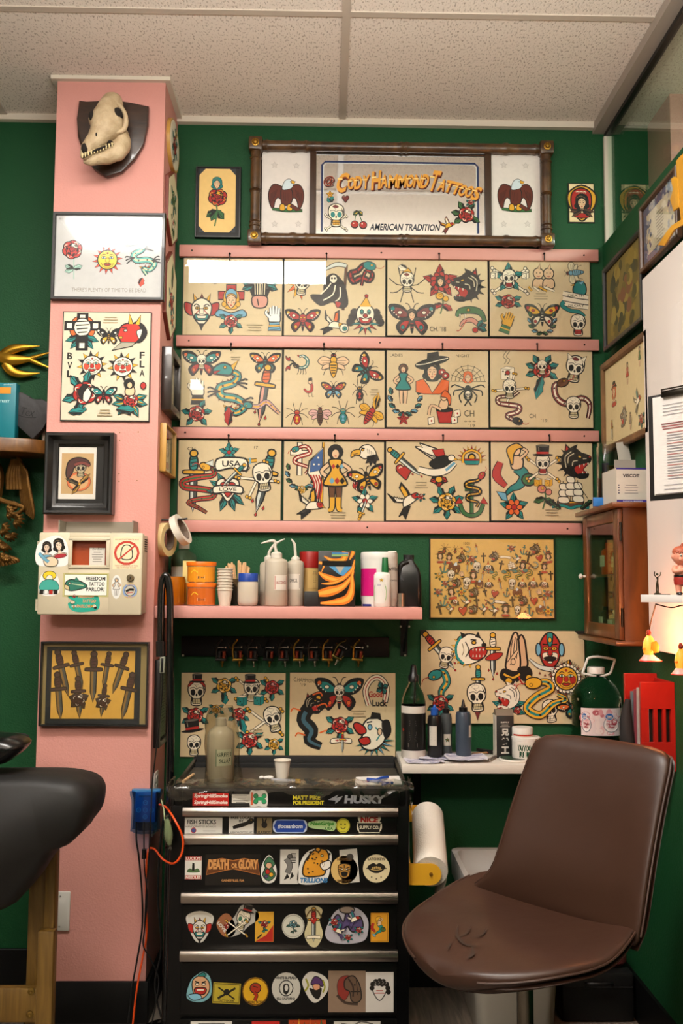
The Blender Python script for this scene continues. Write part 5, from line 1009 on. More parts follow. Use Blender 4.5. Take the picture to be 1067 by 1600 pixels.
stk(door, 198,864,43,50,[((lambda a: (a.E(0,0,1,.95, '#ddd5b0', .14, oc='#b3372b'), a.Q([(-.5,-.2),(-.3,.6),(.3,.6),(.5,-.2),(.3,-.55),(-.3,-.55)], '#ddd5b0', .06), a.L([(-.7,-.6),(.7,.65)],.14, '#b3372b', 0))),0,0,17.5), tx('DO NOT DISTRIBUTE AS IS', 0,21,36,2.2, R), tx('THESE SUPPORTERS SUCK TOOK', 0,-20,36,2.4, R), tx('100% TATTOOER OWNED', 0,-23,30,2, R)], 'rect', '#ddd5b0', 'yellow sticker with a red crossed-out circle')
stk(door, 77,912,32,36,[((lambda a: (a.E(0,.5,.6,.4, '#e2c22e', .04), a.E(0,.25,.3,.3, '#e9dcc8', .03), a.Q([(-.7,-.1),(0,.15),(.7,-.1),(.8,-.8),(-.8,-.8)], '#3d9a8c', .03))),0,4,17),((lambda a: [a.rect(-.9+.45*i, -.55+.45*i, -.5,-.1,(K, '#e9e5e0', R, K)[i],.03) for i in range(4)]),0,-8,16)], 'blob', '#e9e5e0', 'sticker of a yellow-haired child', pts=[(-15,-14),(-15,5),(-9,17),(7,18),(15,5),(15,-14),(0,-19)])
stk(door, 134,914,71,37,[((lambda a: a.P([(-1,-.5),(1,-.5),(1,.5),(-1,.5)], '#e9e7dd', .03, '#8c8a4a')),0,0,32.5),((lambda a: (a.Q([(-1,0),(-.6,.45),(.3,.35),(1,-.1),(.3,-.4),(-.6,-.5)], '#2c6d5c', .06), a.Q([(-1,0),(-.7,-.1),(-.6,-.45),(-.95,-.35)], '#c9b58a', .04), a.P([(-.2,.35),(.0,.7),(.3,.35)], '#2c6d5c', .05), a.E(-.6,.15,.09,.09, W, .04), a.L([(-.4,.1),(.7,-.05)],.08, '#b9c9a0'))),-15,0,17), tx('FREEDOM', 15,10,30,6, K, .03), tx('TATTOO', 17,1.5,24,6, K, .03), tx('PARLOR!', 15,-6.5,28,6, K, .03)], 'rect', '#b9b07a', 'sticker reading FREEDOM TATTOO PARLOR with a green fish')
stk(door, 131,940,49,31,[tx('FREEDOM', 3,8,24,5, '#c98a5e', .03,.1), tx('TATTOO', 8,1,21,5, '#c98a5e', .03,.1), tx('PARLOR', 0,-7,22,5, '#c98a5e', .03,.1),(rose, -15,8,5,0, dict(lv=())),(bug, -15,-8,4),(eaglehead, 16,-8,5),((lambda a: a.E(0,0,1,.7, '#c5b99f', .1)),-17,-1,3.5)], 'blob', '#279a84', 'teal palette-shaped FREEDOM TATTOO PARLOR sticker', pts=[(-22,-10),(-24,-2),(-14,0),(-24,6),(-20,14),(0,15),(18,12),(24,2),(22,-12),(0,-16),(-14,-15)])
stk(door, 182,917,16,37,[(figure, 0,0,15,0, dict(hair='#b9b5ae', dress='#d5d1ca', legs='#cfcbc4'))], 'oval', '#dcdad4', 'pale oval sticker')
stk(door, 203,923,24,24,[((lambda a: (a.E(0,0,.98,.98, '#7d92b8', .04, oc='#c9b45a'), a.E(0,0,.66,.66, '#b9b3a2', .05), a.S([(-.5,-.1),(0,.15),(.5,.1)],.25, K, .02), a.S([(-.4,-.3),(.4,-.2)],.1, R, .0), a.text('TATTOO', 0,.8,1,.2, Y, .03), a.text('SUPPLY', 0,-.8,1,.2, Y, .03))),0,0,12)], 'oval', '#7d92b8', 'round blue sticker under the lock')
# round scuffs and screw holes on the column front
m = MB()
for px, py in ((187,676),(216,675),(187,688),(186,740),(186,752),(214,751)): c = onY(px, py, YC); m.lathe([(.0022,0),(.0018,-.0008),(0,-.0008)],(c.x, YC, c.z),8,0, 'y')
structure(m.build('trim_9', mat('brass_wall_plug', '#7c5a2a', .5,.5), ang=0))
# outlet cover low on the column
x0, x1, z0, z1 = rectY(78,1393,109,1455, YC-.005); m = MB().box(x0, x1, YC-.006, YC, z0, z1, bev=.003); c = (x0+x1)/2
pl = thing('blank_wall_plate', 'blank white cover plate low on the pink column beside the table leg', 'wall plate', (c, YC, z0)); m.build('plate', mat('white_plastic', '#cfcac2', .4), pl)
MB().lathe([(.003,0),(.003,-.001),(0,-.001)],(c, YC-.006, z0+.014),8,0, 'y').lathe([(.003,0),(.003,-.001),(0,-.001)],(c, YC-.006, z1-.014),8,0, 'y').build('screw', mat('plate_screw', '#a9a49c', .4,.6), pl)

# ------------------------------------------------------------------ pictures on the right side of the column
XS = XR_
def zs(py, y=-.13): return onY(268, py, y).z
BX = lambda Xf: (lambda u, v, h: (Xf+h, u, v))
def sidepic(name, label, pts, z0, z1, items, col='#d9cfb4', fr=None, bd='#6b2b1c', d=.012):
    """pts: outline in (Y, Z) fractions of the picture; items drawn in its local square"""
    y0, y1 = -.232,-.03; H = z1-z0; q = [(y0+(y1-y0)*u, z0+H*v) for u, v in pts]; cy, cz = (y0+y1)/2,(z0+z1)/2
    t = thing(name, label, 'picture', (XS, cy, z0)); q2 = [(cy+(u-cy)*.88, cz+(v-cz)*.94) for u, v in q]
    MB().prism(q, XS, XS+d, 'yz').build('frame' if fr else 'border', fr or mat('rust_border', bd, .5), t, ang=20)
    m = MB().prism(q2, XS+d, XS+d+.001, 'yz', col=lin(col)); a = Art()
    for fn, u, v, s, kw in items: a.at(cy+u, cz+v, s); fn(a, **kw)
    m.art(a, BX(XS+d+.001)); m.build('print', paper_m, t, ang=0); return t
ov = [(.5+.5*math.cos(2*PI*i/28),.5+.5*math.sin(2*PI*i/28)) for i in range(28)]
po = [(.5,0),(1,.22),(1,.78),(.5,1),(0,.78),(0,.22)]; rr = [(0,0),(1,0),(1,1),(0,1)]
gold_w = mat('pale_gold_wood', '#b58a44', .4, var=.1)
sidepic('oval_picture', 'oval wood-rimmed picture with green leaves, highest on the side of the pink column', ov, zs(266), zs(190),[(rose, 0,0,.06, {}),(flower, .02,.05,.03, {}),(swallow, -.02,-.05,.03, {})], '#ddd3c0', gold_w)
sidepic('pointed_picture', 'tall pale picture with pointed ends and green leaf design, under the oval one', po, zs(385), zs(268),[(rose, 0,.03,.06, dict(c=G)),(flower, 0,-.05,.05, dict(c=W, lc=G)),(leaf, 0,-.06,.05, dict(x=0, y=0, ang=-80, l=1, w=.3, c=G))], '#d5caa9')
sidepic('pointed_picture', 'tall ivory picture with pointed ends and rose design, beside the framed white print', po, zs(532), zs(393),[(rose, 0,-.02,.06, {}),(leaf, 0,.02,.1, dict(x=0, y=0, ang=80, l=1, w=.2, c=G)),(rose, .02,-.08,.04, dict(c=O))], '#d9cda9', bd='#2a1610')
def sideframe(label, z0, z1, fm, pcol, d=.03, w=.03, items=(), yy=(-.225,-.02), cat='picture', tilt=0):
    y0, y1 = yy; t = thing('side_frame', label, cat, (XS, (y0+y1)/2, z0))
    m = MB(); i0, i1 = (y0+w, z0+w),(y1-w, z1-w)
    m.box(XS, XS+d, y0, y0+w, z0, z1, bev=.003).box(XS, XS+d, y1-w, y1, z0, z1, bev=.003).box(XS, XS+d, y0+w, y1-w, z0, z0+w, bev=.003).box(XS, XS+d, y0+w, y1-w, z1-w, z1, bev=.003); m.build('frame', fm, t)
    m = MB().box(XS, XS+d*.4, y0+w, y1-w, z0+w, z1-w, col=lin(pcol)); a = Art()
    for fn, u, v, s, kw in items: a.at((y0+y1)/2+u, (z0+z1)/2+v, s); fn(a, **kw)
    m.art(a, BX(XS+d*.4)); m.build('print', paper_m, t, ang=0)
    MB().box(XS+d*.6, XS+d*.65, y0+w*.8, y1-w*.8, z0+w*.8, z1-w*.8).build('glass_cover', glass_m, t, ang=0); return t
sideframe('dark brown stepped frame with a pale print, on column side at second rail height', zs(648), zs(552), mat('dark_brown_frame', '#1f120c', .35, coat=.3), '#b5a98c', .035,.026,[(flower, 0,0,.04, dict(c=W))])
sideframe('thin gold-edged frame with pale print, on column side above the tape rolls', zs(742), zs(668), gold_w, '#b0a480', .022,.006,[(lady, 0,0,.05, {})])
sideframe('black framed pale sheet low on the column side behind the black arm', zs(1162), zs(1028), black_wood, '#a9ab93', .02,.02,[((lambda a: a.lines(0,.8,1.6,14,.13,.03, '#5f6353')),0,0,.08, {})])
# tape rolls
def ring(name, label, c, R1, R0, w, m, rot, m2):
    t = thing(name, label, 'tape roll', c); p = [(R1,-w/2),(R1, w/2),(R0, w/2),(R0,-w/2),(R1,-w/2)]
    MB().lathe(p, c, 40,0, 'x', cap=False).build('tape', m, t)
    p = [(R0+.0005,-w/2-.0004),(R0+.0005, w/2+.0004),(R0-.003, w/2+.0004),(R0-.003,-w/2-.0004),(R0+.0005,-w/2-.0004)]
    MB().lathe(p, c, 40,0, 'x', cap=False).build('cardboard_core', m2, t); t.rotation_euler = rot; return t
core = mat('cardboard_core', '#6f5f52', .8)
c = onY(256,843,-.17); ring('tape_roll', 'cream tape roll hanging flat against the column side', (XS+.018,-.17, c.z),.056,.036,.024, mat('cream_tape', '#d9c48e', .4, var=.05),(0,0, math.radians(-18)), core)
c = onY(268,828,-.15); ring('tape_roll', 'white tape roll tilted outward over the cap of the soap bottle', (XS+.062,-.15, c.z),.054,.038,.022, mat('white_tape', '#ddd5c6', .4),(0, math.radians(-26), math.radians(-12)), core)
c = onY(262,815,-.16); hk = MB().tube([(XS-.0,-.16, c.z+.005),(XS+.05,-.155, c.z+.006),(XS+.085,-.15, c.z+.012)],.003,8); tag(hk.build('wall_hook', mat('black_hook_metal', '#0c0b0a', .4,.6)), 'black hook in the column side carrying the tape rolls', 'hook')

# ------------------------------------------------------------------ left wall
goldm = mat('polished_gold', '#a8812b', .28,1, var=.15, vscale=12)
def pxtube(mb, pts, Y, m=0, n=10, sq=.6, out=0):
    """pts: (px, py, radius px[, extra depth])"""
    k = (Y-CAM.y)/F; q = smooth_open([(p[0], p[1], p[2],(p[3] if len(p) > 3 else 0)) for p in pts],5); rings = []
    cs = [onY(p[0], p[1], Y) for p in q]
    for i, p in enumerate(q):
        d = cs[min(i+1, len(q)-1)]-cs[max(i-1,0)]; d.y = 0; d = d.normalized() if d.length else Vector((1,0,0)); s = Vector((-d.z, 0, d.x)); r = p[2]*k
        rings.append([tuple(cs[i]+s*r*math.cos(2*PI*j/n)+Vector((0,-r*sq*math.sin(2*PI*j/n)-p[3],0))) for j in range(n)])
    mb.loft(rings, m); return mb
Yw = -.02; c = onY(35,600,0); sw = thing('brass_swallow', 'polished gold swallow flying left on the green wall', 'ornament', (c.x, 0, c.z))
m = MB(); pxtube(m, [(-24,553,2),(-14,554,7),(0,557,9),(14,562,11),(30,562,8),(48,561,4)], Yw); m.build('body', goldm, sw)
for P_ in ([(2,556,7),(16,547,8),(34,543,6),(62,541,.6)],[(8,568,8),(18,580,8),(36,585,6),(62,583,.6)]): m = MB(); pxtube(m, P_, Yw); m.build('wing', goldm, sw)
for P_ in ([(44,561,4),(60,556,3),(80,550,1)],[(44,561,4),(60,568,3.5),(80,576,1)]): m = MB(); pxtube(m, P_, Yw); m.build('tail_feather', goldm, sw)
# shelf with rounded edge
shelfw = wood_mat('honey_shelf_wood', '#4c2d10', '#7d5122', (6,2,2),.4, coat=.2)
ys = -.20; zt = onY(10,682, ys).z; zb = onY(10,704, ys).z; xe = XL-.012
pl = [(-1.7,0),(-1.7, ys),(-1.22, ys),(-1.1, ys+.008),(-1.0, ys+.03),(-.95, ys+.07),(xe, ys+.12),(xe, 0)]
tag(MB().prism(pl, zb, zt, 'xy', bev=.004).build('wooden_shelf', shelfw), 'honey-brown wooden shelf with rounded front beside the pink column', 'shelf')
# teal packet
x0, x1, z0, z1 = rectY(-12,598,24,683,-.16); t = thing('teal_box', 'teal box with an orange label standing on the wooden shelf', 'box', ((x0+x1)/2,-.14, zt)); teal = mat('teal_card', '#0b6f7c', .4)
MB().box(x0, x1,-.16,-.12, zt, z1, bev=.001).build('carton', teal, t)
stk(t, 6,610,22,10,[], 'rect', '#d98a23', 'orange price label', Y=-.1605, name='label'); 
a = Art(); kk = 3.11/F; c = onY(13,601,-.1605); a.at(c.x, c.z, kk); a.text('goodness', 0,0,15,3, '#a9cfd0', .02); c = onY(6,627,-.1605); a.at(c.x, c.z, kk); a.text('STREET', 0,0,18,4, '#a9cfd0', .02); MB().art(a, BAKE(-.1605)).build('lettering', stick, t, ang=0)
# dark engraved slab
q = [onY(x, y, -.13) for x, y in ((24,604),(36,607),(47,613),(54,620),(64,616),(76,622),(77,648),(66,664),(52,681),(38,668),(23,655))]
t = thing('engraved_slab', 'dark grey heart-shaped slab with scratched lettering leaning on the wooden shelf', 'ornament', (q[8].x, -.13, zt))
zoff = zt-q[8].z
MB().prism([(p.x, p.z+zoff) for p in q],-.13,-.1, 'xz', bev=.005).build('slab', mat('dark_slate', '#2d2b2c', .6, var=.3, vscale=14, bump=.6, bscale=30), t)
a = Art(); c = onY(42,637,-.131); a.at(c.x, c.z+zoff, kk, -8); a.text('Tex', 0,0,22,13, '#121112', 0,.2); a.L([(-18,-6),(0,-9),(16,-7)],1.2, '#121112'); MB().art(a, BAKE(-.1305)).build('engraving', stick, t, ang=0)
c = onY(66,612,-.12); m = MB(); r = random.Random(3)
for i in range(26): m.ell((c.x+r.uniform(-.02,.02),-.10+r.uniform(-.012,.02), zt+.12+r.uniform(-.018,.016)), r.uniform(.005,.009), n=7, k=5)
m.tube([(c.x, -.09, zt),(c.x, -.09, zt+.12)],.006,8)
tag(m.build('dried_flower', mat('dried_flower_head', '#9a8f83', .8, var=.3, vscale=40)), 'small whitish dried flower head behind the dark slab', 'flower')
# carved gilt ornament
gilt = mat('antique_gilt', '#3f280f', .5,.7, var=.45, vscale=30, bump=.5, bscale=60, col2='#7d5722')
cw = onY(10,890,-.01); og = thing('carved_ornament', 'antique gilt carving of an eagle wing, scroll and leaves below the wooden shelf', 'ornament', (cw.x, 0, cw.z))
m = MB()
for i in range(7): pxtube(m, [(28+2.2*i, 712+4*i, 2.5),(32+2.2*i, 745+3*i, 3.6),(34+3*i, 780+3*i, 3),(37+2.4*i, 800+2*i, 1)],-.05-.004*i, sq=.9)
for i in range(5): pxtube(m, [(20+3*i, 718,3),(14+4*i, 740,4.5),(12+5*i, 765,3)],-.06, sq=.9)
m.build('eagle_wing', gilt, og)
m = MB(); pxtube(m, [(-14,715,8),(-8,740,14),(-8,770,12),(-4,790,5)],-.06, sq=.8); m.build('eagle_body', gilt, og)
m = MB(); pts = [(22+(13-i*.75)*math.cos(i*.55),792+(13-i*.75)*math.sin(i*.55),3.4-.1*i) for i in range(16)]; pxtube(m, [(-6,778,4),(6,783,4)]+pts, -.07, sq=1); m.build('scroll', gilt, og)
for cx, cy, s, n, a0 in ((12,800,15,6,-70),(24,812,15,6,-60),(4,826,13,6,-50),(16,835,12,6,0),(8,850,14,7,40),(12,868,15,6,50),(2,845,12,5,90)):
    m = MB()
    for i in range(n): g = math.radians(a0+i*28); pxtube(m, [(cx, cy, 2),(cx+s*.5*math.cos(g), cy+s*.5*math.sin(g),3.2,.012),(cx+s*math.cos(g), cy+s*math.sin(g),1)],-.06, n=8, sq=1)
    m.build('acanthus_leaf', gilt, og)
m = MB()
for i in range(7): pxtube(m, [(-8+2*i, 868,3),(-2+4.5*i, 874,3.5),(2+5*i-abs(i-3),886-i*1.2,2)],-.065, n=8, sq=1)
m.build('fan_leaf', gilt, og)
# ------------------------------------------------------------------ pink shelf and the things on it
ySH = -.262+.004
x0, x1, z0, z1 = rectY(246,948,660,967, ySH); ZS = z1; x0 = XR_+.001
m = MB().box(x0, x1, ySH, 0, z0, z1, bev=.003)
t = tag(m.build('pink_shelf', pinkwood), 'thick pink painted shelf fixed beside the column carrying bottles and tubs', 'shelf')
xb = onY(632,1000,-.03).x
br = MB(); br.box(xb-.012, xb+.012,-.004,0, z0-.135, z0-.001).box(xb-.012, xb+.012,-.2,-.001, z0-.006, z0-.001).prism([(-.004, z0-.12),(-.004, z0-.10),(-.16, z0-.006),(-.175, z0-.006)], xb-.003, xb+.003, 'yz')
bk = tag(br.build('shelf_bracket', mat('black_bracket_steel', '#0b0b0c', .4,.5)), 'black steel bracket under the right end of the pink shelf', 'bracket')
steel = mat('screw_steel', '#b9b3a5', .3,1)
def screws(pts, yp, parent, mt=steel):
    for px, py in pts: c = onY(px, py, yp); MB().lathe([(.0042,0),(.0036,-.002),(0,-.0022)],(c.x, yp, c.z),10,0, 'y').build('screw_head', mt, parent)
screws([(626,979),(639,979),(633,1024)],-.004, bk)
def yz(px, py, yp): return onY(px, py, yp)
def bottle(prof, c, name, m, parent, n=28, sx=1, sy=1): return MB().lathe(prof, c, n, 0, 'z', sx, sy).build(name, m, parent, ang=50)
def U(px0, px1, yp): return (onY(px1,950, yp).x-onY(px0,950, yp).x)
def H(py, yp, px=450): return onY(px, py, yp).z
def curved(parent, c, R1, za, zb, a0, a1, items, col, name='label', mt=None, n=14, sx=1, sy=1):
    """a printed label wrapped round a cylinder of radius R1: art u = arc length from the middle, v = height from the middle"""
    mt = mt or stick; a = Art(); W_ = R1*(a1-a0); cm = (a0+a1)/2; hz = (za+zb)/2
    for i in range(n): u0 = -W_/2+W_*i/n; a.at(0,0,1); a.rect(u0, u0+W_/n, za-hz, zb-hz, col)
    k = 3.05/F
    for it in items:
        fn, ix, iy, s = it[:4]; r2 = it[4] if len(it) > 4 else 0; kw = it[5] if len(it) > 5 else {}; a.at(ix*k, iy*k, s*k, r2, lay=2); a.lay = 3; fn(a, **kw)
    f = lambda u, v, h: (c[0]+(R1+.0006+h*1.5)*math.sin(cm+u/R1)*sx, c[1]-(R1+.0006+h*1.5)*math.cos(cm+u/R1)*sy, hz+v)
    return MB().art(a, f).build(name, mt, parent, ang=0)
clear = mat('clear_plastic', '#e6ebe4', .08, trans=1, ior=1.2); clearglass = mat('clear_glass_jar', '#eef2ee', .03, trans=1, ior=1.25)
frost = mat('frosted_plastic', '#c9c3b4', .45, trans=.35, ior=1.3, spec=.4); milky = mat('milky_plastic', '#b5aa98', .4, spec=.4)
whitep = mat('white_gloss_plastic', '#dedad2', .3); blackp = mat('black_gloss_plastic', '#0f0f10', .28)
# green soap bottle with white cap
yp = -.05; c = (onY(286,950, yp).x, yp, ZS); t = thing('soap_bottle', 'clear green-tinted bottle with white flip cap at the column end of the shelf', 'bottle', c)
R0 = U(265,305, yp)/2; zt_ = H(873, yp, 285); bottle([(R0*.9,0),(R0,.006),(R0, zt_-ZS),(R0*.9, zt_-ZS+.015),(R0*.35, zt_-ZS+.03),(R0*.35, zt_-ZS+.036)], c, 'bottle_body', mat('green_clear_plastic', '#9cc49a', .08, trans=.8, ior=1.2), t)
bottle([(R0*.42, zt_-ZS+.034),(R0*.42, zt_-ZS+.058),(R0*.36, zt_-ZS+.06)], c, 'flip_cap', whitep, t); curved(t, c, R0, ZS+.07, ZS+.13,-1.1,1.1,[], '#a6a294')
# amber glass jar
yp = -.165; c = (onY(269,950, yp).x, yp, ZS); t = thing('amber_jar', 'ribbed amber glass jar beside the tubs, partly behind the black arm', 'jar', c); R0 = U(247,288, yp)/2; h = H(902, yp)-ZS
m = MB().lathe([(R0*.9,0),(R0,.005),(R0, h-.012),(R0*.93, h-.004),(R0*.93, h)], c, 36); m.build('jar_body', mat('amber_glass', '#d97a12', .12, trans=.55, ior=1.3), t, ang=50)
r = random.Random(4); m = MB()
for i in range(14): g = 2*PI*i/14; m.tube([(c[0]+R0*math.cos(g), yp+R0*math.sin(g), ZS+.01),(c[0]+R0*math.cos(g), yp+R0*math.sin(g), ZS+h-.02)],.0022,6)
m.build('glass_ribs', mat('amber_glass', '#d97a12'), t)
# yellow box behind the tubs
x0, x1, z0, z1 = rectY(285,876,304,950,-.125); t = thing('cream_carton', 'narrow cream carton standing behind the orange-lidded tubs', 'box', ((x0+x1)/2,-.11, ZS)); MB().box(x0, x1,-.125,-.098, ZS, z1, bev=.001).build('carton', mat('cream_card', '#d9c178', .6), t)
# orange lidded tubs
ol = mat('orange_lid_plastic', '#d9690f', .35)
def tub(z, lab, bc, py0, py1, cx):
    yp = -.185; c = (onY(cx, 930, yp).x, yp, z); Rt = U(291,336, yp)/2; h = H(py0, yp)-z; t = thing('orange_lidded_tub', lab, 'tub', c, 'tubs with orange lids')
    bottle([(Rt*.84,0),(Rt*.88,.003),(Rt*.96, h-.014)], c, 'tub_body', mat('white_tub_plastic', '#d9cfc2', .4), t)
    bottle([(Rt*.98, h-.014),(Rt*1.03, h-.013),(Rt*1.05, h-.002),(Rt*1.02, h),(0, h)], c, 'lid', ol, t)
    it = [((lambda a: a.P([(-2,-1.2),(-.4,1.3),(-2.0,1.3)], '#cdbfb2', 0)),-6,0,11),((lambda a: a.rect(-.6,.6,-1,1, bc)),0,0,13),((lambda a: (a.rect(-1,1,-.5,.5, '#e4ded2'), a.rect(-.7,-.1,-.3,.3, '#3f3a33'), a.rect(.1,.7,-.2,.2, '#3f3a33'))),2,-5,6),((lambda a: a.L([(-1,-.6),(0,.2),(1,-.4)],.2, Y_)),-9,5,6)]
    curved(t, c, Rt*.965, z+.004, z+h-.016,-1.45,1.45, it, bc); return h
Y_ = '#e8c53a'
h1 = tub(ZS, 'lower white tub with orange lid and brown label, standing on the pink shelf', '#b85a17', 912,949,315)
tub(ZS+h1+.0005, 'upper white tub with orange lid and yellow-orange label, stacked on another tub', '#d98a1c', 879,912,314)
# paper cups
yp = -.20; cx = onY(351,950, yp).x; cupm = mat('white_paper_cup', '#cfc4b3', .6); Rb = U(342,360, yp)/2; Rt = U(338,363, yp)/2; hc = H(921, yp)-ZS
pr = [(Rb*.95,0),(Rt*.95, hc-.003),(Rt*1.02, hc-.003),(Rt*1.02, hc),(Rt*.93, hc),(Rb*.9,.004)]
cp0 = None
dz = (H(889, yp)-H(921, yp))/7
for i in range(8):
    lab = 'white paper cup in the stack on the pink shelf'
    if cp0 is None:
        cp0 = thing('paper_cup', 'lowest white paper cup of the stack on the pink shelf', 'cup', (cx, yp, ZS), 'stack of paper cups'); MB().lathe(pr, (cx, yp, ZS),24,0, cap=True).build('cup_wall', cupm, cp0, ang=50)
    else: dup(cp0,(cx+.0004*(i % 3-1), yp, ZS+dz*i), label=('topmost white paper cup of the stack on the pink shelf' if i == 7 else 'middle paper cup of the white stack on the pink shelf'))
# jar with wooden sticks
yp = -.13; c = (onY(373,950, yp).x, yp, ZS); t = thing('stick_jar', 'dim glass jar holding the wooden sticks behind the cups', 'jar', c); R0 = .028; h = H(905, yp)-ZS
MB().lathe([(R0*.95,0),(R0,.004),(R0, h),(R0*.93, h),(R0*.93,.005),(0,.005)], c, 28).build('glass', mat('smoky_glass', '#8c8572', .1, trans=.85, ior=1.2), t, ang=50)
wst = mat('birch_stick', '#c99f72', .6, var=.12, vscale=30); r = random.Random(2); s0 = None
for i in range(13):
    fx = (i-6)/6; top = (c[0]+.004+fx*.034-.006, yp-.01*abs(fx)+r.uniform(-.012,.012), H(877+r.uniform(-3,5)+6*abs(fx), yp)); bot = (c[0]+fx*.016, yp+r.uniform(-.012,.012), ZS+.008)
    if i < 6: top = (top[0]-.012, top[1], top[2])
    m = MB(); d = Vector(top)-Vector(bot); m.tube([bot, tuple(Vector(bot)+d*.97), top],[.0042,.0042,.0024],8)
    tag(m.build('wooden_stick', wst), 'birch wood craft stick standing in the dim glass jar behind the cups', 'stick', 'wooden sticks in the jar')
# blue lidded jar
yp = -.20; c = (onY(387,950, yp).x, yp, ZS); t = thing('petroleum_jelly_jar', 'squat translucent jar with blue lid between the cups and wash bottles', 'jar', c); R0 = U(371,403, yp)/2; h = H(909, yp)-ZS
bottle([(R0*.7,0),(R0*.93,.006),(R0,.016),(R0, h-.006),(R0*.92, h),(R0*.92, h+.002)], c, 'jar_body', mat('jelly_plastic', '#c9b48f', .35, col2='#a3a5a8', vscale=9, spec=.4), t, sx=1, sy=.8)
zl = H(897, yp)-ZS; bottle([(R0*.97, h),(R0*.97, zl),(R0*.93, zl+.002),(0, zl+.002)], c, 'lid', mat('blue_lid_plastic', '#14398c', .35), t, sy=.8)
# dark round thing behind
yp = -.06; c = (onY(404,950, yp).x, yp, ZS); t = thing('smoked_jar', 'dark smoked glass jar half hidden behind the blue-lidded jar', 'jar', c); bottle([(.03,0),(.034,.01),(.034,.08),(.026,.095),(.026,.105),(0,.105)], c, 'jar_body', mat('smoked_glass', '#3a362b', .2, spec=.6), t)
# wash bottles
def wash(cx, yp, px0, px1, top, cappy, spout, lab, labw=None, body='#b7aea0'):
    c = (onY(cx, 950, yp).x, yp, ZS); R0 = U(px0, px1, yp)/2; h = H(top, yp, cx)-ZS; hc = H(cappy, yp, cx)-ZS; t = thing('wash_bottle', lab, 'bottle', c, 'plastic wash bottles')
    bottle([(R0*.88,0),(R0,.005),(R0, h-.015),(R0*.9, h-.006),(R0*.45, h),(R0*.45, h+.003)], c, 'bottle_body', milky, t)
    bottle([(R0*.5, h),(R0*.5, hc-.006),(R0*.34, hc-.002),(R0*.25, hc)], c, 'screw_cap', mat('frosted_cap', '#cfc8ba', .4, spec=.4), t)
    pts = [(c[0], yp, ZS+hc-.004)]+[tuple(onY(a_, b_, yp)) for a_, b_ in spout]; MB().tube(pts, [.0055]+[.0048]*(len(spout)-1)+[.002],10, sm=4).build('spout', mat('frosted_cap', '#cfc8ba'), t)
    if labw: curved(t, c, R0, *labw)
    return c, R0
kk = 3.06/F
wash(419,-.11,412,440,877,868,[(421,862),(430,850),(445,842)], 'wash bottle half hidden behind the left ALCOHOL bottle, spout to the right')
wash(431,-.19,414,450,872,862,[(430,855),(430,847),(424,845),(408,849)], 'nearest wash bottle with ALCOHOL label and spout bent to the left', (H(922,-.19), H(899,-.19),-.1,1.2,[((lambda a: a.P([(-1,-1),(1,-1),(1,1),(-1,1)], '#d8d0c4', .07, '#b3544a')),0,0,10.5), tx('ALCOHOL', 0,0,18,5, '#8d2a22', .02)], '#d8d0c4'))
wash(461,-.14,449,476,875,869,[(461,860),(460,850),(455,842)], 'wash bottle with ALCOHOL label and short spout beside the red-lidded canister', (H(921,-.14), H(897,-.14),-1.1,.6,[((lambda a: a.P([(-1,-1),(1,-1),(1,1),(-1,1)], '#d2cabd', .07, '#8a857c')),0,0,10.5), tx('OHOL', 1,2,13,6, '#2f2b27', .02)], '#d2cabd'))
# red lidded canister and dark box
yp = -.09; c = (onY(484,950, yp).x, yp, ZS); t = thing('red_lidded_canister', 'tan printed canister with a tall red lid beside the patterned box', 'canister', c); R0 = U(466,500, yp)/2; h = H(887, yp)-ZS; h2 = H(862, yp)-ZS
bottle([(R0*.97,0),(R0*.97, h)], c, 'canister_body', mat('tan_card', '#b08d52', .5), t); bottle([(R0, h),(R0, h2-.002),(R0*.98, h2),(0, h2)], c, 'lid', mat('red_lid_plastic', '#8c1712', .4), t)
curved(t, c, R0*.97, ZS+.06, ZS+.125,-.2,.9,[(tophat, 2,3,5),((lambda a: a.lines(0,6,4,4,3.4,1.8, K)),2,-2,1),((lambda a: a.rect(-2.5,2.5,-3,3, P)),2,-13,1)], '#c29f62')
x0, x1, z0, z1 = rectY(475,924,497,950,-.2); tag(MB().box(x0, x1,-.2,-.15, ZS, z1, bev=.001).build('small_black_box', mat('black_card', '#171615', .5)), 'small plain black box in front of the red-lidded canister', 'box')
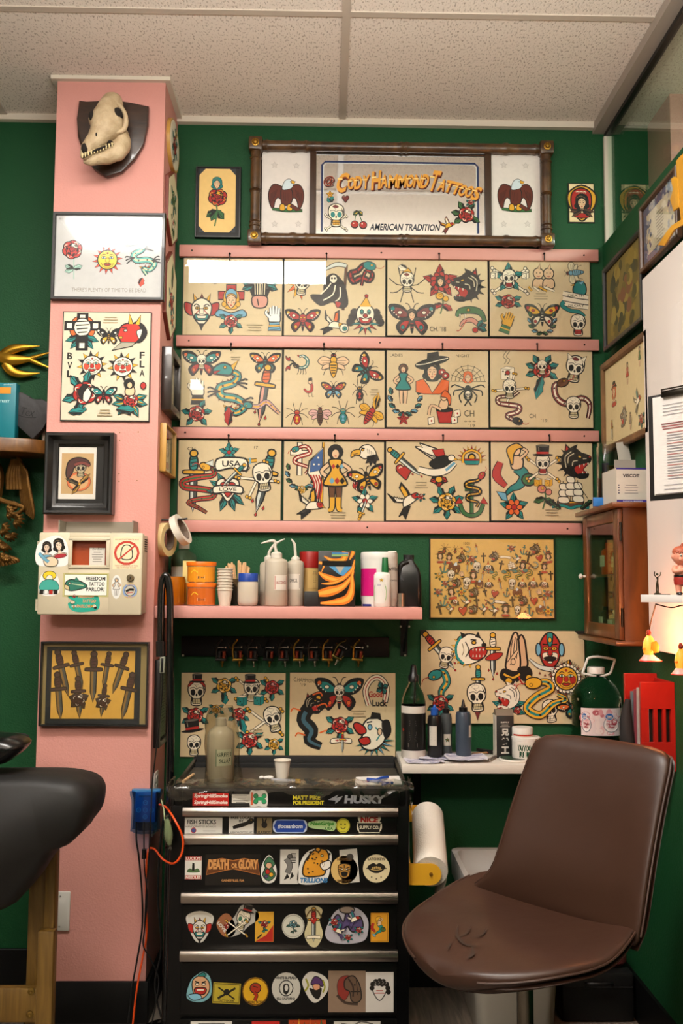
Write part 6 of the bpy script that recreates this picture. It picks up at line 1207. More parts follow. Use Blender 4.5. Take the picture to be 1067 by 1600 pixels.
# orange and black patterned glove box
x0, x1, z0, z1 = rectY(497,861,555,950,-.20); xs_ = x1+.002; t = thing('patterned_glove_box', 'glove box with orange and black flowing stripes on the pink shelf', 'box', ((x0+x1)/2,-.16, ZS))
MB().box(x0, x1,-.20,-.11, ZS, z1, bev=.0012).build('carton', mat('black_gloss_card', '#14110f', .35), t)
a = Art(); c = Vector(((x0+x1)/2,0,(ZS+z1)/2)); k = 3.07/F; OR = '#c9701e'; O2 = '#e0a040'
def ww(pts, w):
    a.at(c.x, c.z, k, lay=a.lay)
    q = smooth_open([(p[0], p[1], x) for p, x in zip(pts, w)],6)
    for sc, cc in ((1, OR),(.45, O2)):
        vs = [(p[0], p[1]) for p in q]; 
        a.strip([(max(-28.5, min(28.5, x)), max(-43, min(43, y))) for x, y in vs],[max(p[2]*sc, .1) for p in q], cc)
for P_, W_ in (([(-28,10),(-15,2),(5,-1),(22,12),(28,30)],[3,10,8,5,2]),([(-28,-23),(-12,-20),(8,-13),(22,2),(27,12)],[10,15,10,5,1]),([(-25,-38),(0,-36),(18,-30),(24,-12),(24,6),(28,20)],[3,10,13,8,4,1]),([(-24,-8),(-8,-7),(8,-1),(24,12)],[1,5,4,1]),([(-20,35),(-5,28),(10,30),(14,42)],[2,7,9,12]),([(20,30),(24,38),(26,43)],[2,6,6]),([(-28,25),(-20,22),(-24,10)],[5,4,1])): ww(P_, W_)
a.at(c.x, c.z, k, lay=a.lay); a.rect(-23,22,20,28, '#070707'); a.rect(-8,18,35,38, '#7fa36a'); a.rect(-8,18,38.5,41, '#3d78a8')
a.P([(-12,19),(24,19),(10,4),(2,8)], '#4b8ab5', 0); a.P([(-2,19),(12,19),(5,8)], '#a8a394', 0)
MB().art(a, BAKE(-.2003)).build('printed_front', stick, t, ang=0)
# wipes tub
yp = -.13; c = (onY(592,950, yp).x, yp, ZS); R0 = U(563,621, yp)/2; h = H(873, yp)-ZS; h2 = H(862, yp)-ZS; t = thing('wipes_tub', 'large white wipes tub with pink label next to the patterned box', 'tub', c)
bottle([(R0*.93,0),(R0*.96,.006),(R0*.94,.01),(R0,.03),(R0, h)], c, 'tub_body', whitep, t)
bottle([(R0*1.01, h),(R0*1.01, h+.006),(R0, h2-.004),(R0*.96, h2),(0, h2)], c, 'lid', whitep, t); MB().box(c[0]+R0*.45, c[0]+R0*.9, yp-R0*.6, yp-R0*.2, ZS+h2-.001, ZS+h2+.003, bev=.0015).build('lid_flap', whitep, t)
curved(t, c, R0, H(930, yp), H(888, yp),-1.35,-.2,[((lambda a: a.lines(0,0,17,3,3.5,.9, '#f0b8cf', 3)),0,14,1),((lambda a: a.lines(0,0,19,6,3.6,.8, '#f0b8cf', 5)),0,-2,1)], '#c3196f')
curved(t, c, R0, H(935, yp), H(880, yp),.0,1.4,[tx('CaviWipes', 3,19,30,8, '#1c1a1b', .02), tx('Towelettes', 5,2,22,4, '#55504c', .0),((lambda a: a.lines(0,0,20,4,4,.9, '#8d8880', 2)),6,-8,1)], '#d9d5ce')
curved(t, c, R0*.95, ZS+.0015, ZS+.0085,-1.2,-.5,[], '#31357d')
# pump bottle
yp = -.21; c = (onY(597,950, yp).x, yp, ZS); R0 = U(585,612, yp)/2; h = H(893, yp)-ZS; t = thing('lotion_bottle', 'slim white lotion bottle with green cap and green leaf label', 'bottle', c)
bottle([(R0*.85,0),(R0,.005),(R0*.98, h-.01),(R0*.8, h-.002),(R0*.55, h)], c, 'bottle_body', whitep, t, sy=.7)
hg = H(870, yp)-ZS; xg = onY(601.5,900, yp).x; bottle([(.0115, h-.003),(.0115, h+.01),(.0095, hg-.002),(.0085, hg),(0, hg)],(xg, yp, ZS), 'green_cap', mat('green_cap_plastic', '#0f5e2f', .35), t)
curved(t, c, R0, ZS+.012, ZS+.095,-.95,.25,[((lambda a: a.Q([(-.5,-1),(.5,-1),(.6,.3),(0,1),(-.6,.3)], '#5fa04a', 0)),0,0,17),((lambda a: a.Q([(-1,-.7),(.9,-.7),(.9,.7),(-.9,.9)], '#b0341f', 0)),-.5,-1,4.5),((lambda a: a.rect(-1,1,-.8,.8, '#e7e4e8')),-1,9,4.5), tx('aloe', -1,9,6,4, '#6c5c96'),(flower, 3,16,3.4,0, dict(c=Y_, lc=Y_)),((lambda a: a.rect(-1,1,-.3,.3, '#cfe0b8')),0,-10,6)], '#d9d6cf', sy=.7)
# black jug
yp = -.10; x0, x1, z0, z1 = rectY(620,867,657,950, yp); cx = (x0+x1)/2; R0 = (x1-x0)/2; h = z1-ZS; t = thing('black_jug', 'black square jug with moulded handle at the far end of the pink shelf', 'jug', (cx, yp, ZS))
def rrect(hx, hy, z, r=.35, n=4, cx=cx, cy=yp):
    o = []
    for (sx, sy, a0) in ((1,1,0),(-1,1,90),(-1,-1,180),(1,-1,270)):
        for i in range(n+1): g = math.radians(a0+90*i/n); o.append((cx+sx*hx*(1-r)+hx*r*math.cos(g), cy+sy*hy*(1-r)+hy*r*math.sin(g), z))
    return o
m = MB().loft([rrect(R0*.95, R0*.8, ZS), rrect(R0, R0*.86, ZS+.006), rrect(R0, R0*.86, ZS+h*.56), rrect(R0*.95, R0*.8, ZS+h*.62), rrect(R0*.85, R0*.75, ZS+h*.72), rrect(R0*.4, R0*.4, ZS+h*.88), rrect(R0*.38, R0*.38, ZS+h*.93)])
m.build('jug_body', blackp, t, ang=50); MB().tube([(cx-R0*.1, yp-R0*.45, ZS+h*.86),(cx-R0*.7, yp-R0*.6, ZS+h*.80),(cx-R0*.78, yp-R0*.6, ZS+h*.62),(cx-R0*.5, yp-R0*.7, ZS+h*.5)],.0085,10, sm=4).build('handle', blackp, t)
bottle([(R0*.45, h*.91),(R0*.45, h*.995),(R0*.42, h),(0, h)],(cx, yp, ZS), 'cap', mat('matt_black_cap', '#141414', .6), t)
# coin-like silver stack
yp = -.215; c = (onY(626,950, yp).x, yp, ZS); R0 = U(620,632, yp)/2; m = MB(); hh = H(926, yp)-ZS; pr = []
for i in range(9): z = hh*i/9; pr += [(R0, z),(R0, z+hh/9*.7),(R0*.88, z+hh/9*.75),(R0*.88, z+hh/9*.98)]
m.lathe(pr+[(0, hh)], c, 24); tag(m.build('ribbed_metal_tube', mat('brushed_silver', '#a9a298', .3,1)), 'short ribbed silver tube standing in front of the black jug', 'tube')

# ------------------------------------------------------------------ machine rack
def zY(py, yp): return onY(450, py, yp).z
x0, x1, z0, z1 = rectY(283,995,608,1026,-.014)
rk = tag(MB().box(x0, x1,-.014,0, z0, z1, bev=.002).build('machine_rack', mat('black_rack_board', '#060606', .5, spec=.25)), 'long black board under the pink shelf with tattoo machines hanging on it', 'rack')
screws([(286,1024),(574,1010)],-.014, rk)
brassm = mat('machine_brass', '#8b6a2c', .3,1); ironm = mat('machine_iron', '#33312f', .35,.9); copper = mat('copper_coil', '#7a2d16', .4,.5); chrome = mat('chrome', '#b8b4ac', .12,1)
def machine(px, lab, fm, kind=0, tilt=0):
    yp = -.035; s = (yp-CAM.y)/F; o = onY(px, 1001, yp); t = thing('tattoo_machine', lab, 'tattoo machine', (o.x, -.014, o.z), 'machines on the black rack')
    def q(u, v, d=0): return (o.x+u*s, yp-d, o.z-v*s)
    m = MB(); m.tube([q(0,0), q(-5,6), q(-7,16), q(-6,28)],.0035,8, sm=3).tube([q(-6,28), q(6,30), q(9,22)],.003,8).tube([q(-7,12), q(-12,10)],.0025,6).tube([q(0,0), q(0,-2)],.003,6); m.box(*sorted((q(-8,0)[0], q(9,0)[0])), yp-.006, yp+.004, q(0,31)[2], q(0,28)[2], bev=.0008); m.build('frame', fm, t)
    for u in (-2,5): MB().lathe([(.005,0),(.0068,.001),(.0068,.0035),(.0058,.004),(.0058,.021),(.0068,.0215),(.0068,.024),(.005,.025)], q(u, 27),14).build('coil', copper if (kind+u) % 2 else mat('black_coil', '#131211', .5), t)
    MB().tube([q(-8,12), q(0,10), q(8,11)],.002,8).lathe([(0,-.001),(.003,-.001),(.003,.005),(0,.006)], q(7,11),10).build('armature_bar', chrome, t)
    MB().lathe([(.0035,0),(.0055,-.001),(.0055,-.007),(.0035,-.008),(.003,-.018),(.0015,-.022)], q(3,31),12).build('tube_vise', chrome if kind else brassm, t)
    MB().tube([(o.x, -.014, o.z+.002),(o.x, yp, o.z+.003)],.002,6).tube([q(9,14), q(13,8), q(9,3)],.001,6, sm=3).build('hook_and_spring', ironm, t)
    t.rotation_euler = (0, math.radians(tilt),0); return t
for i, (px, lab, fm, kd, tl) in enumerate([(346, 'dark tattoo machine, leftmost on the black rack', ironm, 0,2),(370, 'brass-barred tattoo machine, second from left on the rack', brassm, 0,-2),(394, 'dull iron tattoo machine, third from left on the rack', ironm, 1,0),(421, 'almost black tattoo machine, fourth from left on the rack', mat('blackened_iron', '#151413', .4,.8),0,4),(443, 'tattoo machine with a red spot, fifth from left on the rack', ironm, 1,0),(466, 'brass tattoo machine, sixth from left on the rack', brassm, 1,0),(488, 'tattoo machine with orange coil, fourth from right on the rack', ironm, 1,-2),(512, 'brass tattoo machine, third from right on the rack', brassm, 0,2)]): machine(px, lab, fm, kd, tl)
machine(540, 'large tilted tattoo machine with two pale coils, second from right on the rack', mat('polished_steel_frame', '#6a5a30', .25,1),1,28); machine(561, 'brass and green tattoo machine, rightmost on the rack', brassm, 0,6)
# ------------------------------------------------------------------ tool chest
YT = -.55; X0, X1, _, ZT = rectY(262,1234,640,1600, YT); ZT = onY(450,1233, YT).z
chest_m = mat('black_enamel_steel', '#060606', .3, spec=.32, bump=.03, bscale=30); barm = mat('brushed_aluminium', '#a69c92', .28,1, var=.06, vscale=60); inner_m = mat('matt_black_liner', '#0a0a0a', .7)
tb = thing('tool_chest', 'black steel tool chest with sticker-covered drawers and aluminium bar handles', 'tool chest', ((X0+X1)/2,-.3,0))
zc = .09
m = MB().box(X0, X1, YT+.006,-.06, zc, ZT-.045, bev=.006).box(X0, X0+.012, YT+.006,-.06, ZT-.05, ZT, bev=.003).box(X1-.012, X1, YT+.006,-.06, ZT-.05, ZT, bev=.003).box(X0+.012, X1-.012, YT+.0064, YT+.02, ZT-.05, ZT-.0005, bev=.003)
m.build('cabinet_body', chest_m, tb)
m = MB(); zr = ZT+.006
m.box(X0, X1,-.075,-.062, ZT-.05, zr, bev=.003)
for i in range(3): m.box(X0+.012, X1-.012,-.10-.03*i, -.076-.03*i, ZT-.044, ZT+.012-.016*i, bev=.003)
m.build('top_tray', inner_m, tb)
for x in (X0+.06, X1-.06):
    for y in (YT+.07,-.13):
        w = MB().lathe([(.030,-.012),(.034,-.008),(.034,.008),(.030,.012)],(x, y, .036),20,0, 'x').build('caster_wheel', mat('caster_rubber', '#141414', .6), tb)
        MB().box(x-.018, x+.018, y-.02, y+.02,.066, zc+.001).box(x-.018, x-.014, y-.012, y+.012,.03,.07).box(x+.014, x+.018, y-.012, y+.012,.03,.07).build('caster_fork', steel, w)
def zy(py): return onY(450, py, YT).z
dx0 = onY(285,1400, YT).x; dx1 = onY(620,1400, YT).x
DR = [(1277,1304, 'thin second drawer'),(1321,1393, 'third drawer'),(1413,1484, 'fourth drawer'),(1504,1584, 'fifth drawer'),(1592,1660, 'bottom drawer')]
bars = [(1263,1277),(1305,1321),(1396,1413),(1487,1504), None]
hd = MB().box(dx0-.006, dx1+.006, YT, YT+.008, zy(1261), ZT-.004, bev=.002).build('drawer_front', chest_m, tb); drs = [hd]
for t_, b_, n_ in DR: drs.append(MB().box(dx0, dx1, YT-.002, YT+.008, zy(b_), zy(t_), bev=.002).build('drawer_front', chest_m, tb))
def bar(py0, py1, par):
    z1, z0 = onY(450, py0, YT-.02).z, onY(450, py1, YT-.02).z; zm = (z0+z1)/2; h = (z1-z0)/2
    prof = [(-.002,-h),(-.016,-h*.95),(-.022,-h*.3),(-.022, h*.4),(-.016, h),(-.002, h)]
    MB().prism([(YT+p[0], zm+p[1]) for p in prof], dx0-.002, dx1+.002, 'yz', bev=.001).build('bar_handle', barm, par)
for i, b_ in enumerate(bars[:4]): bar(*b_, drs[i])
# stickers: each a part of its drawer
SY = YT-.0026; K2 = '#0d0d0e'
def sk_(d, px, py, w, h, items, shape='rect', col='#d9d4ca', label=None, **kw): return stk(drs[d], px, py, w, h, items, shape, col, label, Y=(SY if d else YT-.0004), **kw)
sk_(0,329,1249,55,19,[tx('SpringHillSmoke', 0,4.6,51,7, '#eee8e0', .03,.15), tx('SpringHillSmoke', 0,-5,51,7, '#eee8e0', .03,.15)], col='#b3221c', label='red SpringHillSmoke sticker')
sk_(0,376,1248,27,13,[((lambda a: a.lines(0,0,24,5,2.6,.8, '#6d6a66', 9)),0,5,1)], label='small pale printed sticker')
sk_(0,404,1248,27,24,[((lambda a: (a.E(-.6,.4,.32,.32, '#2f9a60', .05), a.E(.6,.4,.32,.32, '#2f9a60', .05), a.E(-.6,-.4,.32,.32, '#2f9a60', .05), a.E(.6,-.4,.32,.32, '#2f9a60', .05), a.rect(-.7,.7,-.25,.25, '#2f9a60'), a.rect(-1.3,-1,-.9,.9, '#d9603a'))),2,0,10.5)], 'blob', '#e3ded4', 'white-edged green joint sticker', pts=[(-13,-11),(-13,11),(-4,12),(12,11),(13,-11),(0,-11)])
sk_(0,482,1250,50,14,[tx('MATT PIKE', -3,3.6,42,6.2, '#cfc22a', .05), tx('FOR PRESIDENT', 0,-4,47,6.2, '#cfc22a', .05),((lambda a: [leaf(a, 0,0, g, 1,.16, G) for g in (20,55,90,125,160)]),16,6,8)], col=K2, label='black sticker with yellow FOR PRESIDENT lettering')
a = Art(); kx = (YT-CAM.y)/F; c = onY(556,1249, YT-.0005); a.at(c.x, c.z, kx); a.text('HUSKY', 13,0,62,12.5, '#7b7d80', .06,.12); a.P([(-43,-1),(-27,7),(-30,2),(-20,5),(-24,-1),(-32,-7),(-31,-2)], '#7b7d80', 0); MB().art(a, BAKE(YT-.0005)).build('maker_badge', stick, drs[0], ang=0)
# second drawer
sk_(1,318,1290,57,25,[tx('FISH STICKS', -3,5.5,44,7, '#2d2b2a', .03), tx('HANDCRAFTED BOARDS', -4,-1.5,46,2.6, '#57534f'),((lambda a: a.E(0,0,1,1, '#3c4c7c', .2, oc=R)),-15,-7,3.5),((lambda a: a.lines(0,0,30,1,2,1, '#6d6a66')),9,-8,1)], label='white FISH STICKS sticker')
sk_(1,377,1289,38,28,[tx('FREE LOCAL', 0,11,32,4, K, .03), tx('BY', 0,6,7,4, K, .03),(snake, 0,0,14,0, dict(pts=[(1,.4),(.4,.1),(-.3,-.1),(-.9,-.3)], w=.35, c=K, c2=K, head=K, dots=0, fang=0)), tx('AMERICAN TATTOO ART', 0,-11,34,2.6, K)], label='white sticker of a black lizard')
sk_(1,413,1290,23,25,[((lambda a: (a.E(0,-.1,.5,.55, '#171312', 0), a.E(-.25,.6,.13,.45, '#171312', 0,8), a.E(.2,.6,.13,.45, '#171312', 0,-20))),0,2,9), tx('PLAYBOY', 0,-10,20,4, '#1b1513', .03)], col='#7a6a4a', label='brown rabbit-head sticker')
sk_(1,453,1291,53,20,[((lambda a: a.P([(-1,0),(-.82,.36),(.82,.36),(1,0),(.82,-.36),(-.82,-.36)], '#1c3f93', .03, '#a9b8d8')),0,0,25), tx('#oceanborn', 0,0,38,7, '#e0e4ee', .03,.12)], 'blob', '#c9cfe0', 'blue hexagonal #oceanborn sticker', pts=[(-26,0),(-22,9),(0,10),(22,9),(26,0),(22,-9),(0,-10),(-22,-9)])
sk_(1,503,1290,41,15,[tx('NeoGrips', 0,2.5,36,7.5, '#3f8a2c', .05,.1), tx('USA', 11,-4.5,12,4, '#2c6d1f', .04)], 'blob', '#a9c78c', 'green NeoGrips sticker', pts=[(-20,5),(0,8),(20,6),(21,-3),(16,-8),(4,-6),(-18,-3)])
sk_(1,536,1290,21,22,[((lambda a: (a.E(0,0,.95,.95, '#cfc63c', .06, oc='#8a8422'), a.E(-.3,.2,.1,.15, K, 0), a.E(.3,.2,.1,.15, K, 0), a.L([(-.4,-.2),(0,-.5),(.4,-.2)],.1))),0,0,10)], 'oval', '#cfc63c', 'round yellow smiling sticker')
sk_(1,577,1287,37,22,[tx('NICE', 0,6,27,9.5, '#a3241c', .06),((lambda a: a.P([(-1,.35),(1,.35),(.85,-.45),(-.85,-.45)], '#161412', .05, '#d9d2b8')),0,-5,18), tx('SUPPLY CO.', 0,-5.5,30,5, '#d9d2b8', .03)], 'blob', '#d3cbb4', 'NICE SUPPLY CO. sticker', pts=[(-16,11),(16,11),(15,1),(19,-1),(15,-12),(-15,-12),(-19,-1),(-15,1)])
# third drawer
sk_(2,302,1356,25,34,[((lambda a: a.rect(-12,12,11,17, '#a3241c')),0,0,1),((lambda a: a.rect(-12,12,-17,-11, '#a3241c')),0,0,1), tx('LUCKYS', 0,14,22,4.6, '#e4ddd0', .04), tx('NEEDLES', 0,-14,22,4.6, '#e4ddd0', .04),((lambda a: (a.P([(-.2,-.6),(.2,-.6),(.14,.7),(-.14,.7)], K, .02), a.Q([(-.9,-.6),(-.5,-.1),(0,-.4),(.6,-.1),(.9,-.6)], '#46603a', .03))),0,0,10)], label='LUCKYS NEEDLES sticker with a lighthouse')
sk_(2,364,1359,84,46,[((lambda a: a.P([(-.98,-.2),(-.9,.3),(-.4,.38),(0,.3),(.4,.38),(.9,.3),(.98,-.2),(.4,-.06),(0,.02),(-.4,-.06)], '#5a3217', .02, '#a5642c')),0,1,41), tx('DEATH', -22,8,31,15, '#c28a50', .06), tx('OR', 2,6,9,7, '#c28a50', .05), tx('GLORY', 23,8,30,15, '#c28a50', .06), tx('GAINESVILLE, FLA', 0,-16,34,4, '#c28a50', .03)], col='#120f0d', label='black DEATH OR GLORY sticker with copper lettering')
sk_(2,420,1358,24,42,[((lambda a: (a.Q([(0,1),(.5,.5),(.3,.1),(.55,-.5),(0,-.95),(-.5,-.5),(-.3,.1),(-.4,.5)], '#3c6a4a', .05), a.E(0,.3,.25,.25, '#c79b7a', .04), a.E(-.1,-.2,.2,.2, R, .04), a.E(.2,-.45,.18,.18, Y, .04), a.E(-.2,-.6,.15,.12, V, .03))),0,0,18)], 'blob', '#dcd8cf', 'white-edged sticker of a small green figure', pts=[(0,21),(8,12),(12,-4),(9,-17),(0,-21),(-9,-17),(-12,-2),(-8,12)])
sk_(2,452,1354,28,51,[((lambda a: (a.S([(-.2,.6),(.1,.1),(-.1,-.5)],.35, '#6d6a66', .04), a.P([(-.1,-.5),(-.35,-1),(.05,-.8)], K, .02), a.P([(.25,-.4),(.1,-.95),(.4,-.7)], K, .02), a.E(.1,.75,.2,.15, '#57534f', .03))),-1,0,20),((lambda a: a.lines(0,0,11,5,3.2,1.6, '#3a3733', 4)),6,19,1)], col='#cbc6bc', label='pale card sticker with grey feathers')
def jaguar(a):
    a.Q([(-.7,-.75),(-.75,-.1),(-.35,.55),(.1,.85),(.6,.75),(.75,.3),(.55,.1),(.25,-.1),(.5,-.35),(.4,-.7)], '#c98a24', .06)
    r = random.Random(8)
    for i in range(26): x, y = r.uniform(-.6,.45), r.uniform(-.65,.7); (abs(x+y*.2) < .6 and y < .75-.5*max(x, 0)) and a.E(x, y, .06,.05, K, 0, n=6)
    a.Q([(.25,-.05),(.8,.15),(.85,-.2),(.45,-.4)], '#e4ddd0', .04); a.P([(.35,0),(.45,-.2),(.5,.02)], W, .02); a.E(.35,.45,.08,.05, '#cfe0b8', .03); a.E(.1,.82,.14,.12, '#c98a24', .05); a.E(.78,.55,.1,.08, K, 0)
sk_(2,492,1353,52,54,[(jaguar, 2,4,25), tx('TRILLIONS', -2,-21,42,7.5, '#2c6a9a', .05,.12)], 'blob', '#dcd8cf', 'white-edged sticker of a spotted cat head, TRILLIONS', pts=[(-25,-25),(-25,-5),(-18,14),(-6,24),(12,26),(25,18),(23,-4),(18,-20),(0,-27)])
sk_(2,546,1353,27,50,[((lambda a: a.E(.2,.5,.5,.5, '#3a3733', .03)),0,8,10)], col='#c4bfb4', rot=5, label='pale card behind the tiger sticker')
sk_(2,538,1359,41,42,[((lambda a: (a.Q([(-.55,.3),(-.3,.55),(.3,.55),(.55,.3),(.4,-.45),(0,-.65),(-.4,-.45)], '#a87a34', .05),[a.L([(s*.5, y),(s*.2, y-.08)],.07) for s in (-1,1) for y in (.3,.1,-.1)], a.E(-.2,.12,.1,.06, W, .03), a.E(.2,.12,.1,.06, W, .03), a.Q([(-.25,-.15),(.25,-.15),(.18,-.48),(-.18,-.48)], K, .02), a.L([(0,.5),(0,.2)],.08))),0,-1,17), tx('HOWELL', 0,15.5,22,4.5, '#4a3110', .04), tx('SMITH ST', 0,-16.5,22,4, '#4a3110', .04)], 'oval', '#c8a766', 'round tan tiger sticker, HOWELL')
sk_(2,588,1357,41,42,[((lambda a: (a.Q([(-.8,.05),(-.3,.4),(0,.28),(.3,.4),(.8,.05),(.3,-.4),(-.3,-.4)], K, .02),[a.E(-.32+.16*i, .04-.03*abs(i-2),.07,.12, '#b89a5a', .02) for i in range(5)], a.L([(-.5,-.12),(0,-.2),(.5,-.12)],.06, '#b89a5a'))),0,1,17), tx('LATCHKEYS', 0,14,26,4, '#3a2c18', .04),((lambda a: [a.E(x, y, .06,.06, K, 0) for x, y in ((-.8,0),(.8,0),(-.4,-.7),(.4,-.7),(0,-.85))]),0,0,18)], 'oval', '#cfc19a', 'round cream sticker of dark lips')
# fourth drawer
sk_(3,312,1449,41,45,[(devil, 0,-4,19,0, dict(c='#cfc8bc')),((lambda a: a.L([(-.9,.7),(-.4,.95),(.4,.95),(.9,.7)],.22, '#b9b2a4')),0,2,20)], 'blob', '#c9c4ba', 'white-edged sticker of a long-nosed devil face', pts=[(-20,17),(0,24),(20,17),(17,0),(6,-20),(-6,-20),(-17,0)])
sk_(3,354,1447,36,30,[(rose, 0,0,8,0, dict(lv=())), tx('LOVE', -4,-6,18,5, '#c9c4ba', .05)], 'blob', '#8f5a3a', 'small curling banner sticker', rot=-50, pts=[(-17,6),(-10,14),(10,10),(17,-2),(8,-13),(-12,-10)])
sk_(3,379,1440,56,52,[(skull, 0,2,16,-20, dict(fe='#3b6a52')),(bones, -9,-8,13),(tophat, 4,5,14,-15)], 'blob', '#aaa69d', 'grey skull-and-top-hat sticker', pts=[(-22,-22),(-24,-6),(-12,8),(-2,24),(12,22),(24,12),(22,2),(10,-6),(-4,-18)])
sk_(3,413,1448,28,44,[((lambda a: a.P([(-1,-1.6),(1,-1.6),(1,.2),(.2,-.9)], '#a3241c', 0)),0,0,13.5),(rose, 0,4,10,0, dict(stem=1, lv=(20,160,270))),((lambda a: a.L([(-.9,-1.4),(-.3,-.9)],.15, K)),0,0,12)], col='#c9972c', label='yellow and red card sticker of a rose')
sk_(3,458,1447,34,36,[((lambda a: a.E(0,0,.96,.96, '#c7c4b4', .04, oc='#8c8a7c')),0,0,16.5),(rose, 0,3,11,0, dict(c='#4f7f86', lv=(200,340), stem=1, lc='#3a5c50'))], 'oval', '#c7c4b4', 'round pale sticker of a teal rose')
sk_(3,490,1447,29,60,[(dagger, 0,2,25,0, dict(drip=0)),(banner, 0,-16,10,0, dict(t='')),(heart, 0,8,7),((lambda a: a.L([(-.9,.2),(-.5,.9),(0,1.1),(.5,.9),(.9,.2)],.16, '#5e4a26')),0,10,13)], 'blob', '#c3b88e', 'pale sticker of a dagger and scroll', pts=[(-13,24),(0,30),(13,24),(9,8),(14,-12),(5,-30),(-6,-28),(-14,-12),(-9,6)])
sk_(3,542,1446,68,55,[((lambda a: (a.Q([(-.8,0),(-.5,.5),(-.2,.1),(0,.6),(.3,.1),(.7,.4),(.85,-.2),(.3,-.4),(0,-.1),(-.4,-.5)], V, .05), a.E(0,.75,.4,.18, '#8d7c6c', .04))),0,2,28),(rose, -19,5,10),(rose, 2,-17,8),(rose, 18,-6,8),(swallow, 10,10,13,0, dict(c=V)),(swallow, -12,-7,13,0, dict(c=V, fx=-1))], 'blob', '#a8a4ac', 'large sticker of purple birds and red flowers', pts=[(-33,-12),(-26,8),(-16,22),(0,27),(18,24),(31,10),(32,-8),(26,-22),(2,-27),(-24,-24)])
sk_(3,593,1449,27,43,[((lambda a: a.P([(-.6,-1),(.6,-1),(.6,1),(-.6,1)], '#c48a20', .04, '#8a5a14')),0,0,20),(mermaid, -1,2,14,0, dict())], col='#c48a20', label='amber mermaid sticker')
# fifth drawer
sk_(4,312,1542,38,44,[((lambda a: (a.Q([(-.6,.4),(0,.8),(.6,.4),(.65,-.3),(.2,-.8),(-.4,-.7)], '#c99a72', .05), a.L([(-.4,.4),(-.1,.3)],.1), a.L([(.4,.4),(.1,.3)],.1), a.E(-.25,.2,.13,.08, W, .04), a.E(.25,.2,.13,.08, W, .04), a.Q([(-.4,-.1),(.4,-.1),(.3,-.5),(-.3,-.5)], R, .05), a.P([(-.3,-.15),(.3,-.15),(.25,-.28),(-.25,-.28)], W, .02), a.Q([(-.9,-.6),(-.2,-.5),(.1,-.8),(-.5,-.95)], '#7ab0c4', .04), a.Q([(-.2,.8),(.2,1.05),(.4,.8)], T, .04))),1,0,20)], 'blob', '#6fa0a8', 'sticker of a grimacing bald head with teal hair', pts=[(-19,-16),(-14,8),(-4,18),(6,22),(16,12),(17,-12),(2,-22)])
sk_(4,354,1552,41,30,[((lambda a: a.P([(-1,-.68),(1,-.68),(1,.68),(-1,.68)], '#a8952c', .05, '#2a2408')),0,0,19),((lambda a: (a.L([(-.8,-.5),(.8,.5)],.2), a.L([(-.8,.5),(.8,-.5)],.14), a.E(0,.1,.3,.3, K, 0), a.E(-.5,-.3,.15,.1, K, 0))),0,0,16), tx('TATTOOER', 0,-10.5,24,3, '#2a2408', .03)], col='#a8952c', rot=-3, label='mustard rectangular sticker with black figure')
sk_(4,399,1549,40,41,[((lambda a: a.E(0,0,.96,.96, '#c99a1c', .06, oc='#5e3a0c')),0,0,20),((lambda a: (a.E(0,.25,.42,.38, '#9a2c14', .05), a.S([(-.1,-.1),(.1,-.3),(-.05,-.7)],.2, '#9a2c14', .04), a.L([(-.2,.4),(.2,.3)],.07))),0,0,19), tx('HISTORIC TATTOO', 0,-15.5,26,4, '#3a2408', .04)], 'oval', '#c99a1c', 'round golden sticker with red emblem, TATTOO')
sk_(4,447,1544,43,46,[((lambda a: (a.E(0,0,.5,.55, '#c4c0b4', .05), a.Q([(-.2,.25),(.15,.3),(.25,-.1),(.05,-.45),(-.2,-.3)], K, 0), a.E(.02,.02,.14,.24, '#c9c4ba', .02))),0,0,20), tx('WHITE BUFFALO', 0,15,32,4.2, K, .04,0,0), tx('BELL CALIFORNIA', 0,-15,28,3.6, K, .04)], 'oval', '#bcb8ad', 'round grey sticker of a hooded head')
sk_(4,492,1542,40,46,[((lambda a: (a.Q([(-.3,.2),(0,.75),(.5,.5),(.6,.05),(.1,.2)], '#4a2c5a', .05), a.Q([(-.15,.15),(.35,.15),(.3,-.3),(0,-.3)], '#c98f6a', .04), a.Q([(-.4,-.1),(.1,-.25),(.5,-.1),(.3,-.85),(-.1,-.7)], K, .02), a.L([(-.7,.6),(-.5,.1),(-.75,-.3)],.14, '#8c8a2c'), a.L([(.6,.5),(.75,0),(.6,-.4)],.12, '#8c8a2c'))),0,0,20)], 'blob', '#c9c4ba', 'white-edged sticker of a bearded man in a purple cap', pts=[(-19,10),(-8,22),(10,18),(20,8),(18,-8),(4,-22),(-6,-20),(-16,-4)])
sk_(4,542,1549,56,60,[((lambda a: (a.Q([(-.7,.2),(-.5,.75),(.1,.85),(.2,.3),(-.1,-.5),(-.5,-.6)], '#7a2a22', .02), a.Q([(-.2,.6),(.3,.85),(.7,.3),(.8,-.5),(.5,-.75),(.2,-.6),(.1,-.1),(-.2,.1)], '#5a4636', .05), a.L([(.0,.7),(.3,.2),(.3,-.4)],.1, '#2a1e16'), a.E(.4,.3,.07,.05, K, 0), a.L([(.15,-.1),(.75,-.1)],.06), a.L([(.5,.6),(.6,-.3)],.05, '#2a1e16'), a.S([(-.7,-.3),(-.2,-.75),(.6,-.85)],.12, '#3a2c22', .02))),2,2,24)], col='#7f6a58', label='square brown sticker of a bridled horse head')
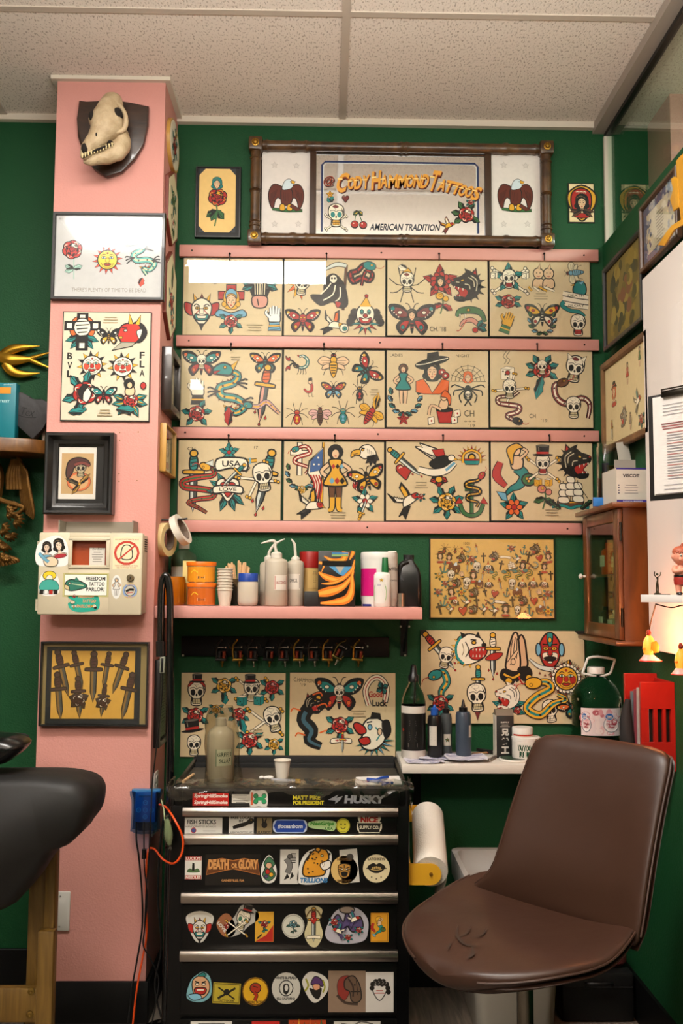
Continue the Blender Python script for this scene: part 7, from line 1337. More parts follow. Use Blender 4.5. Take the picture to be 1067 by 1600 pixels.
sk_(4,593,1550,42,58,[((lambda a: (a.Q([(-.5,.35),(-.45,-.2),(0,-.75),(.45,-.2),(.5,.35)], '#cfcac2', .05),[a.E(x, y, .2,.2, K, .0) for x, y in ((-.6,.2),(-.55,.5),(-.3,.7),(0,.75),(.3,.7),(.55,.5),(.65,.2),(.7,-.1),(-.1,.55),(.2,.5))],[a.L([(x, .75),(x+.1,.6),(x-.02,.5)],.04, '#8d8880') for x in (-.4,-.1,.2,.45)])),0,2,19),((lambda a: a.lines(0,0,16,2,3.5,1.4, '#a3342a')),0,2,1)], col='#cac5bd', label='white sticker of a faceless head with black curls')
# bottom drawer stickers
sk_(5,330,1612,62,30,[((lambda a: a.lines(0,8,50,6,4,2, '#3a3733', 12)),0,3,1)], label='white printed sticker on the bottom drawer')
sk_(5,415,1612,42,30,[((lambda a: a.E(0,-.2,.7,.8, '#a9b8c4', .05)),0,0,16)], col='#b3221c', label='red sticker on the bottom drawer')
sk_(5,480,1610,56,30,[((lambda a: [a.P([(-.9+.3*i, -.5),(-.75+.3*i, .3+.2*(i % 2)),(-.6+.3*i, -.5)],(O, Y, '#3a6a3a')[i % 3],.03) for i in range(6)]),0,4,28)], col='#a33a14', label='flame-coloured sticker on the bottom drawer')
sk_(5,558,1612,70,30,[((lambda a: a.L([(-.8,.4),(-.2,.3),(.2,.5),(.8,.35)],.08, '#57534f')),0,0,30)], col='#bcb8ad', label='grey-white sticker on the bottom drawer')
# crinkled clear film over the front rim
film = glass_pane('crinkled_clear_film', '#e9e7e2', .08,2.0); from mathutils import noise as nz
m = MB(); nu, nv = 70,10; vs = []; fs = []
for j in range(nv+1):
    for i in range(nu+1):
        x = X0-.012+(X1-X0+.024)*i/nu; s = j/nv
        if s < .45: y = YT+.11-.11*s/.45*1.02; z = ZT+.004+.008*s
        else: y = YT-.004-.004*(s-.45); z = ZT+.008-(s-.45)/.55*.028*(1+.5*math.sin(i*.35))
        d = nz.noise(Vector((x*26, y*30, z*26)))*.012+nz.noise(Vector((x*70, y*70, z*50)))*.007
        vs.append((x, y-abs(d)*.4-.002, z+abs(d)))
for j in range(nv):
    for i in range(nu): a_ = j*(nu+1)+i; fs.append([a_, a_+1, a_+nu+2, a_+nu+1])
m.add(vs, fs); m.build('film_cover', film, tb, ang=60)
m = MB()
for sx, x in ((-1, X0),(1, X1)):
    vs = []; fs = []
    for j in range(9):
        for i in range(9): u = i/8; v = j/8; vs.append((x+sx*(.004+.012*abs(nz.noise(Vector((u*5, v*6, sx))))), YT-.004+.13*u, ZT+.014-.085*v*(1-.3*u)))
    for j in range(8):
        for i in range(8): a_ = j*9+i; fs.append([a_, a_+1, a_+10, a_+9])
    m = MB().add(vs, fs); m.build('film_corner', film, tb, ang=60)
ZL = ZT-.044   # tray floor inside
MB().box(X0+.012, X1-.012, YT+.02,-.168, ZL-.006, ZT-.012, bev=.002).build('tray_liner', mat('film_covered_tray', '#3a362f', .35, var=.3, vscale=30, bump=.5, bscale=40), tb)
ZL = ZT-.012

# things on the chest
def onL(px, py, z=None): return onZ(px, py, ZL if z is None else z)
# bagged soap bottle
c = onL(344,1219); t = thing('bagged_soap_bottle', 'squeeze bottle labelled GREEN SOAP wrapped in a clear plastic bag on the tool chest', 'bottle', tuple(c))
Yb = c.y; kb = (Yb-CAM.y)/F; R0 = 21*kb; hz = lambda py: onY(344, py, Yb).z-ZL
bottle([(R0*.9,0),(R0,.006),(R0, hz(1150)),(R0*.85, hz(1141)),(R0*.4, hz(1134)),(R0*.38, hz(1122)),(0, hz(1122))], tuple(c), 'bottle_body', mat('soap_filled_plastic', '#bab29e', .3, spec=.4), t)
a = Art(); W2 = 13.5*kb
curved(t, tuple(c), R0, onY(344,1193, Yb).z, onY(344,1168, Yb).z, -.25,1.05,[((lambda a: a.P([(-1.05,-1),(1.05,-1),(1.05,1),(-1.05,1)], '#c9ccb4', .07, '#5c7a5c')),0,0,11.5), tx('GREEN', 0,4.5,21,6, '#2e4434', .02), tx('SOAP', 1,-4.5,17,6, '#2e4434', .02)], '#c9ccb4')
m = MB(); vs = []; fs = []; n = 28; k = 20
for j in range(k+1):
    s = j/k; zz = s*hz(1104); 
    for i in range(n):
        g = 2*PI*i/n; r_b = R0*(1.22+.1*math.sin(3*g+s*5)+.12*math.sin(5*g-s*9)*s) * (1 if s < .72 else 1-(s-.72)*1.2) * (1+.25*max(0,.25-s)*4*(.5+.5*math.cos(g)))
        vs.append((c.x+.003+r_b*math.cos(g), c.y+r_b*.95*math.sin(g), ZL+.001+zz))
for j in range(k):
    for i in range(n): fs.append([j*n+i, j*n+(i+1) % n, (j+1)*n+(i+1) % n, (j+1)*n+i])
m.add(vs, fs); m.build('plastic_bag', glass_pane('thin_bag_film', '#dad6cb', .16,1.55), t, ang=80)
# paper cup
c = onL(441,1216); kb = (c.y-CAM.y)/F; h = onY(441,1187, c.y).z-ZL; t = thing('paper_cup', 'single white paper cup standing on the film-covered tool chest', 'cup', tuple(c))
MB().lathe([(9*kb, 0),(12.3*kb, h-.003),(13.3*kb, h-.002),(13.3*kb, h),(11.8*kb, h-.001),(8.6*kb, .004),(0,.004)], tuple(c),30).build('cup_wall', mat('white_ridged_cup', '#dcd3c4', .5), t, ang=50)
# tray bits
towel = mat('white_paper_towel', '#d5d0c8', .9, bump=.3, bscale=200)
q = [onL(*p) for p in ((556,1216),(624,1214),(630,1226),(554,1228))]; m = MB(); m.loft([[(p.x, p.y, ZL+.0005) for p in q],[(p.x, p.y, ZL+.004) for p in q]]); tag(m.build('folded_towel', towel), 'folded white paper towel under the blue razors on the tool chest', 'towel')
bl = mat('blue_plastic', '#163f94', .35)
def razor(p0, p1, lab):
    a_, b_ = onL(*p0, ZL+.010), onL(*p1, ZL+.010); t = thing('disposable_razor', lab, 'razor', tuple(b_), 'blue disposable razors')
    d = (b_-a_).normalized(); s = Vector((-d.y, d.x, 0)); MB().tube([a_, a_.lerp(b_, .5)+Vector((0,0,.002)), b_],[.004,.005,.0035],8).build('handle', bl, t)
    MB().tube([b_-s*.02+d*.004, b_+s*.02+d*.004],.005,6).build('razor_head', bl, t)
razor((574,1217),(604,1224), 'blue disposable razor lying lowest on the folded towel'); razor((606,1214),(584,1220), 'blue disposable razor crossing on top of the other')
a_, b_ = onL(286,1224), onL(302,1213); tag(MB().tube([a_+Vector((0,0,.005)), b_+Vector((0,0,.006))],.0045,8).build('wooden_stick', wst), 'loose wooden stick lying at the left corner of the tool chest', 'stick')
c = onL(416,1218); m = MB(); r = random.Random(5)
for i in range(7): m.ell((c.x+r.uniform(-.015,.015), c.y+r.uniform(-.006,.006), ZL+.006),(.009,.006,.005), n=8, k=6)
tag(m.build('crumpled_tissue', towel), 'small crumpled white tissue left of the paper cup\'s foot', 'tissue')
a_, b_ = onL(424,1222), onL(462,1224); t = thing('ink_tube', 'small pale tube with yellow end lying in front of the paper cup', 'tube', tuple(a_)); MB().tube([a_+Vector((0,0,.006)), b_+Vector((0,0,.006))],.0055,10).build('tube_body', mat('pale_tube', '#8f9096', .4), t); d = (b_-a_).normalized(); MB().tube([b_+Vector((0,0,.006)), b_+d*.014+Vector((0,0,.006))],.007,10).build('yellow_end', mat('ochre_plastic', '#9c7a22', .4), t)
# towel roll on a yellow holder at the right side
yel = mat('yellow_steel', '#c08f1d', .4); N1 = onY(673,1362,-.50); N0 = onY(668,1274,-.22)
th = thing('towel_holder', 'yellow steel towel-roll holder on the right side of the tool chest', 'holder', (X1,-.36, N1.z-.03))
m = MB(); d = (N1-N0).normalized()
m.loft([[(X1+.001, y, z) for y, z in ((N1.y-.02, N1.z-.03),(N0.y+.01, N0.z-.03),(N0.y+.01, N0.z+.03),(N1.y-.02, N1.z+.03))],[(X1+.005, y, z) for y, z in ((N1.y-.02, N1.z-.03),(N0.y+.01, N0.z-.03),(N0.y+.01, N0.z+.03),(N1.y-.02, N1.z+.03))]])
m.build('back_plate', yel, th)
for Nn, w in ((N1-d*-.012,.030),(N0-d*.012,.026)):
    pts = [(X1+.001, Nn.z-w),(Nn.x, Nn.z-w)]+[(Nn.x+w*math.sin(math.radians(g)), Nn.z-w*math.cos(math.radians(g))) for g in range(20,180,20)]+[(Nn.x, Nn.z+w),(X1+.001, Nn.z+w)]
    MB().prism(pts, Nn.y-.002, Nn.y+.002, 'xz').build('holder_arm', yel, th)
    MB().lathe([(.006,0),(.005,-.003),(0,-.003)],(Nn.x, Nn.y-.002, Nn.z),12,0, 'y').build('rivet', brass, th)
rl = thing('paper_towel_roll', 'thick roll of white quilted paper towel on the yellow holder', 'paper roll', tuple(N1)); Rr = .050
m = MB().tube([N0, N0.lerp(N1,.02), N0.lerp(N1,.98), N1],[Rr*.97, Rr, Rr, Rr*.97],40); m.build('roll', mat('quilted_towel', '#d9d2c6', .9, bump=.5, bscale=240), rl, ang=40)
MB().tube([N1+d*.0008, N1+d*.0012],.02,24).build('roll_core', core, rl)
p0 = N0.lerp(N1,.25)+Vector((Rr*.9,0,-.02)); p1 = N0.lerp(N1,.8)+Vector((Rr*.9,0,-.02)); vs = []; n = 8
for i in range(n+1): s = i/n; vs += [tuple(p0+Vector((.012*math.sin(s*2.4)-.03*s*s, 0,-.13*s))), tuple(p1+Vector((.012*math.sin(s*2.4)-.04*s*s, 0,-.10*s)))]
o = MB().add(vs, [[2*i, 2*i+1,2*i+3,2*i+2] for i in range(n)]).build('loose_sheet', mat('quilted_towel', '#d9d2c6'), rl, ang=60); md = o.modifiers.new('thick', 'SOLIDIFY'); md.thickness = .0015
# ------------------------------------------------------------------ white counter and the things on it
YD = -.25; ZD = onY(700,1195, YD).z; X0d = X1+.002
wl = mat('white_laminate', '#cdc6bb', .4)
ct_ = tag(MB().box(X0d, XW-.001, YD, -.001, ZD-.028, ZD, bev=.003).build('white_counter', wl), 'white laminate counter between the tool chest and the right wall', 'counter')
MB().box(X0d+.06, X0d+.085,-.22,-.002, ZD-.034, ZD-.0285).box(X0d+.06, X0d+.085,-.008,-.002, ZD-.2, ZD-.034).build('counter_bracket', mat('black_bracket_steel', '#0b0b0c'), ct_)
def dk(px, yp): return (onY(px, 1180, yp).x, yp, ZD)
def hD(py, yp, px=700): return onY(px, py, yp).z-ZD
def Rk(p0, p1, yp): return (p1-p0)/2*(yp-CAM.y)/F
yp = -.13; c = dk(646, yp); R0 = Rk(627,665, yp); t = thing('spray_bottle', 'tall clear-topped bottle with black label and black nozzle at the counter\'s left end', 'bottle', c)
bottle([(R0*.92,0),(R0,.006),(R0, hD(1102, yp))], c, 'lower_body', mat('white_liquid_plastic', '#cfc8bd', .25), t)
bottle([(R0, hD(1102, yp)),(R0*.98, hD(1095, yp)),(R0*.8, hD(1082, yp)),(R0*.42, hD(1068, yp)),(R0*.4, hD(1064, yp))], c, 'clear_shoulder', clear, t)
bottle([(R0*.44, hD(1065, yp)),(R0*.44, hD(1056, yp)),(R0*.3, hD(1053, yp)),(R0*.22, hD(1040, yp)),(0, hD(1038, yp))], c, 'nozzle', blackp, t)
MB().tube([(c[0], yp, ZD+.05),(c[0]+.004, yp, ZD+hD(1066, yp))],.003,8).build('dip_tube', milky, t)
curved(t, c, R0, ZD+hD(1170, yp), ZD+hD(1113, yp),-1.5,1.2,[((lambda a: a.lines(0,0,14,3,3.2,1.1, '#8d8880', 4)),0,17,1),((lambda a: a.lines(0,0,12,6,2.6,.9, '#8d8880', 6)),0,0,1),((lambda a: a.rect(-7,7,-3,3, '#cfc8bd')),0,-20,1),((lambda a: [a.rect(-5+2*i, -4.2+2*i, -2,2, K) for i in range(6)]),0,-20,1),((lambda a: a.P([(-2,0),(0,3),(2,0),(0,-3)], R, 0)),-17,3,1)], '#100f0f')
def inkb(px0, px1, yp, pys, lab, bc, cc, label_=None, cone=1):
    c = dk((px0+px1)/2, yp); R0 = Rk(px0, px1, yp); t = thing('ink_bottle', lab, 'bottle', c, 'squeeze ink bottles on the counter'); b, s, cp, tp = [hD(p, yp) for p in pys]
    bottle([(R0*.9,0),(R0,.005),(R0, b),(R0*.85, s-.002),(R0*.5, s)], c, 'bottle_body', bc, t)
    bottle([(R0*.55, s),(R0*.55, cp),(R0*.3, cp+.002),(R0*.1, tp),(0, tp)], c, 'cone_cap', cc, t)
    if label_: curved(t, c, R0, ZD+b*label_[0], ZD+b*label_[1], label_[2], label_[3], label_[4], '#bdb8ad')
bluecap = mat('blue_cap_plastic', '#16458f', .35); slate_ink = mat('slate_ink_bottle', '#333e4b', .35); 
inkb(668,690,-.14,(1124,1117,1107,1101), 'black ink bottle with a bright blue cap on the counter', blackp, bluecap, (.35,.85,-.9,.2,[((lambda a: a.rect(-5,5,-4,4, '#bdb8ad')),0,0,1),((lambda a: a.lines(0,0,8,5,4,1.6, K)),0,10,1)]))
inkb(688,706,-.10,(1122,1114,1107,1096), 'narrow dark grey ink bottle with black cone cap behind the blue-capped one', mat('grey_ink_bottle', '#3a4042', .35), blackp, (.3,.6,-.5,.7,[(flower, 0,0,4,0, dict(c=G, lc=G))]))
inkb(712,736,-.13,(1117,1111,1105,1093), 'large slate blue ink bottle with black cone cap, alone in the middle of the counter', slate_ink, blackp, (.5,.78,.6,1.3,[((lambda a: a.lines(0,0,6,5,3,1, K)),0,6,1)]))
# black carton with white characters
yp = -.13; x0, x1, _, _ = rectY(775,1120,803,1178, yp); zt2 = ZD+hD(1118, yp); t = thing('black_carton', 'tall black carton with large white characters on the counter', 'box', ((x0+x1)/2, yp+.015, ZD))
MB().box(x0, x1, yp, yp+.05, ZD, zt2, bev=.001).build('carton', mat('black_card', '#171615', .5), t)
MB().prism([(yp, zt2),(yp+.05, zt2),(yp+.035, zt2+.018),(yp+.015, zt2+.018)], x0, x1, 'yz').build('gable_top', mat('brown_card', '#6a5c4c', .6), t)
MB().box(x0-.0012, x0+.001, yp-.0006, yp+.05, ZD, zt2).build('white_edge', mat('white_card', '#c4beb2', .6), t)
a = Art(); k = (yp-CAM.y)/F; c = Vector(((x0+x1)/2,0,(ZD+zt2)/2)); a.at(c.x, c.z, k); yy_ = 13
for ch in ('兄', '弟', '工'): a.text(ch, 0, yy_-6,12,11, '#c9c4ba', .06); yy_ -= 13.5
a.text('SUPPLY', 0,22,13,2.5, '#c9c4ba', .02); a.lines(0,18,16,2,2.5,1, '#8d8880'); MB().art(a, BAKE(yp-.0003)).build('printed_front', stick, t, ang=0)
# balm tub and container on it
yp = -.16; c = dk(822, yp); R0 = Rk(801,844, yp); h = hD(1150, yp); t = thing('balm_tub', 'white tub with bold dark green lettering on the counter by the chair', 'tub', c)
bottle([(R0*.96,0),(R0,.004),(R0, h-.01),(R0*1.02, h-.01),(R0*1.02, h-.001),(R0*.98, h),(0, h)], c, 'tub_body', whitep, t)
curved(t, c, R0, ZD+.006, ZD+h-.014,-1.3,.9,[tx('TATTOO', -3,5,22,9, '#12402a', .08), tx('RUB', -2,-5,18,9, '#12402a', .08),((lambda a: a.rect(-3,3,-5,5, '#a8a394')),15,2,1),((lambda a: a.lines(0,0,6,4,2.4,.9, '#3f3a33')),15,4,1)], '#d3cec4')
c2 = (dk(817, yp)[0], yp+.004, ZD+h+.0005); R1 = Rk(801,833, yp); h2 = hD(1136, yp)-h; t = thing('small_container', 'flat white container with a thin red ring stacked on the balm tub', 'container', c2)
bottle([(R1*.98,0),(R1,.003),(R1, h2-.002),(R1*.97, h2),(0, h2)], c2, 'container_body', whitep, t); curved(t, c2, R1, c2[2]+.004, c2[2]+.009,-1.2,1.2,[], '#a33228')
# flat things: tracing papers, pens, lid
r = random.Random(11); pm = ink_mat('tracing_paper', .7)
def onD(px, py): return onZ(px, py, ZD)
for n_, (cx, cy, hw, hh, rt, lab) in enumerate([(662,1189,30,5,2, 'crumpled tracing with blue stencil lines at the counter\'s left end'),(693,1184,42,6,-3, 'largest tracing sheet with blue stencil lines, on the pile by the tall bottle'),(728,1188,32,5,4, 'tracing sheet with blue stencil lines in front of the slate ink bottle')]):
    A_, B_ = onD(cx-hw, cy), onD(cx+hw, cy); dd_ = (onD(cx, cy-hh)-onD(cx, cy+hh)).length/2; L_x = (B_-A_).length/2; cc = (A_+B_)/2; vs = []; fs = []; nu, nv = 14,6; base = ZD+.001+n_*.004
    for j in range(nv+1):
        for i in range(nu+1):
            u, v = -1+2*i/nu, -1+2*j/nv; z = base+.006*abs(nz.noise(Vector((u*3+n_*7, v*3,0))))+.004*(u*u); ed = 1-.12*nz.noise(Vector((u*4, v*4,5)))
            vs.append((cc.x+u*L_x*ed*(1 if abs(v) < .9 else .93), cc.y+v*dd_*ed+u*math.sin(math.radians(rt))*L_x, z))
    for j in range(nv):
        for i in range(nu): q_ = j*(nu+1)+i; fs.append([q_, q_+1, q_+nu+2, q_+nu+1])
    m = MB().add(vs, fs, 0, lin('#cdcad2'))
    vmin = list(vs)
    for s_ in range(9):   # printed blue lines follow the sheet's own surface
        j0 = r.uniform(.5, nv-.7); ph = r.uniform(0,6); pts = []
        for i in range(1, nu):
            jj = min(nv-.01, max(0, j0+.9*math.sin(i*.8+ph))); j_ = int(jj); f_ = jj-j_; p0_ = Vector(vs[j_*(nu+1)+i]); p1_ = Vector(vs[min(nv, j_+1)*(nu+1)+i]); pts.append(p0_.lerp(p1_, f_)+Vector((0,0,.0006)))
        vv = []; 
        for p_ in pts: vv += [(p_.x, p_.y-.0009, p_.z),(p_.x, p_.y+.0009, p_.z)]
        m.add(vv, [[2*i, 2*i+2,2*i+3,2*i+1] for i in range(len(pts)-1)],0, lin('#3a3f94'))
    o = m.build('tracing_paper', pm, ang=60, org=(cc.x, cc.y, ZD)); tag(o, lab, 'paper', 'stencil tracings on the counter')
c = onD(803,1188); t = thing('round_lid', 'flat round lid with dark green top and white edge at the counter front', 'lid', tuple(c)); R1 = 23*(c.y-CAM.y)/F
MB().lathe([(R1*.96,0),(R1,.002),(R1,.006),(R1*.98,.008)], tuple(c),40).build('lid_rim', whitep, t); MB().lathe([(R1*.93,.0075),(R1*.92,.0095),(0,.0095)], tuple(c),40).build('lid_top', mat('dark_green_enamel', '#17301f', .4), t)
def pen(p0, p1, body, tip, lab, r_=.0042):
    a_, b_ = onD(*p0)+Vector((0,0, r_+.004)), onD(*p1)+Vector((0,0, r_+.001)); t = thing('pen', lab, 'pen', tuple((a_+b_)/2), 'pens on the counter'); d = (b_-a_)
    MB().tube([a_, a_+d*.7], r_, 10).build('barrel', body, t); MB().tube([a_+d*.7, a_+d*.72, a_+d*.95, b_],[r_*1.1, r_*1.15, r_*.8, r_*.2],10).build('cap', tip, t)
pen((764,1191),(781,1180), mat('grey_pen', '#6a625c', .4), mat('red_pen_cap', '#8f1c1a', .4), 'grey pen with red cap lying left of the round lid'); pen((745,1176),(808,1183), blackp, blackp, 'long thick black marker lying behind the round lid', .006)
pen((738,1181),(770,1177), mat('tan_pen', '#94714c', .5), mat('red_pen_cap', '#8f1c1a'), 'thin tan pencil lying behind the red-capped pen', .003)
a_, b_ = onD(842,1192), onD(838,1179); t = thing('small_tube', 'tiny pale green tube lying at the counter edge by the chair', 'tube', tuple(a_)); MB().tube([a_+Vector((0,0,.006)), b_+Vector((0,0,.006))],[.004,.0065],10).build('tube_body', mat('pale_green_tube', '#8fa396', .35), t)
# water jug
yp = -.125; c = dk(933, yp); R0 = Rk(897,970, yp)
t = thing('water_jug', 'large clear jug of distilled water with pink label and white carry handle', 'jug', c); hh = lambda py: hD(py, yp, 930)
def sq(R_, z, p=3.2, n=40): return [(c[0]+R_*math.copysign(abs(math.cos(2*PI*i/n))**(2/p), math.cos(2*PI*i/n)), c[1]+R_*.92*math.copysign(abs(math.sin(2*PI*i/n))**(2/p), math.sin(2*PI*i/n)), ZD+z) for i in range(n)]
pr = [(R0*.9,0,3.2),(R0,.008,3.2),(R0*1, hh(1165),3.2),(R0*.97, hh(1160),3.2),(R0, hh(1154),3.2),(R0, hh(1147),3.2),(R0*.975, hh(1144),3.2),(R0*.975, hh(1104),3.2),(R0, hh(1100),3),(R0, hh(1090),2.8),(R0*.93, hh(1080),2.5),(R0*.78, hh(1070),2.2),(R0*.5, hh(1060),2),(R0*.33, hh(1055),2),(R0*.33, hh(1050),2)]
MB().loft([sq(a_, z_, p_) for a_, z_, p_ in pr]).build('jug_body', mat('clear_water_jug', '#e4efe8', .03, trans=1, ior=1.12, spec=.6), t, ang=50)
bottle([(R0*.36, hh(1052)),(R0*.36, hh(1043)),(R0*.33, hh(1042)),(0, hh(1042))], c, 'screw_cap', whitep, t)
hp = [(899+11,1052),(905+9,1053),(934,1057),(952,1053),(956,1045),(960,1033),(958,1030),(934,1026),(920,1028),(917,1032),(912,1046)]
MB().tube([tuple(onY(px_, py_, yp-.02)) for px_, py_ in hp],.0042,8, sm=2, closed=True).build('carry_handle', mat('white_handle_plastic', '#d3d6cf', .4), t)
a = Art(); wv = 36; k = (yp-CAM.y)/F; a.at(0,0, k)
for i in range(16): a.rect(-wv+4.5*i, -wv+4.5*i+4.5,-20.5,20.5, '#d9c9c8')
r = random.Random(6)
for i in range(26): a.E(r.uniform(-34,33), r.uniform(-17,17), r.uniform(3,8), r.uniform(3,7),('#c98f94', '#a85a62', '#e0d0cc', '#b9737a', '#d9b0b0')[i % 5],0, n=10)
for x_, w_ in ((-27,7),(14,13)): a.E(x_, -4, w_, 11, '#e4e2de', .8, n=20, oc='#8d8a90'); a.E(x_-3,8, w_*.55,5, '#27589a', .3, n=14, oc='#d9d9e0'); a.text('Great', x_-3,9, w_*.7,2.2, '#e4e2de', .02); a.text('Value', x_-3,6.4, w_*.7,2.2, '#e4e2de', .02); a.text('Distilled', x_, -3, w_*1.25,3.2, '#8f2c3a', .02); a.text('Water', x_, -7.5, w_*.9,3.2, '#8f2c3a', .02)
def lf(u, v, h):
    th = u/(R0*1.15); cs, sn = math.sin(th), math.cos(th); p = 3.2; rr_ = 1/((abs(cs)**p+abs(sn)**p)**(1/p)); return (c[0]+(R0*.985*rr_+h*2)*cs, c[1]-(R0*.985*rr_*.92+h*2)*sn, ZD+(hh(1144)+hh(1103))/2+v)
MB().art(a, lf).build('printed_label', stick, t, ang=0)
# ------------------------------------------------------------------ right wall: framed pictures
BXR = lambda Xf: (lambda u, v, h: (Xf-h, -u, v))
def wallframe(label, tl, br, X, w, d, fm, paper, items, matw=0, matc=None, gl=1):
    a_, b_ = onX(*tl, X), onX(*br, X); y1, z1 = a_.y, a_.z; y0 = b_.y; z0 = b_.z; xb = X+.017
    t = thing('framed_picture', label, 'picture', (xb, (y0+y1)/2, z0))
    rings = []
    for (u, v) in [(0,0),(0,.85),(.15,1),(.75,1),(1,.7),(1,0)]: o = u*w; xx = xb-v*(xb-X); rings.append([(xx, y0+o, z0+o),(xx, y1-o, z0+o),(xx, y1-o, z1-o),(xx, y0+o, z1-o)])
    vs = [p for r in rings for p in r]; fs = []; n = len(rings)
    for i in range(n):
        for j in range(4): a2, b2 = i, (i+1) % n; fs.append([a2*4+j, a2*4+(j+1) % 4, b2*4+(j+1) % 4, b2*4+j])
    MB().add(vs, fs).build('frame', fm, t, ang=20)
    MB().box(xb-.001, XW-.0005,(y0+y1)/2-.012,(y0+y1)/2+.012, z1-.05, z1-.03).box(xb-.001, XW-.0005,(y0+y1)/2-.012,(y0+y1)/2+.012, z0+.02, z0+.04).build('hanger', ironm, t)
    xf = xb-(xb-X)*.35; m = MB().box(xf, xb, y0+w*.8, y1-w*.8, z0+w*.8, z1-w*.8, col=lin(matc or paper)); a = Art(.1, paper); q = w*.9+matw
    if matc: a.at(0,0,1); a.rect(-(y1-q),-(y0+q), z0+q, z1-q, paper); 
    L0 = a.lay
    for fn, u, v, s, kw in items: a.at(-(y0+y1)/2+u*(y1-y0),(z0+z1)/2+v*(z1-z0), s, lay=a.lay); fn(a, **kw)
    m.art(a, BXR(xf)); m.build('print', paper_m, t, ang=0)
    if gl: xg = xb-(xb-X)*.6; MB().box(xg-.001, xg+.001, y0+w*.9, y1-w*.9, z0+w*.9, z1-w*.9).build('glass_cover', glass_m, t, ang=0)
    return t
r = random.Random(21)
murk = [((lambda a, c=c: a.Q([(-1,-.4),(-.3,.9),(.8,.6),(1,-.5),(0,-1)], c, 0)), r.uniform(-.32,.32), r.uniform(-.36,.36), r.uniform(.012,.03), {}) for c in ['#5e5424', '#3a3a1c', '#7d6c2c', '#6d4430', '#2c3420', '#8a7a3a']*14]
wallframe('black framed mottled olive picture between two brown framed ones, right wall', (940,422),(1002,500), XW-.035,.017,.03, black_wood, '#6f6230', murk, gl=0)
ml = [((lambda a: a.lines(0,0,.075,11,.0095,.0022, '#5e5648', 3)),0,.17,1, {})]
def mottle(a):
    rr = random.Random(4)
    for i in range(150):
        x, y = rr.uniform(-.12,.12), rr.uniform(-.10,.10)
        if abs(x) > .068 or abs(y) > .062: a.Q([(x-.008, y),(x, y+.009),(x+.009, y),(x, y-.007)],('#3c4c6a', '#8a8f9c', '#5a4a6a', '#a8a49c')[i % 4],0)
wallframe('brown framed typed document with blue marbled border, highest on the right wall', (997,326),(1057,370), XW-.04,.014,.03, mat('brown_picture_frame', '#4a2f1a', .4, var=.15), '#c9bfa0', [(mottle, 0,0,1, {})]+ml, .028, '#5d6378')
jk = [(lady, -.25,.1,.035, dict(hair=O)),(figure, .05,.22,.04, {}),(figure, .3,.3,.035, dict(dress=G)),(beast, -.05,-.2,.035, dict(c='#6d6455')),(swallow, .25,-.12,.04, dict(c='#6d6455')),(dagger, -.3,-.28,.035, {}),(figure, .1,-.28,.03, dict(dress='#8a7f6a')),(rose, .32,-.32,.03, {})]
wallframe('light brown wooden frame with faint sketched figures, lowest on the right wall', (937,571),(1013,676), XW-.045,.024,.03, wood_mat('oak_frame', '#4c3218', '#7d5a33', (2,2,2),.5), '#cbb98c', [(f_, u, v, s_, k_) for f_, u, v, s_, k_ in jk], gl=0)
# yellow strap
ys_ = mat('yellow_strap', '#c9901a', .45); Xs = XW-.058
def strap(pts, name, par, th_=.004):
    q = [onX(x, y, Xs) for x, y in pts]; MB().prism([(p.y, p.z) for p in q], Xs-th_, Xs, 'yz', bev=.001).build(name, ys_, par)
c = onX(1058,383, Xs); t = thing('yellow_strap', 'bright yellow webbing strap dangling over the white panel by the wall frames', 'strap', tuple(c))
strap([(1058,252),(1063,246),(1078,232),(1082,330),(1066,345),(1061,300)], 'strap_band', t)
strap([(1051,280),(1056,276),(1062,280),(1064,324),(1055,330),(1050,312),(1055,296)], 'strap_end', t, .006)
strap([(1030,383),(1044,362),(1052,352),(1082,334),(1082,345),(1056,358),(1050,368),(1040,384)], 'strap_tail', t, .005)
_h = onX(1070,250, Xs); MB().tube([(Xs-.004, _h.y, _h.z),(XW, _h.y, _h.z)],.004,8).build('strap_nail', brass, t)
# ------------------------------------------------------------------ small glazed cabinet
cabw = wood_mat('red_brown_wood', '#48240d', '#7a431b', (2,2,.6),.35, coat=.3); XC = XW-.105; y1 = -.065; y0 = -.452; z0 = 1.186; z1 = 1.588
t = thing('wall_cabinet', 'small red-brown wooden wall cabinet with glazed door on the right wall', 'cabinet', ((XC+XW)/2,(y0+y1)/2, z0-.02)); e = .012
MB().box(XC+.016, XW-.0005, y0, y0+e, z0, z1).box(XC+.016, XW-.0005, y1-e, y1, z0, z1).box(XW-.008, XW-.0005, y0+e, y1-e, z0, z1).box(XC+.016, XW-.008, y0+e, y1-e, z0, z0+e).box(XC+.016, XW-.008, y0+e, y1-e, z1-e, z1).build('carcass', cabw, t)
MB().box(XC+.02, XW-.01, y0+e, y1-e, 1.38,1.388).build('inner_shelf', cabw, t)
MB().box(XC-.022, XW-.0005, y0-.022, y1+.02, z1, z1+.016, bev=.005).build('cornice', cabw, t); MB().box(XC-.018, XW-.0005, y0-.018, y1+.018, z0-.016, z0, bev=.005).build('base_moulding', cabw, t)
s_ = .048; d_ = MB().box(XC, XC+.015, y0, y0+s_, z0+.002, z1-.002, bev=.002).box(XC, XC+.015, y1-s_, y1, z0+.002, z1-.002, bev=.002).box(XC+.0003, XC+.0147, y0+s_, y1-s_, z0+.002, z0+.045, bev=.002).box(XC+.0003, XC+.0147, y0+s_, y1-s_, z1-.04, z1-.002, bev=.002).build('door', cabw, t)
MB().box(XC+.006, XC+.009, y0+s_-.003, y1-s_+.003, z0+.042, z1-.037).build('glass_pane', glass_pane('cabinet_glass', '#e6ecd8'), d_, ang=0)
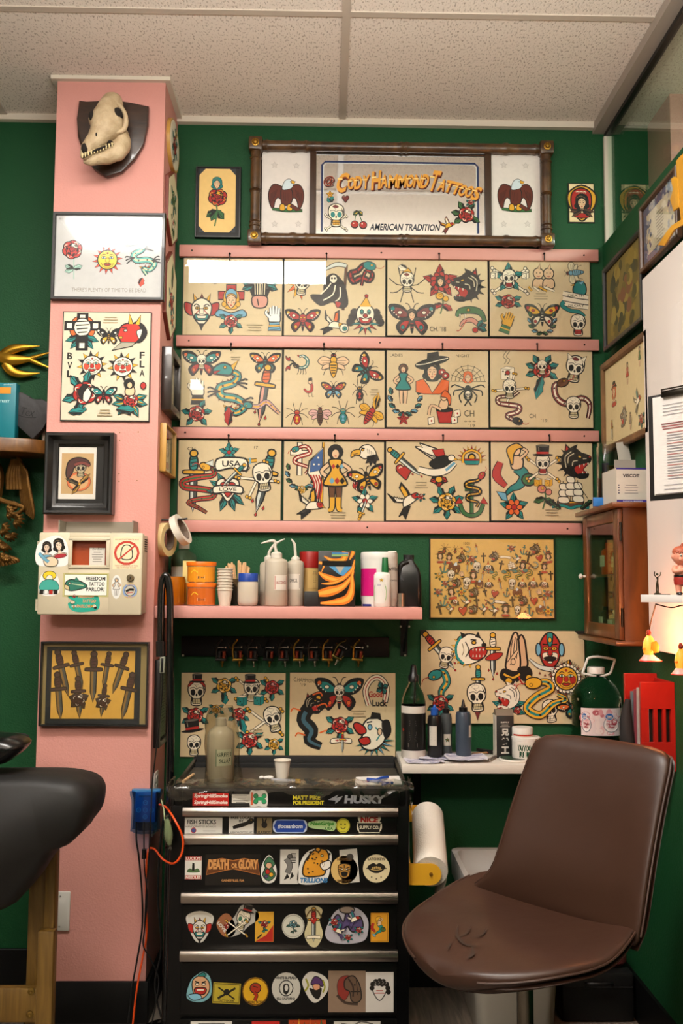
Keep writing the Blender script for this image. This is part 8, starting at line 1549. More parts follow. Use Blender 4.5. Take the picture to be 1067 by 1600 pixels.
kz = onX(910,901, XC).z; MB().lathe([(.004,0),(.004,-.008),(.0095,-.013),(.0095,-.018),(.005,-.022),(0,-.0225)],(XC, y1-.024, kz),16,0, 'x').build('white_knob', mat('white_porcelain', '#ded8cc', .2), d_)
for z in (1.515,1.255): MB().tube([(XC+.008, y0-.003, z-.028),(XC+.008, y0-.003, z+.028)],.004,8).build('hinge', mat('dark_hinge_steel', '#3a332b', .4,.9), d_)
def cbot(yy, zz, R1, h, m_, cap, lab, col=None):
    c = (XW-.055, yy, zz); t2 = thing('small_bottle', lab, 'bottle', c); bottle([(R1*.95,0),(R1,.003),(R1, h*.75),(R1*.5, h*.83),(R1*.45, h*.86)], c, 'bottle_body', m_, t2); bottle([(R1*.5, h*.86),(R1*.5, h),(0, h)], c, 'cap', cap, t2)
    MB().box(c[0]-R1-.001, c[0]-R1*.8, yy-R1*.6, yy+R1*.6, zz+h*.25, zz+h*.6, col=lin(col or '#d3d8da')).build('label', stick, t2, ang=0)
cbot(-.20,1.388,.026,.105, mat('orange_bottle', '#b3430f', .3), mat('orange_bottle', '#b3430f'), 'orange bottle with white label inside the wall cabinet')
cbot(-.33,1.388,.028,.09, mat('green_cream_bottle', '#7a8b5a', .4), whitep, 'greenish bottle with cream label on the cabinet shelf', '#d0c9a8'); cbot(-.27,1.198,.026,.075, mat('dull_jar', '#a39a85', .4), whitep, 'short white-labelled jar at the bottom inside the wall cabinet')
cbot(-.16,1.198,.022,.085, mat('dark_brown_bottle', '#33221a', .3), blackp, 'dark brown bottle at the bottom inside the wall cabinet')
# things on the cabinet
zt = z1+.016
vb = thing('glove_box', 'open white and purple carton lettered VISCOT on top of the wall cabinet', 'box', (XW-.06,-.40, zt)); whitec = mat('white_card', '#c4beb2'); gx0 = onY(963,750,-.445).x; gx1 = XW-.006; zb2 = onY(985,731,-.445).z
m = MB(); m.box(gx0, gx1,-.445,-.4435, zt, zb2).box(gx0, gx0+.0015,-.4435,-.30, zt, zb2).box(gx1-.0015, gx1,-.4435,-.30, zt, zb2).box(gx0+.0015, gx1-.0015,-.3015,-.30, zt, zb2).box(gx0+.0015, gx1-.0015,-.4435,-.3015, zt, zt+.0015); m.build('carton', whitec, vb, ang=0)
m = MB(); c_ = Vector((gx0,0, zb2)); m.add([(gx1-.042,-.31, zb2),(gx1,-.31, zb2),(gx1-.024,-.33, zb2+.10),(gx1-.062,-.33, zb2+.095),(gx1-.042,-.3115, zb2),(gx1,-.3115, zb2),(gx1-.024,-.3315, zb2+.10),(gx1-.062,-.3315, zb2+.095)],[[0,1,2,3],[4,5,6,7],[0,1,5,4],[2,3,7,6],[0,3,7,4],[1,2,6,5]]); m.build('lid_flap', whitec, vb, ang=0)
MB().box(gx0+.002, gx1-.03,-.42,-.4185, zb2-.005, zb2+.028).build('inner_flap', mat('grey_card', '#8d857c', .7), vb, ang=0)
a = Art(); k = (2.825)/F; cx_, cz_ = (gx0+gx1)/2,(zt+zb2)/2; hw = (gx1-gx0)/2; hz = (zb2-zt)/2; a.at(cx_, cz_, 1); a.rect(-hw, hw, hz-.005, hz, '#3a2c7c'); a.rect(-hw, hw, -hz, -hz+.009, '#3a2c7c'); a.text('VISCOT', -.004, hz*.55, hw*1.05,.010, '#1e1c28', .03); a.lines(-.004,0,.05,4,.008,.0016, '#6d6a72', 3)
for i in range(4): a.rect(-.045,-.04,-i*.008-.002,-i*.008+.002, '#4a4658')
a.text('SURGICAL MARKERS', 0,-hz+.0045,.06,.004, '#c9c4d8', .02); MB().art(a, BAKE(-.4453)).build('printed_front', stick, vb, ang=0)
c = (XC+.03,-.26, zt); t = thing('sticker_jar', 'clear jar stuffed with coloured packets behind the open carton', 'jar', c); R1 = .034; hj = onY(955,692,-.26).z-zt
MB().lathe([(R1*.95,0),(R1,.004),(R1, hj-.015),(R1*.9, hj-.01),(R1*.92, hj),(R1*.86, hj),(R1*.84, hj-.01),(R1*.93, hj-.016),(R1*.93,.006),(0,.006)], c, 28).build('jar_glass', clearglass, t, ang=50)
for i, (dx, dy, h_, cc) in enumerate([(-.012,-.01,.11, '#c9bfae'),(.008,-.014,.13, '#d4c13a'),(-.004,.006,.14, '#5a4f8a'),(.012,.006,.10, '#3f7a4a'),(-.018,.006,.09, '#a8442c')]):
    tag(MB().box(c[0]+dx-.012, c[0]+dx+.010, c[1]+dy-.001, c[1]+dy+.001, zt+.007, zt+.007+h_).build('paper_packet', mat('packet_%s' % cc.strip('#'), cc, .5), ang=0),['cream', 'yellow', 'purple', 'green', 'rust red'][i]+' packet standing inside the clear jar on the cabinet', 'packet')
for i, (px, py, s, cc, lab) in enumerate([(922,778,9, '#2c6fb5', 'blue sweet packet at the front left of the cabinet top'),(934,775,8, '#d9602c', 'orange sweet packet next to the blue one on the cabinet top'),(941,770,7, '#c9b03a', 'yellow packet beside the jar on the cabinet top'),(938,765,6, '#d3d0cc', 'small white tag standing behind the orange packet')]):
    yy = -.30+.04*i; xx = XC-.012+.012*i; k = (yy-CAM.y)/F; hh_ = s*k
    o = MB().box(xx-hh_, xx+hh_, yy-.006, yy+.006, zt, zt+hh_*1.6, bev=.002).build('sweet_packet', mat('packet_%s' % cc.strip('#'), cc, .4)); tag(o, lab, 'packet')
# ------------------------------------------------------------------ white panel: clipboard, shelf, doll, fish lights
XP = XW-.085
A_ = onY(1015,700, CAM.y+2.25); dirx = Vector((.12,-.17,0)).normalized(); nrm = Vector((-.17,-.12,0)).normalized()
ztop = onY(1015,620, CAM.y+2.25).z; zbot = onY(1015,783, CAM.y+2.25).z; wcl = .208
Mc = Matrix(((dirx.x, -nrm.x, 0, A_.x),(dirx.y, -nrm.y, 0, A_.y),(0,0,1,0),(0,0,0,1)))
t = thing('clipboard', 'black clipboard with stacked white printed forms hanging by the white panel', 'clipboard', (A_.x+.06, A_.y-.085, zbot))
m = MB().box(0, wcl, -.003,0, zbot, ztop, bev=.001, M=Mc); m.build('board', mat('black_clipboard', '#161514', .5), t)
m = MB()
for i in range(4): m.box(.014+.0015*i, wcl-.004,-.0045-.0012*i, -.0034-.0012*i, zbot+.012+.001*i, ztop-.006-.0015*i, M=Mc, col=lin('#cfc9c4'))
a = Art(); a.at(.1,(zbot+ztop)/2,1); hh_ = (ztop-zbot)/2
for yy_ in (.098,.09,.082,.074): a.rect(-.055,.02, yy_, yy_+.0012, '#6d6a70'); 
for i in range(3): a.rect(-.06+.002*i, .07,.052-.006*i, .0545-.006*i, '#8a4a4a' if i else '#6a3a3c')
for i in range(18): a.rect(-.045,.07-.01*(i % 3),.03-.0065*i, .0318-.0065*i, '#77737a' if i % 4 else '#9a5a58')
for yy_ in (-.095,-.105,-.115): a.rect(-.055,.05, yy_, yy_+.0014, '#77737a')
m.art(a, lambda u, v, h: tuple(Mc @ Vector((u, -.0094-h, v)))); m.build('printed_forms', paper_m, t, ang=0)
MB().box(.045,.12,-.016,-.009, ztop-.012, ztop+.004, bev=.002, M=Mc).tube([(.05,-.012, ztop-.01),(.05,-.02, ztop+.006),(.115,-.02, ztop+.006),(.115,-.012, ztop-.01)],.002,8, M=Mc).build('metal_clip', mat('clip_steel', '#4a443c', .3,1), t)
_c = Mc @ Vector((wcl-.01,0,0)); MB().tube([(_c.x-.03, _c.y+.02, ztop-.006),(XP+.012, _c.y+.02, ztop-.006)],.003,6).build('hanging_nail', ironm, t)
ysf = CAM.y+2.30; zs1 = onY(1010,929, ysf).z; zs0 = onY(1010,941, ysf).z; xsl = onY(1001,932, ysf).x
shf = tag(MB().prism([(xsl, ysf),(XP, ysf+.02),(XP, ysf-.2),(xsl+.035, ysf-.09)], zs0, zs1, 'xy', bev=.001).build('white_shelf', wp), 'small white shelf jutting from the white panel under the figurines', 'shelf')
# bronze figurine
c = onY(1027,921, ysf-.03); c = Vector((c.x, c.y, zs1)); bz = mat('old_bronze', '#3f3a2a', .4,.9); k = (c.y-CAM.y)/F
t = thing('bronze_figurine', 'tiny thin bronze figure with raised arms on the white shelf', 'figurine', tuple(c))
MB().lathe([(.009,0),(.009,.003),(.004,.005),(.003,.010),(0,.010)], tuple(c),14).build('base', bz, t)
MB().tube([(c.x-.002, c.y, c.z+.008),(c.x-.002, c.y, c.z+.02),(c.x, c.y, c.z+.03)],[.0015,.002,.0028],8).tube([(c.x+.002, c.y, c.z+.008),(c.x+.002, c.y, c.z+.02),(c.x, c.y, c.z+.03)],[.0015,.002,.0028],8).tube([(c.x, c.y, c.z+.028),(c.x+.001, c.y, c.z+.036),(c.x, c.y, c.z+.044)],[.0028,.002,.0034],8).ell((c.x, c.y, c.z+.0495),.0032, n=10, k=8).tube([(c.x-.003, c.y, c.z+.043),(c.x-.007, c.y, c.z+.048),(c.x-.006, c.y, c.z+.056)],.0013,6).tube([(c.x+.003, c.y, c.z+.043),(c.x+.008, c.y, c.z+.048),(c.x+.009, c.y, c.z+.055)],.0013,6).build('figure', bz, t)
MB().box(c.x+.006, c.x+.03, c.y-.004, c.y+.004, c.z, c.z+.002).build('name_plate', bz, t)
# rubber baby doll
c = onY(1066,921, ysf-.10); c = Vector((min(c.x, XP-.035), c.y, zs1)); s = .118/7.6; sk = mat('doll_rubber', '#d08a72', .4, sub=.08, spec=.4, var=.04)
t = thing('baby_doll', 'pink rubber baby doll with moulded hair and folded arms on the white shelf', 'doll', tuple(c))
def dp(x, y, z): return (c.x+x*s, c.y+y*s, c.z+z*s)
m = MB().ell(dp(0,0,5.9),(1.42*s, 1.3*s, 1.4*s), n=24, k=18).ell(dp(0,0,3.4),(1.15*s, .95*s, 1.25*s), n=20, k=14).ell(dp(0,0,2.4),(1.15*s, 1.0*s, .9*s), n=20, k=14).ell(dp(-.55,-1.25,5.35),(.35*s, .25*s, .3*s), n=12, k=8).ell(dp(.45,-1.2,5.35),(.35*s, .3*s, .3*s), n=12, k=8)
for q in (-1,1):
    m.tube([dp(q*.55,0,2.2), dp(q*.6,-.1,1.1), dp(q*.6,-.1,.35)],[.62*s, .5*s, .42*s],14, sm=3).ell(dp(q*.6,-.35,.25),(.42*s, .65*s, .27*s), n=12, k=8)
    m.tube([dp(q*1.0,0,4.3), dp(q*1.35,-.5,3.6), dp(q*.5,-1.15,3.7), dp(-q*.25,-1.2,3.9)],[.4*s, .38*s, .32*s, .24*s],12, sm=3).ell(dp(q*1.4,.05,5.8),(.2*s, .3*s, .38*s), n=10, k=8)
m.tube([dp(0,0,4.3), dp(0,0,4.9)],.6*s, 12).ell(dp(-.05,-1.32,5.65),(.16*s, .18*s, .14*s), n=8, k=6)
o = m.build('body', sk, t, ang=60); md = o.modifiers.new('blend', 'REMESH'); md.mode = 'VOXEL'; md.voxel_size = .0016; md.use_smooth_shade = True; md = o.modifiers.new('soft', 'SMOOTH'); md.factor = .5; md.iterations = 4
m = MB().ell(dp(0,.1,6.55),(1.36*s, 1.28*s, .95*s), n=22, k=14)
for g in range(9): q = math.radians(200+g*20); m.ell(dp(1.15*math.cos(q),1.1*math.sin(q)+.05,6.35+.12*(g % 2)),(.3*s, .28*s, .26*s), n=8, k=6)
m.tube([dp(0,-.2,7.2), dp(.1,-.35,7.7), dp(.0,-.75,7.65)],[.4*s, .26*s, .08*s],8, sm=3); m.build('moulded_hair', mat('doll_hair', '#9a4a30', .5, var=.15, vscale=80), t)
for q in (-.5,.5): MB().ell(dp(q, -1.20,5.95),(.2*s, .12*s, .24*s), n=10, k=8).ell(dp(q-.06,-1.29,5.93),(.11*s, .06*s, .14*s), m=1, n=8, k=6).tube([dp(q-.22,-1.2,6.35), dp(q, -1.27,6.42), dp(q+.22,-1.2,6.36)],.035*s, 5, m=1).build('eye', [mat('doll_eye_white', '#d9d0c4', .3), mat('doll_eye_dark', '#1a1210', .3)], t)
MB().tube([dp(-.25,-1.27,5.2), dp(0,-1.36,5.14), dp(.25,-1.27,5.2)],.06*s, 6).build('mouth', mat('doll_lips', '#a3362c', .4), t)
MB().lathe([(1.17*s, 1.55*s),(1.26*s, 2.3*s),(1.2*s, 2.75*s)],(c.x, c.y, c.z),24,0, sy=.88, cap=False).build('red_trunks', mat('doll_red', '#8f221a', .45), t, ang=60); MB().lathe([(1.2*s, 2.7*s),(1.25*s, 2.85*s),(1.2*s, 3.05*s)], tuple(c),24,0, sy=.88, cap=False).build('black_belt', blackp, t, ang=60)
for q in (-1,1): MB().ell(dp(q*.6,-.36,.22),(.47*s, .72*s, .3*s), n=12, k=8).build('shoe', blackp, t)
# goldfish string lights
def emis(name, col, e, st): return mat(name, col, .35, emit=e, estr=st, sub=.1)
wire = mat('brown_cord', '#2a1c12', .5)
def fish(px, py, yd, lab, rz):
    c = onY(px, py, yd); t = thing('goldfish_light', lab, 'string light', (c.x, c.y, c.z), 'glowing goldfish string lights'); k = (yd-CAM.y)/F; s = 22*k
    def f(x, y, z): return (c.x+x*s, c.y+y*s, c.z+z*s)
    m = MB().loft([[f(w*math.cos(2*PI*j/16)*.8+ox, w*.65*math.sin(2*PI*j/16), z) for j in range(16)] for z, w, ox in ((.95,.12,0),(.8,.3,.02),(.55,.45,.02),(.25,.52,0),(-.05,.5,-.04),(-.3,.42,-.06),(-.5,.36,-.02))]); m.build('fish_body', emis('glowing_cream_plastic', '#e0a850', '#ff7d16', 1.0), t, ang=60)
    MB().loft([[f(w*math.cos(2*PI*j/16)+ox, w*.7*math.sin(2*PI*j/16), z) for j in range(16)] for z, w, ox in ((-.45,.36,-.02),(-.6,.48,.0),(-.75,.66,.05),(-.85,.76,.08))]).build('flared_tail', emis('pink_tail_plastic', '#e8a09a', '#ff5a48', .45), t, ang=60)
    MB().tube([f(.08+.76*math.cos(2*PI*j/20),.53*math.sin(2*PI*j/20),-.87) for j in range(20)],.05*s, 6, closed=True).build('red_rim', emis('red_rim_plastic', '#b3261a', '#d6200f', .5), t)
    for g in (-1,1):
        MB().prism([(c.x+u*s, c.z+v*s) for u, v in ((.05,.45),(.4,.55),(.62,.2),(.55,-.25),(.25,-.3),(.0,.0))], c.y+g*.33*s, c.y+g*.40*s, 'xz', bev=.02*s).build('side_fin', emis('orange_fin_plastic', '#d9701a', '#ff5a08', .8), t)
    MB().ell(f(-.42,-.2,.0),(.12*s, .1*s, .1*s), n=10, k=8).build('snout', emis('orange_fin_plastic', '#d9701a', '#ff5a08', .8), t)
    MB().lathe([(.13*s, .9*s),(.17*s, 1.0*s),(.17*s, 1.15*s),(.1*s, 1.3*s),(0,1.32*s)], tuple(c),12).build('lamp_socket', mat('red_socket', '#9c2c1a', .4), t)
    l = bpy.data.lights.new('goldfish_bulb', 'POINT'); l.energy = 1.5; l.color = (1,.30,.10); l.shadow_soft_size = .03; lo = bpy.data.objects.new('goldfish_bulb', l); COL.objects.link(lo); lo.parent = t; lo.location = (0.01,.075,.02)
    return c
f1 = fish(1014,1013,-.84, 'glowing orange goldfish light hanging under the cabinet corner', 0); f2 = fish(1064,1034,-.94, 'glowing goldfish light at the right edge of the photo, lower than the other', 0)
e1 = (xsl+.03, ysf-.02, zs0-.004); e2 = (XP-.02, ysf-.08, zs0-.004)
m = MB().tube([(f1.x, f1.y, f1.z+.03),(f1.x+.004, f1.y, f1.z+.06),(e1[0], e1[1], e1[2])],.0018,6, sm=4).tube([e1,(e1[0]+.03, e1[1]-.02, e1[2]-.008),(e1[0]+.05, e1[1]-.04, e1[2]-.002), e2],.0018,6, sm=4).tube([e2,(e2[0]-.012, e2[1], e2[2]-.03),(e2[0]+.002, e2[1], e2[2]-.06),(f2.x, f2.y, f2.z+.032)],.0018,6, sm=4)
tag(m.build('light_cord', wire), 'thin brown cord of the goldfish lights strung under the white shelf', 'cord')
# ------------------------------------------------------------------ red rack low on the right wall
red = wood_mat('red_painted_wood', '#8a120c', '#a81c12', (1,1,1),.4); yf = CAM.y+2.66; xr0 = onY(1001,1100, yf).x; zt_ = onY(1025,1066, yf).z; zb_ = .83; xr1 = XW-.001
t = thing('red_rack', 'glossy red wooden rack with three dark slots, on the wall right of the water jug', 'rack', ((xr0+xr1)/2, yf+.07, zb_))
yb_ = CAM.y+2.80; m = MB(); W3 = xr1-xr0; sl = [(xr0+W3*f_, .007) for f_ in (.30,.56,.80)]; za, zb3 = onY(1025,1108, yf).z, onY(1025,1160, yf).z
xs_ = [xr0]+[v for c_, h_ in sl for v in (c_-h_, c_+h_)]+[xr1]
for i in range(0,8,2): m.box(xs_[i], xs_[i+1], yf, yf+.012, zb3, za)
m.box(xr0, xr1, yf, yf+.012, za, zt_, bev=.001).box(xr0, xr1, yf, yf+.012, zb_, zb3, bev=.001); m.build('front_panel', red, t, ang=20)
m = MB().box(xr0, xr1, yf+.012, yb_, zb_, zb_+.012).box(xr0, xr1, yb_, yb_+.012, zb_, zt_+.012, bev=.001).box(xr1-.01, xr1, yf+.012, yb_, zb_+.012, zt_); m.build('back_and_base', red, t, ang=20)
MB().box(xr0+.03, xr1-.011, yf+.016, yf+.02, zb_+.012, zt_-.01).build('dark_backing', inner_m, t, ang=0)
for i, (cc, lab) in enumerate((('#a8a29a', 'grey-white magazine, nearest in the red rack'),('#7c3a44', 'maroon magazine in the middle of the red rack'),('#5a6a72', 'blue-grey magazine at the back of the red rack'))):
    y_ = yf+.04+.028*i; o = MB().box(xr0+.004, xr1-.02, y_, y_+.008, zb_+.012, zt_-.02-.008*i).build('magazine', mat('magazine_%d' % i, cc, .4, var=.3, vscale=30)); tag(o, lab, 'magazine', 'magazines in the red rack')
m = MB().tube([(xr0-.004, yf+.1, zt_-.06),(xr0-.014, yf+.09, zt_-.12),(xr0-.012, yf+.08, zt_-.19),(xr0-.004, yf+.09, zt_-.235)],[.008,.018,.022,.012],12, sm=3); tag(m.build('black_pouch', mat('black_cloth', '#0f0f10', .8)), 'soft black pouch hanging on the open side of the red rack', 'pouch')
# ------------------------------------------------------------------ waste bin
bw_ = mat('beige_bin_plastic', '#a8a092', .45); x0b = .432; x1b = .725; yb1 = -.06; yb0 = -.42; zr_ = .468
t = thing('waste_bin', 'rectangular beige waste bin with white liner beside the tool chest', 'bin', ((x0b+x1b)/2,-.24,.001))
def rr4(x0, x1, y0, y1, z, r=.035, n=5):
    o = []
    for (cx, cy, a0) in ((x1-r, y1-r, 0),(x0+r, y1-r, 90),(x0+r, y0+r, 180),(x1-r, y0+r, 270)):
        for i in range(n+1): g = math.radians(a0+90*i/n); o.append((cx+r*math.cos(g), cy+r*math.sin(g), z))
    return o
g_ = .035
MB().loft([rr4(x0b+g_, x1b-g_, yb0+g_*.8, yb1-g_*.8,.001), rr4(x0b+g_*.9, x1b-g_*.9, yb0+g_*.7, yb1-g_*.7,.012), rr4(x0b+.008, x1b-.008, yb0+.008, yb1-.008, zr_-.03), rr4(x0b, x1b, yb0, yb1, zr_-.028), rr4(x0b, x1b, yb0, yb1, zr_), rr4(x0b+.01, x1b-.01, yb0+.01, yb1-.01, zr_-.002), rr4(x0b+.016, x1b-.016, yb0+.016, yb1-.016, zr_-.05), rr4(x0b+g_, x1b-g_, yb0+g_, yb1-g_, .03)]).build('bin_body', bw_, t, ang=50)
m = MB(); rings = []; N4 = len(rr4(0,1,0,1,0))
for off, z in ((-.006,-.075),(-.007,-.02),(-.005,.004),(.012,.001),(.022,-.10),(.04,-.22),(.10,-.26)):
    base = rr4(x0b+off, x1b-off, yb0+off, yb1-off, zr_+z); rings.append([(p[0]+.004*nz.noise(Vector((i*.9, z*20,1)))*(1 if abs(z) > .01 else .2), p[1]+.004*nz.noise(Vector((i*.9, z*20,7)))*(1 if abs(z) > .01 else .2), p[2]+(.014*nz.noise(Vector((i*.8,3, z))) if z < -.01 else 0)) for i, p in enumerate(base)])
m.loft(rings, cap=False).build('bin_liner', mat('white_bin_liner', '#cbc7c1', .35, alpha=.75, bump=.5, bscale=25), t, ang=60)
o = MB().ell((x0b+.07, yb0+.06,.33),(.04,.035,.03)).build('crumpled_rag', mat('pink_red_rag', '#8a3a44', .8, var=.3, vscale=30)); tag(o, 'crumpled pinkish red wipe at the front corner inside the waste bin', 'rag')
# black mat and black box by the wall
tag(MB().box(.27,.87,-1.35,-.372,.0005,.009, bev=.003).build('floor_mat', mat('black_rubber_mat', '#0c0c0c', .7, bump=.3, bscale=80)), 'black rubber mat on the plank floor under the chair', 'mat')
t = thing('black_case', 'low black case against the wall on the floor behind the chair', 'case', (.86,-.15,0)); MB().box(.745,.972,-.27,-.02,.001,.15, bev=.012).build('case_body', mat('black_case_plastic', '#0c0c0d', .5), t); MB().box(.75,.967,-.272,-.018,.102,.108, bev=.002).build('case_seam', inner_m, t); MB().tube([(.82,-.272,.12),(.83,-.29,.125),(.89,-.29,.125),(.90,-.272,.12)],.005,8, sm=3).build('case_handle', blackp, t)
tag(MB().loft([rr4(.80-.0+q_, .965-q_, -.24+q_, -.06-q_, z_, .03) for q_, z_ in ((.01,.151),(0,.165),(0,.185),(.015,.2))]).build('red_pouch', mat('dark_red_cloth', '#4a1512', .8, bump=.3)), 'dark red pouch lying on the low black case', 'pouch')
# ------------------------------------------------------------------ brown leather chair
lea = mat('brown_leather', '#301d15', .38, var=.10, vscale=5, bump=.25, bscale=18, spec=.4, col2='#3a251b')
seam = mat('brown_seam_thread', '#39241a', .5)
ch_o = Vector((.478, CAM.y+2.25,.072)); fw = Vector((-.745,-.667,0)).normalized(); sd = Vector((fw.y, -fw.x, 0)).normalized()   # sd points to the chair's near side
if sd.y > 0: sd = -sd
def cw(u, v, z): return ch_o+fw*u+sd*v+Vector((0,0, z))
t = thing('swivel_chair', 'brown leather shell chair with worn seat on a steel post', 'chair', tuple(ch_o))
# seat cushion: rings across the seat from front to the crease
def seat_hw(u): return .262*math.sqrt(max(0.0,1-max(0,(u+.02)/.305)**2.3)) if u > -.02 else .262-.036*((-.02-u)/.17)-.03*max(0,(-.12-u)/.05)**2
def seat_z(u, v):
    h = seat_hw(u) or .01; q = abs(v)/max(h, .02)
    return .492-.03*max(0,(u-.10)/.18)**2+.055*(q**3)*max(0, min(1,(-u+.06)/.22))+.012*q*q-.008*math.exp(-((u+.02)/.12)**2)*(1-q*q)
rings = []; n = 28
for i in range(23):
    u = .284-.464*(i/22)**1.5
    h = max(seat_hw(u),.012); ring = []
    for j in range(n):
        g = 2*PI*j/n; v = h*math.copysign(abs(math.cos(g))**.8, math.cos(g)); dz = math.sin(g); th = .026*(abs(dz)**.75)*(1 if dz > 0 else -1)*min(1,.3+.3*i)
        ring.append(tuple(cw(u, v-.018, seat_z(u, v*.98)-.028+th)))
    rings.append(ring)
MB().loft(rings).build('seat', lea, t, ang=80, sub=1)
# backrest cushion
def bu(z): s = (z-.47)/.44; return -.172-.055*s-.085*s*s*.9
def fl(z): return .034*math.exp(-((z-.47)/.055)**2)
def vc(z): return .03+.027*(z-.47)/.44-fl(z)*1.15
def bh(z): 
    s = (z-.47)/.445; return (.216-.026*s+fl(z))*math.sqrt(max(0,1-max(0,(s-.86)/.145)**2.5))
rings = []
for i in range(22):
    s = i/21; z = .468+.425*(s**.95); h = max(bh(z),.02); ring = []
    for j in range(n):
        g = 2*PI*j/n; v = h*math.copysign(abs(math.cos(g))**.7, math.cos(g)); q = abs(v)/h; th = math.sin(g); T_ = .027*(abs(th)**.7)*(1 if th > 0 else -1)*(.55 if i in (0,21) else 1)
        wrap = .055*q**2.4*max(0,1-s*.9)+.012*q*q; puff = .012*math.exp(-((s-.28)/.16)**2)*(1-q*q) if th > 0 else 0
        ring.append(tuple(cw(bu(z)+.028+wrap+T_+puff, v+vc(z), z)))
    rings.append(ring)
MB().loft(rings).build('backrest', lea, t, ang=80, sub=1)
# outer shell wrapping seat and back
def wrapf(s, q): return .055*q**2.4*max(0,1-s*.9)+.012*q*q
rings = []; NS = 28
for i in range(10):
    u = .262-.395*i/9; h = max(seat_hw(u),.05)*1.0; ring = []
    for j in range(NS):
        g = 2*PI*j/NS; v = h*math.cos(g); ring.append(tuple(cw(u, v*1.01-.018, seat_z(u, v)-.046+.014*math.sin(g)-.010*(1-(v/h)**2))))
    rings.append(ring)
for i in range(17):
    s = i/16; z = .455+.432*s; h = max(bh(max(z, .50)),.05)+.006; ring = []
    for j in range(NS):
        g = 2*PI*j/NS; v = h*math.cos(g); q = abs(v)/h; ring.append(tuple(cw(bu(max(z, .47))+.012+wrapf(s, q)+.014*math.sin(-g)-.016*(1-q*q)-(.0 if i else -.02), v+vc(z), z)))
    rings.append(ring)
MB().loft(rings).build('outer_shell', lea, t, ang=80, sub=1)
# piping round seat edge and back edge
for sgn_ in (-1,1):
    pts = [tuple(cw(u, sgn_*(seat_hw(u)+.001)-.018, seat_z(u, seat_hw(u))-.030)) for u in (.27,.255,.22,.17,.1,.03,-.05,-.11)]
    MB().tube(pts, .0028,6, sm=3).build('seat_piping', seam, t)
    pts = [tuple(cw(bu(z)+.028+.055*max(0,1-(z-.47)/.44*.9)+.010, sgn_*(bh(z)+.001)+vc(z), z)) for z in (.50,.55,.62,.70,.78,.84,.87)]
    MB().tube(pts, .0028,6, sm=3).build('back_piping', seam, t)
# worn ink marks on the seat
ik = ink_mat('leather_stain', .5); vs = []; fs = []; m = MB()
for p_, w_ in (([(.14,-.06),(.18,-.03),(.20,.01),(.19,.04)],.006),([(.12,-.04),(.16,-.02),(.19,-.03)],.004),([(.20,.03),(.225,.05),(.24,.05)],.007),([(.10,-.01),(.14,.01),(.17,.0)],.004),([(.215,-.02),(.235,-.01)],.005)):
    q = smooth_open(p_, 6); L_ = []
    for i, (u, v) in enumerate(q):
        a_, b_ = q[max(i-1,0)], q[min(i+1, len(q)-1)]; d = math.hypot(b_[0]-a_[0], b_[1]-a_[1]) or 1; nu_, nv_ = -(b_[1]-a_[1])/d, (b_[0]-a_[0])/d; ww_ = w_*.5*(math.sin(PI*(i+.6)/(len(q)+.2))+.2)
        for s_ in (-1,1): uu, vv = u+nu_*ww_*s_, v+nv_*ww_*s_; L_.append(tuple(cw(uu, vv-.03, seat_z(uu, vv-.012)+.0015)))
    m.add(L_, [[2*i, 2*i+1,2*i+3,2*i+2] for i in range(len(q)-1)],0, lin('#30241e'))
m.build('ink_stains', ik, t, ang=60)
pc = Vector(tuple(cw(.01,0,0))); post = mat('steel_post', '#6f6a60', .25,1)
MB().lathe([(.019,.20),(.019,.43),(.024,.435),(.024,.46)],(pc.x, pc.y, 0),24).build('gas_post', post, t); MB().lathe([(.028,.07),(.028,.20),(.02,.205)],(pc.x, pc.y, 0),24).build('post_sleeve', blackp, t)
MB().box(pc.x-.09, pc.x+.09, pc.y-.07, pc.y+.07,.455,.472, bev=.004).build('seat_plate', blackp, t)
for i in range(5):
    g = 2*PI*i/5+.3; e_ = Vector((math.cos(g)*.27, math.sin(g)*.27,0)); lg = MB().tube([(pc.x, pc.y, .095),(pc.x+e_.x*.5, pc.y+e_.y*.5,.09),(pc.x+e_.x, pc.y+e_.y, .075)],[.024,.019,.014],10).build('base_leg', post, t)
    MB().lathe([(.022,-.01),(.025,-.006),(.025,.006),(.022,.01)],(pc.x+e_.x, pc.y+e_.y, .0345),16,0, 'x').lathe([(.006,0),(.006,.03)],(pc.x+e_.x, pc.y+e_.y, .045),8).build('caster', blackp, lg)
# ------------------------------------------------------------------ treatment table at the left
pine = wood_mat('olive_pine', '#5e4416', '#7a5c24', (14,14,1),.5); yt = CAM.y+2.6
def rY(l, t_, r_, b_): return rectY(l, t_, r_, b_, yt)
t = thing('treatment_table', 'dark padded treatment table with wooden legs at the left edge', 'table', (-.95, yt+.05,0))
x0, x1, _, _ = rY(38,1500,81,1600)
MB().box(x0, x0+.045, yt+.01, yt+.055,.001,.76, bev=.003).build('leg', pine, t); MB().box(x0+.0455, x1, yt, yt+.04,.03,.76, bev=.003).build('leg', pine, t)
x0, x1, _, z1 = rY(62,1449,87,1600); MB().box(x0, x1, yt-.03, yt-.001,.001, z1, bev=.004).build('leg_extension', pine, t)
_, _, z0, z1 = rY(10,1538,30,1591); xr_ = rY(0,1500,62,1600)[1]; MB().box(-1.6, xr_, yt-.026, yt-.001, z0, z1, bev=.003).build('cross_rail', pine, t)
for px, py in ((49,1549),(47,1585)): c = onY(px, py, yt-.026); MB().lathe([(.0095,0),(.009,-.003),(.004,-.0045),(0,-.003)],(c.x, yt-.026, c.z),16,0, 'y').build('carriage_bolt', mat('brass_bolt', '#8a7038', .35,1), t)
MB().box(-1.55,-1.50, yt+.01, yt+.055,.001,.76, bev=.003).build('leg', pine, t)
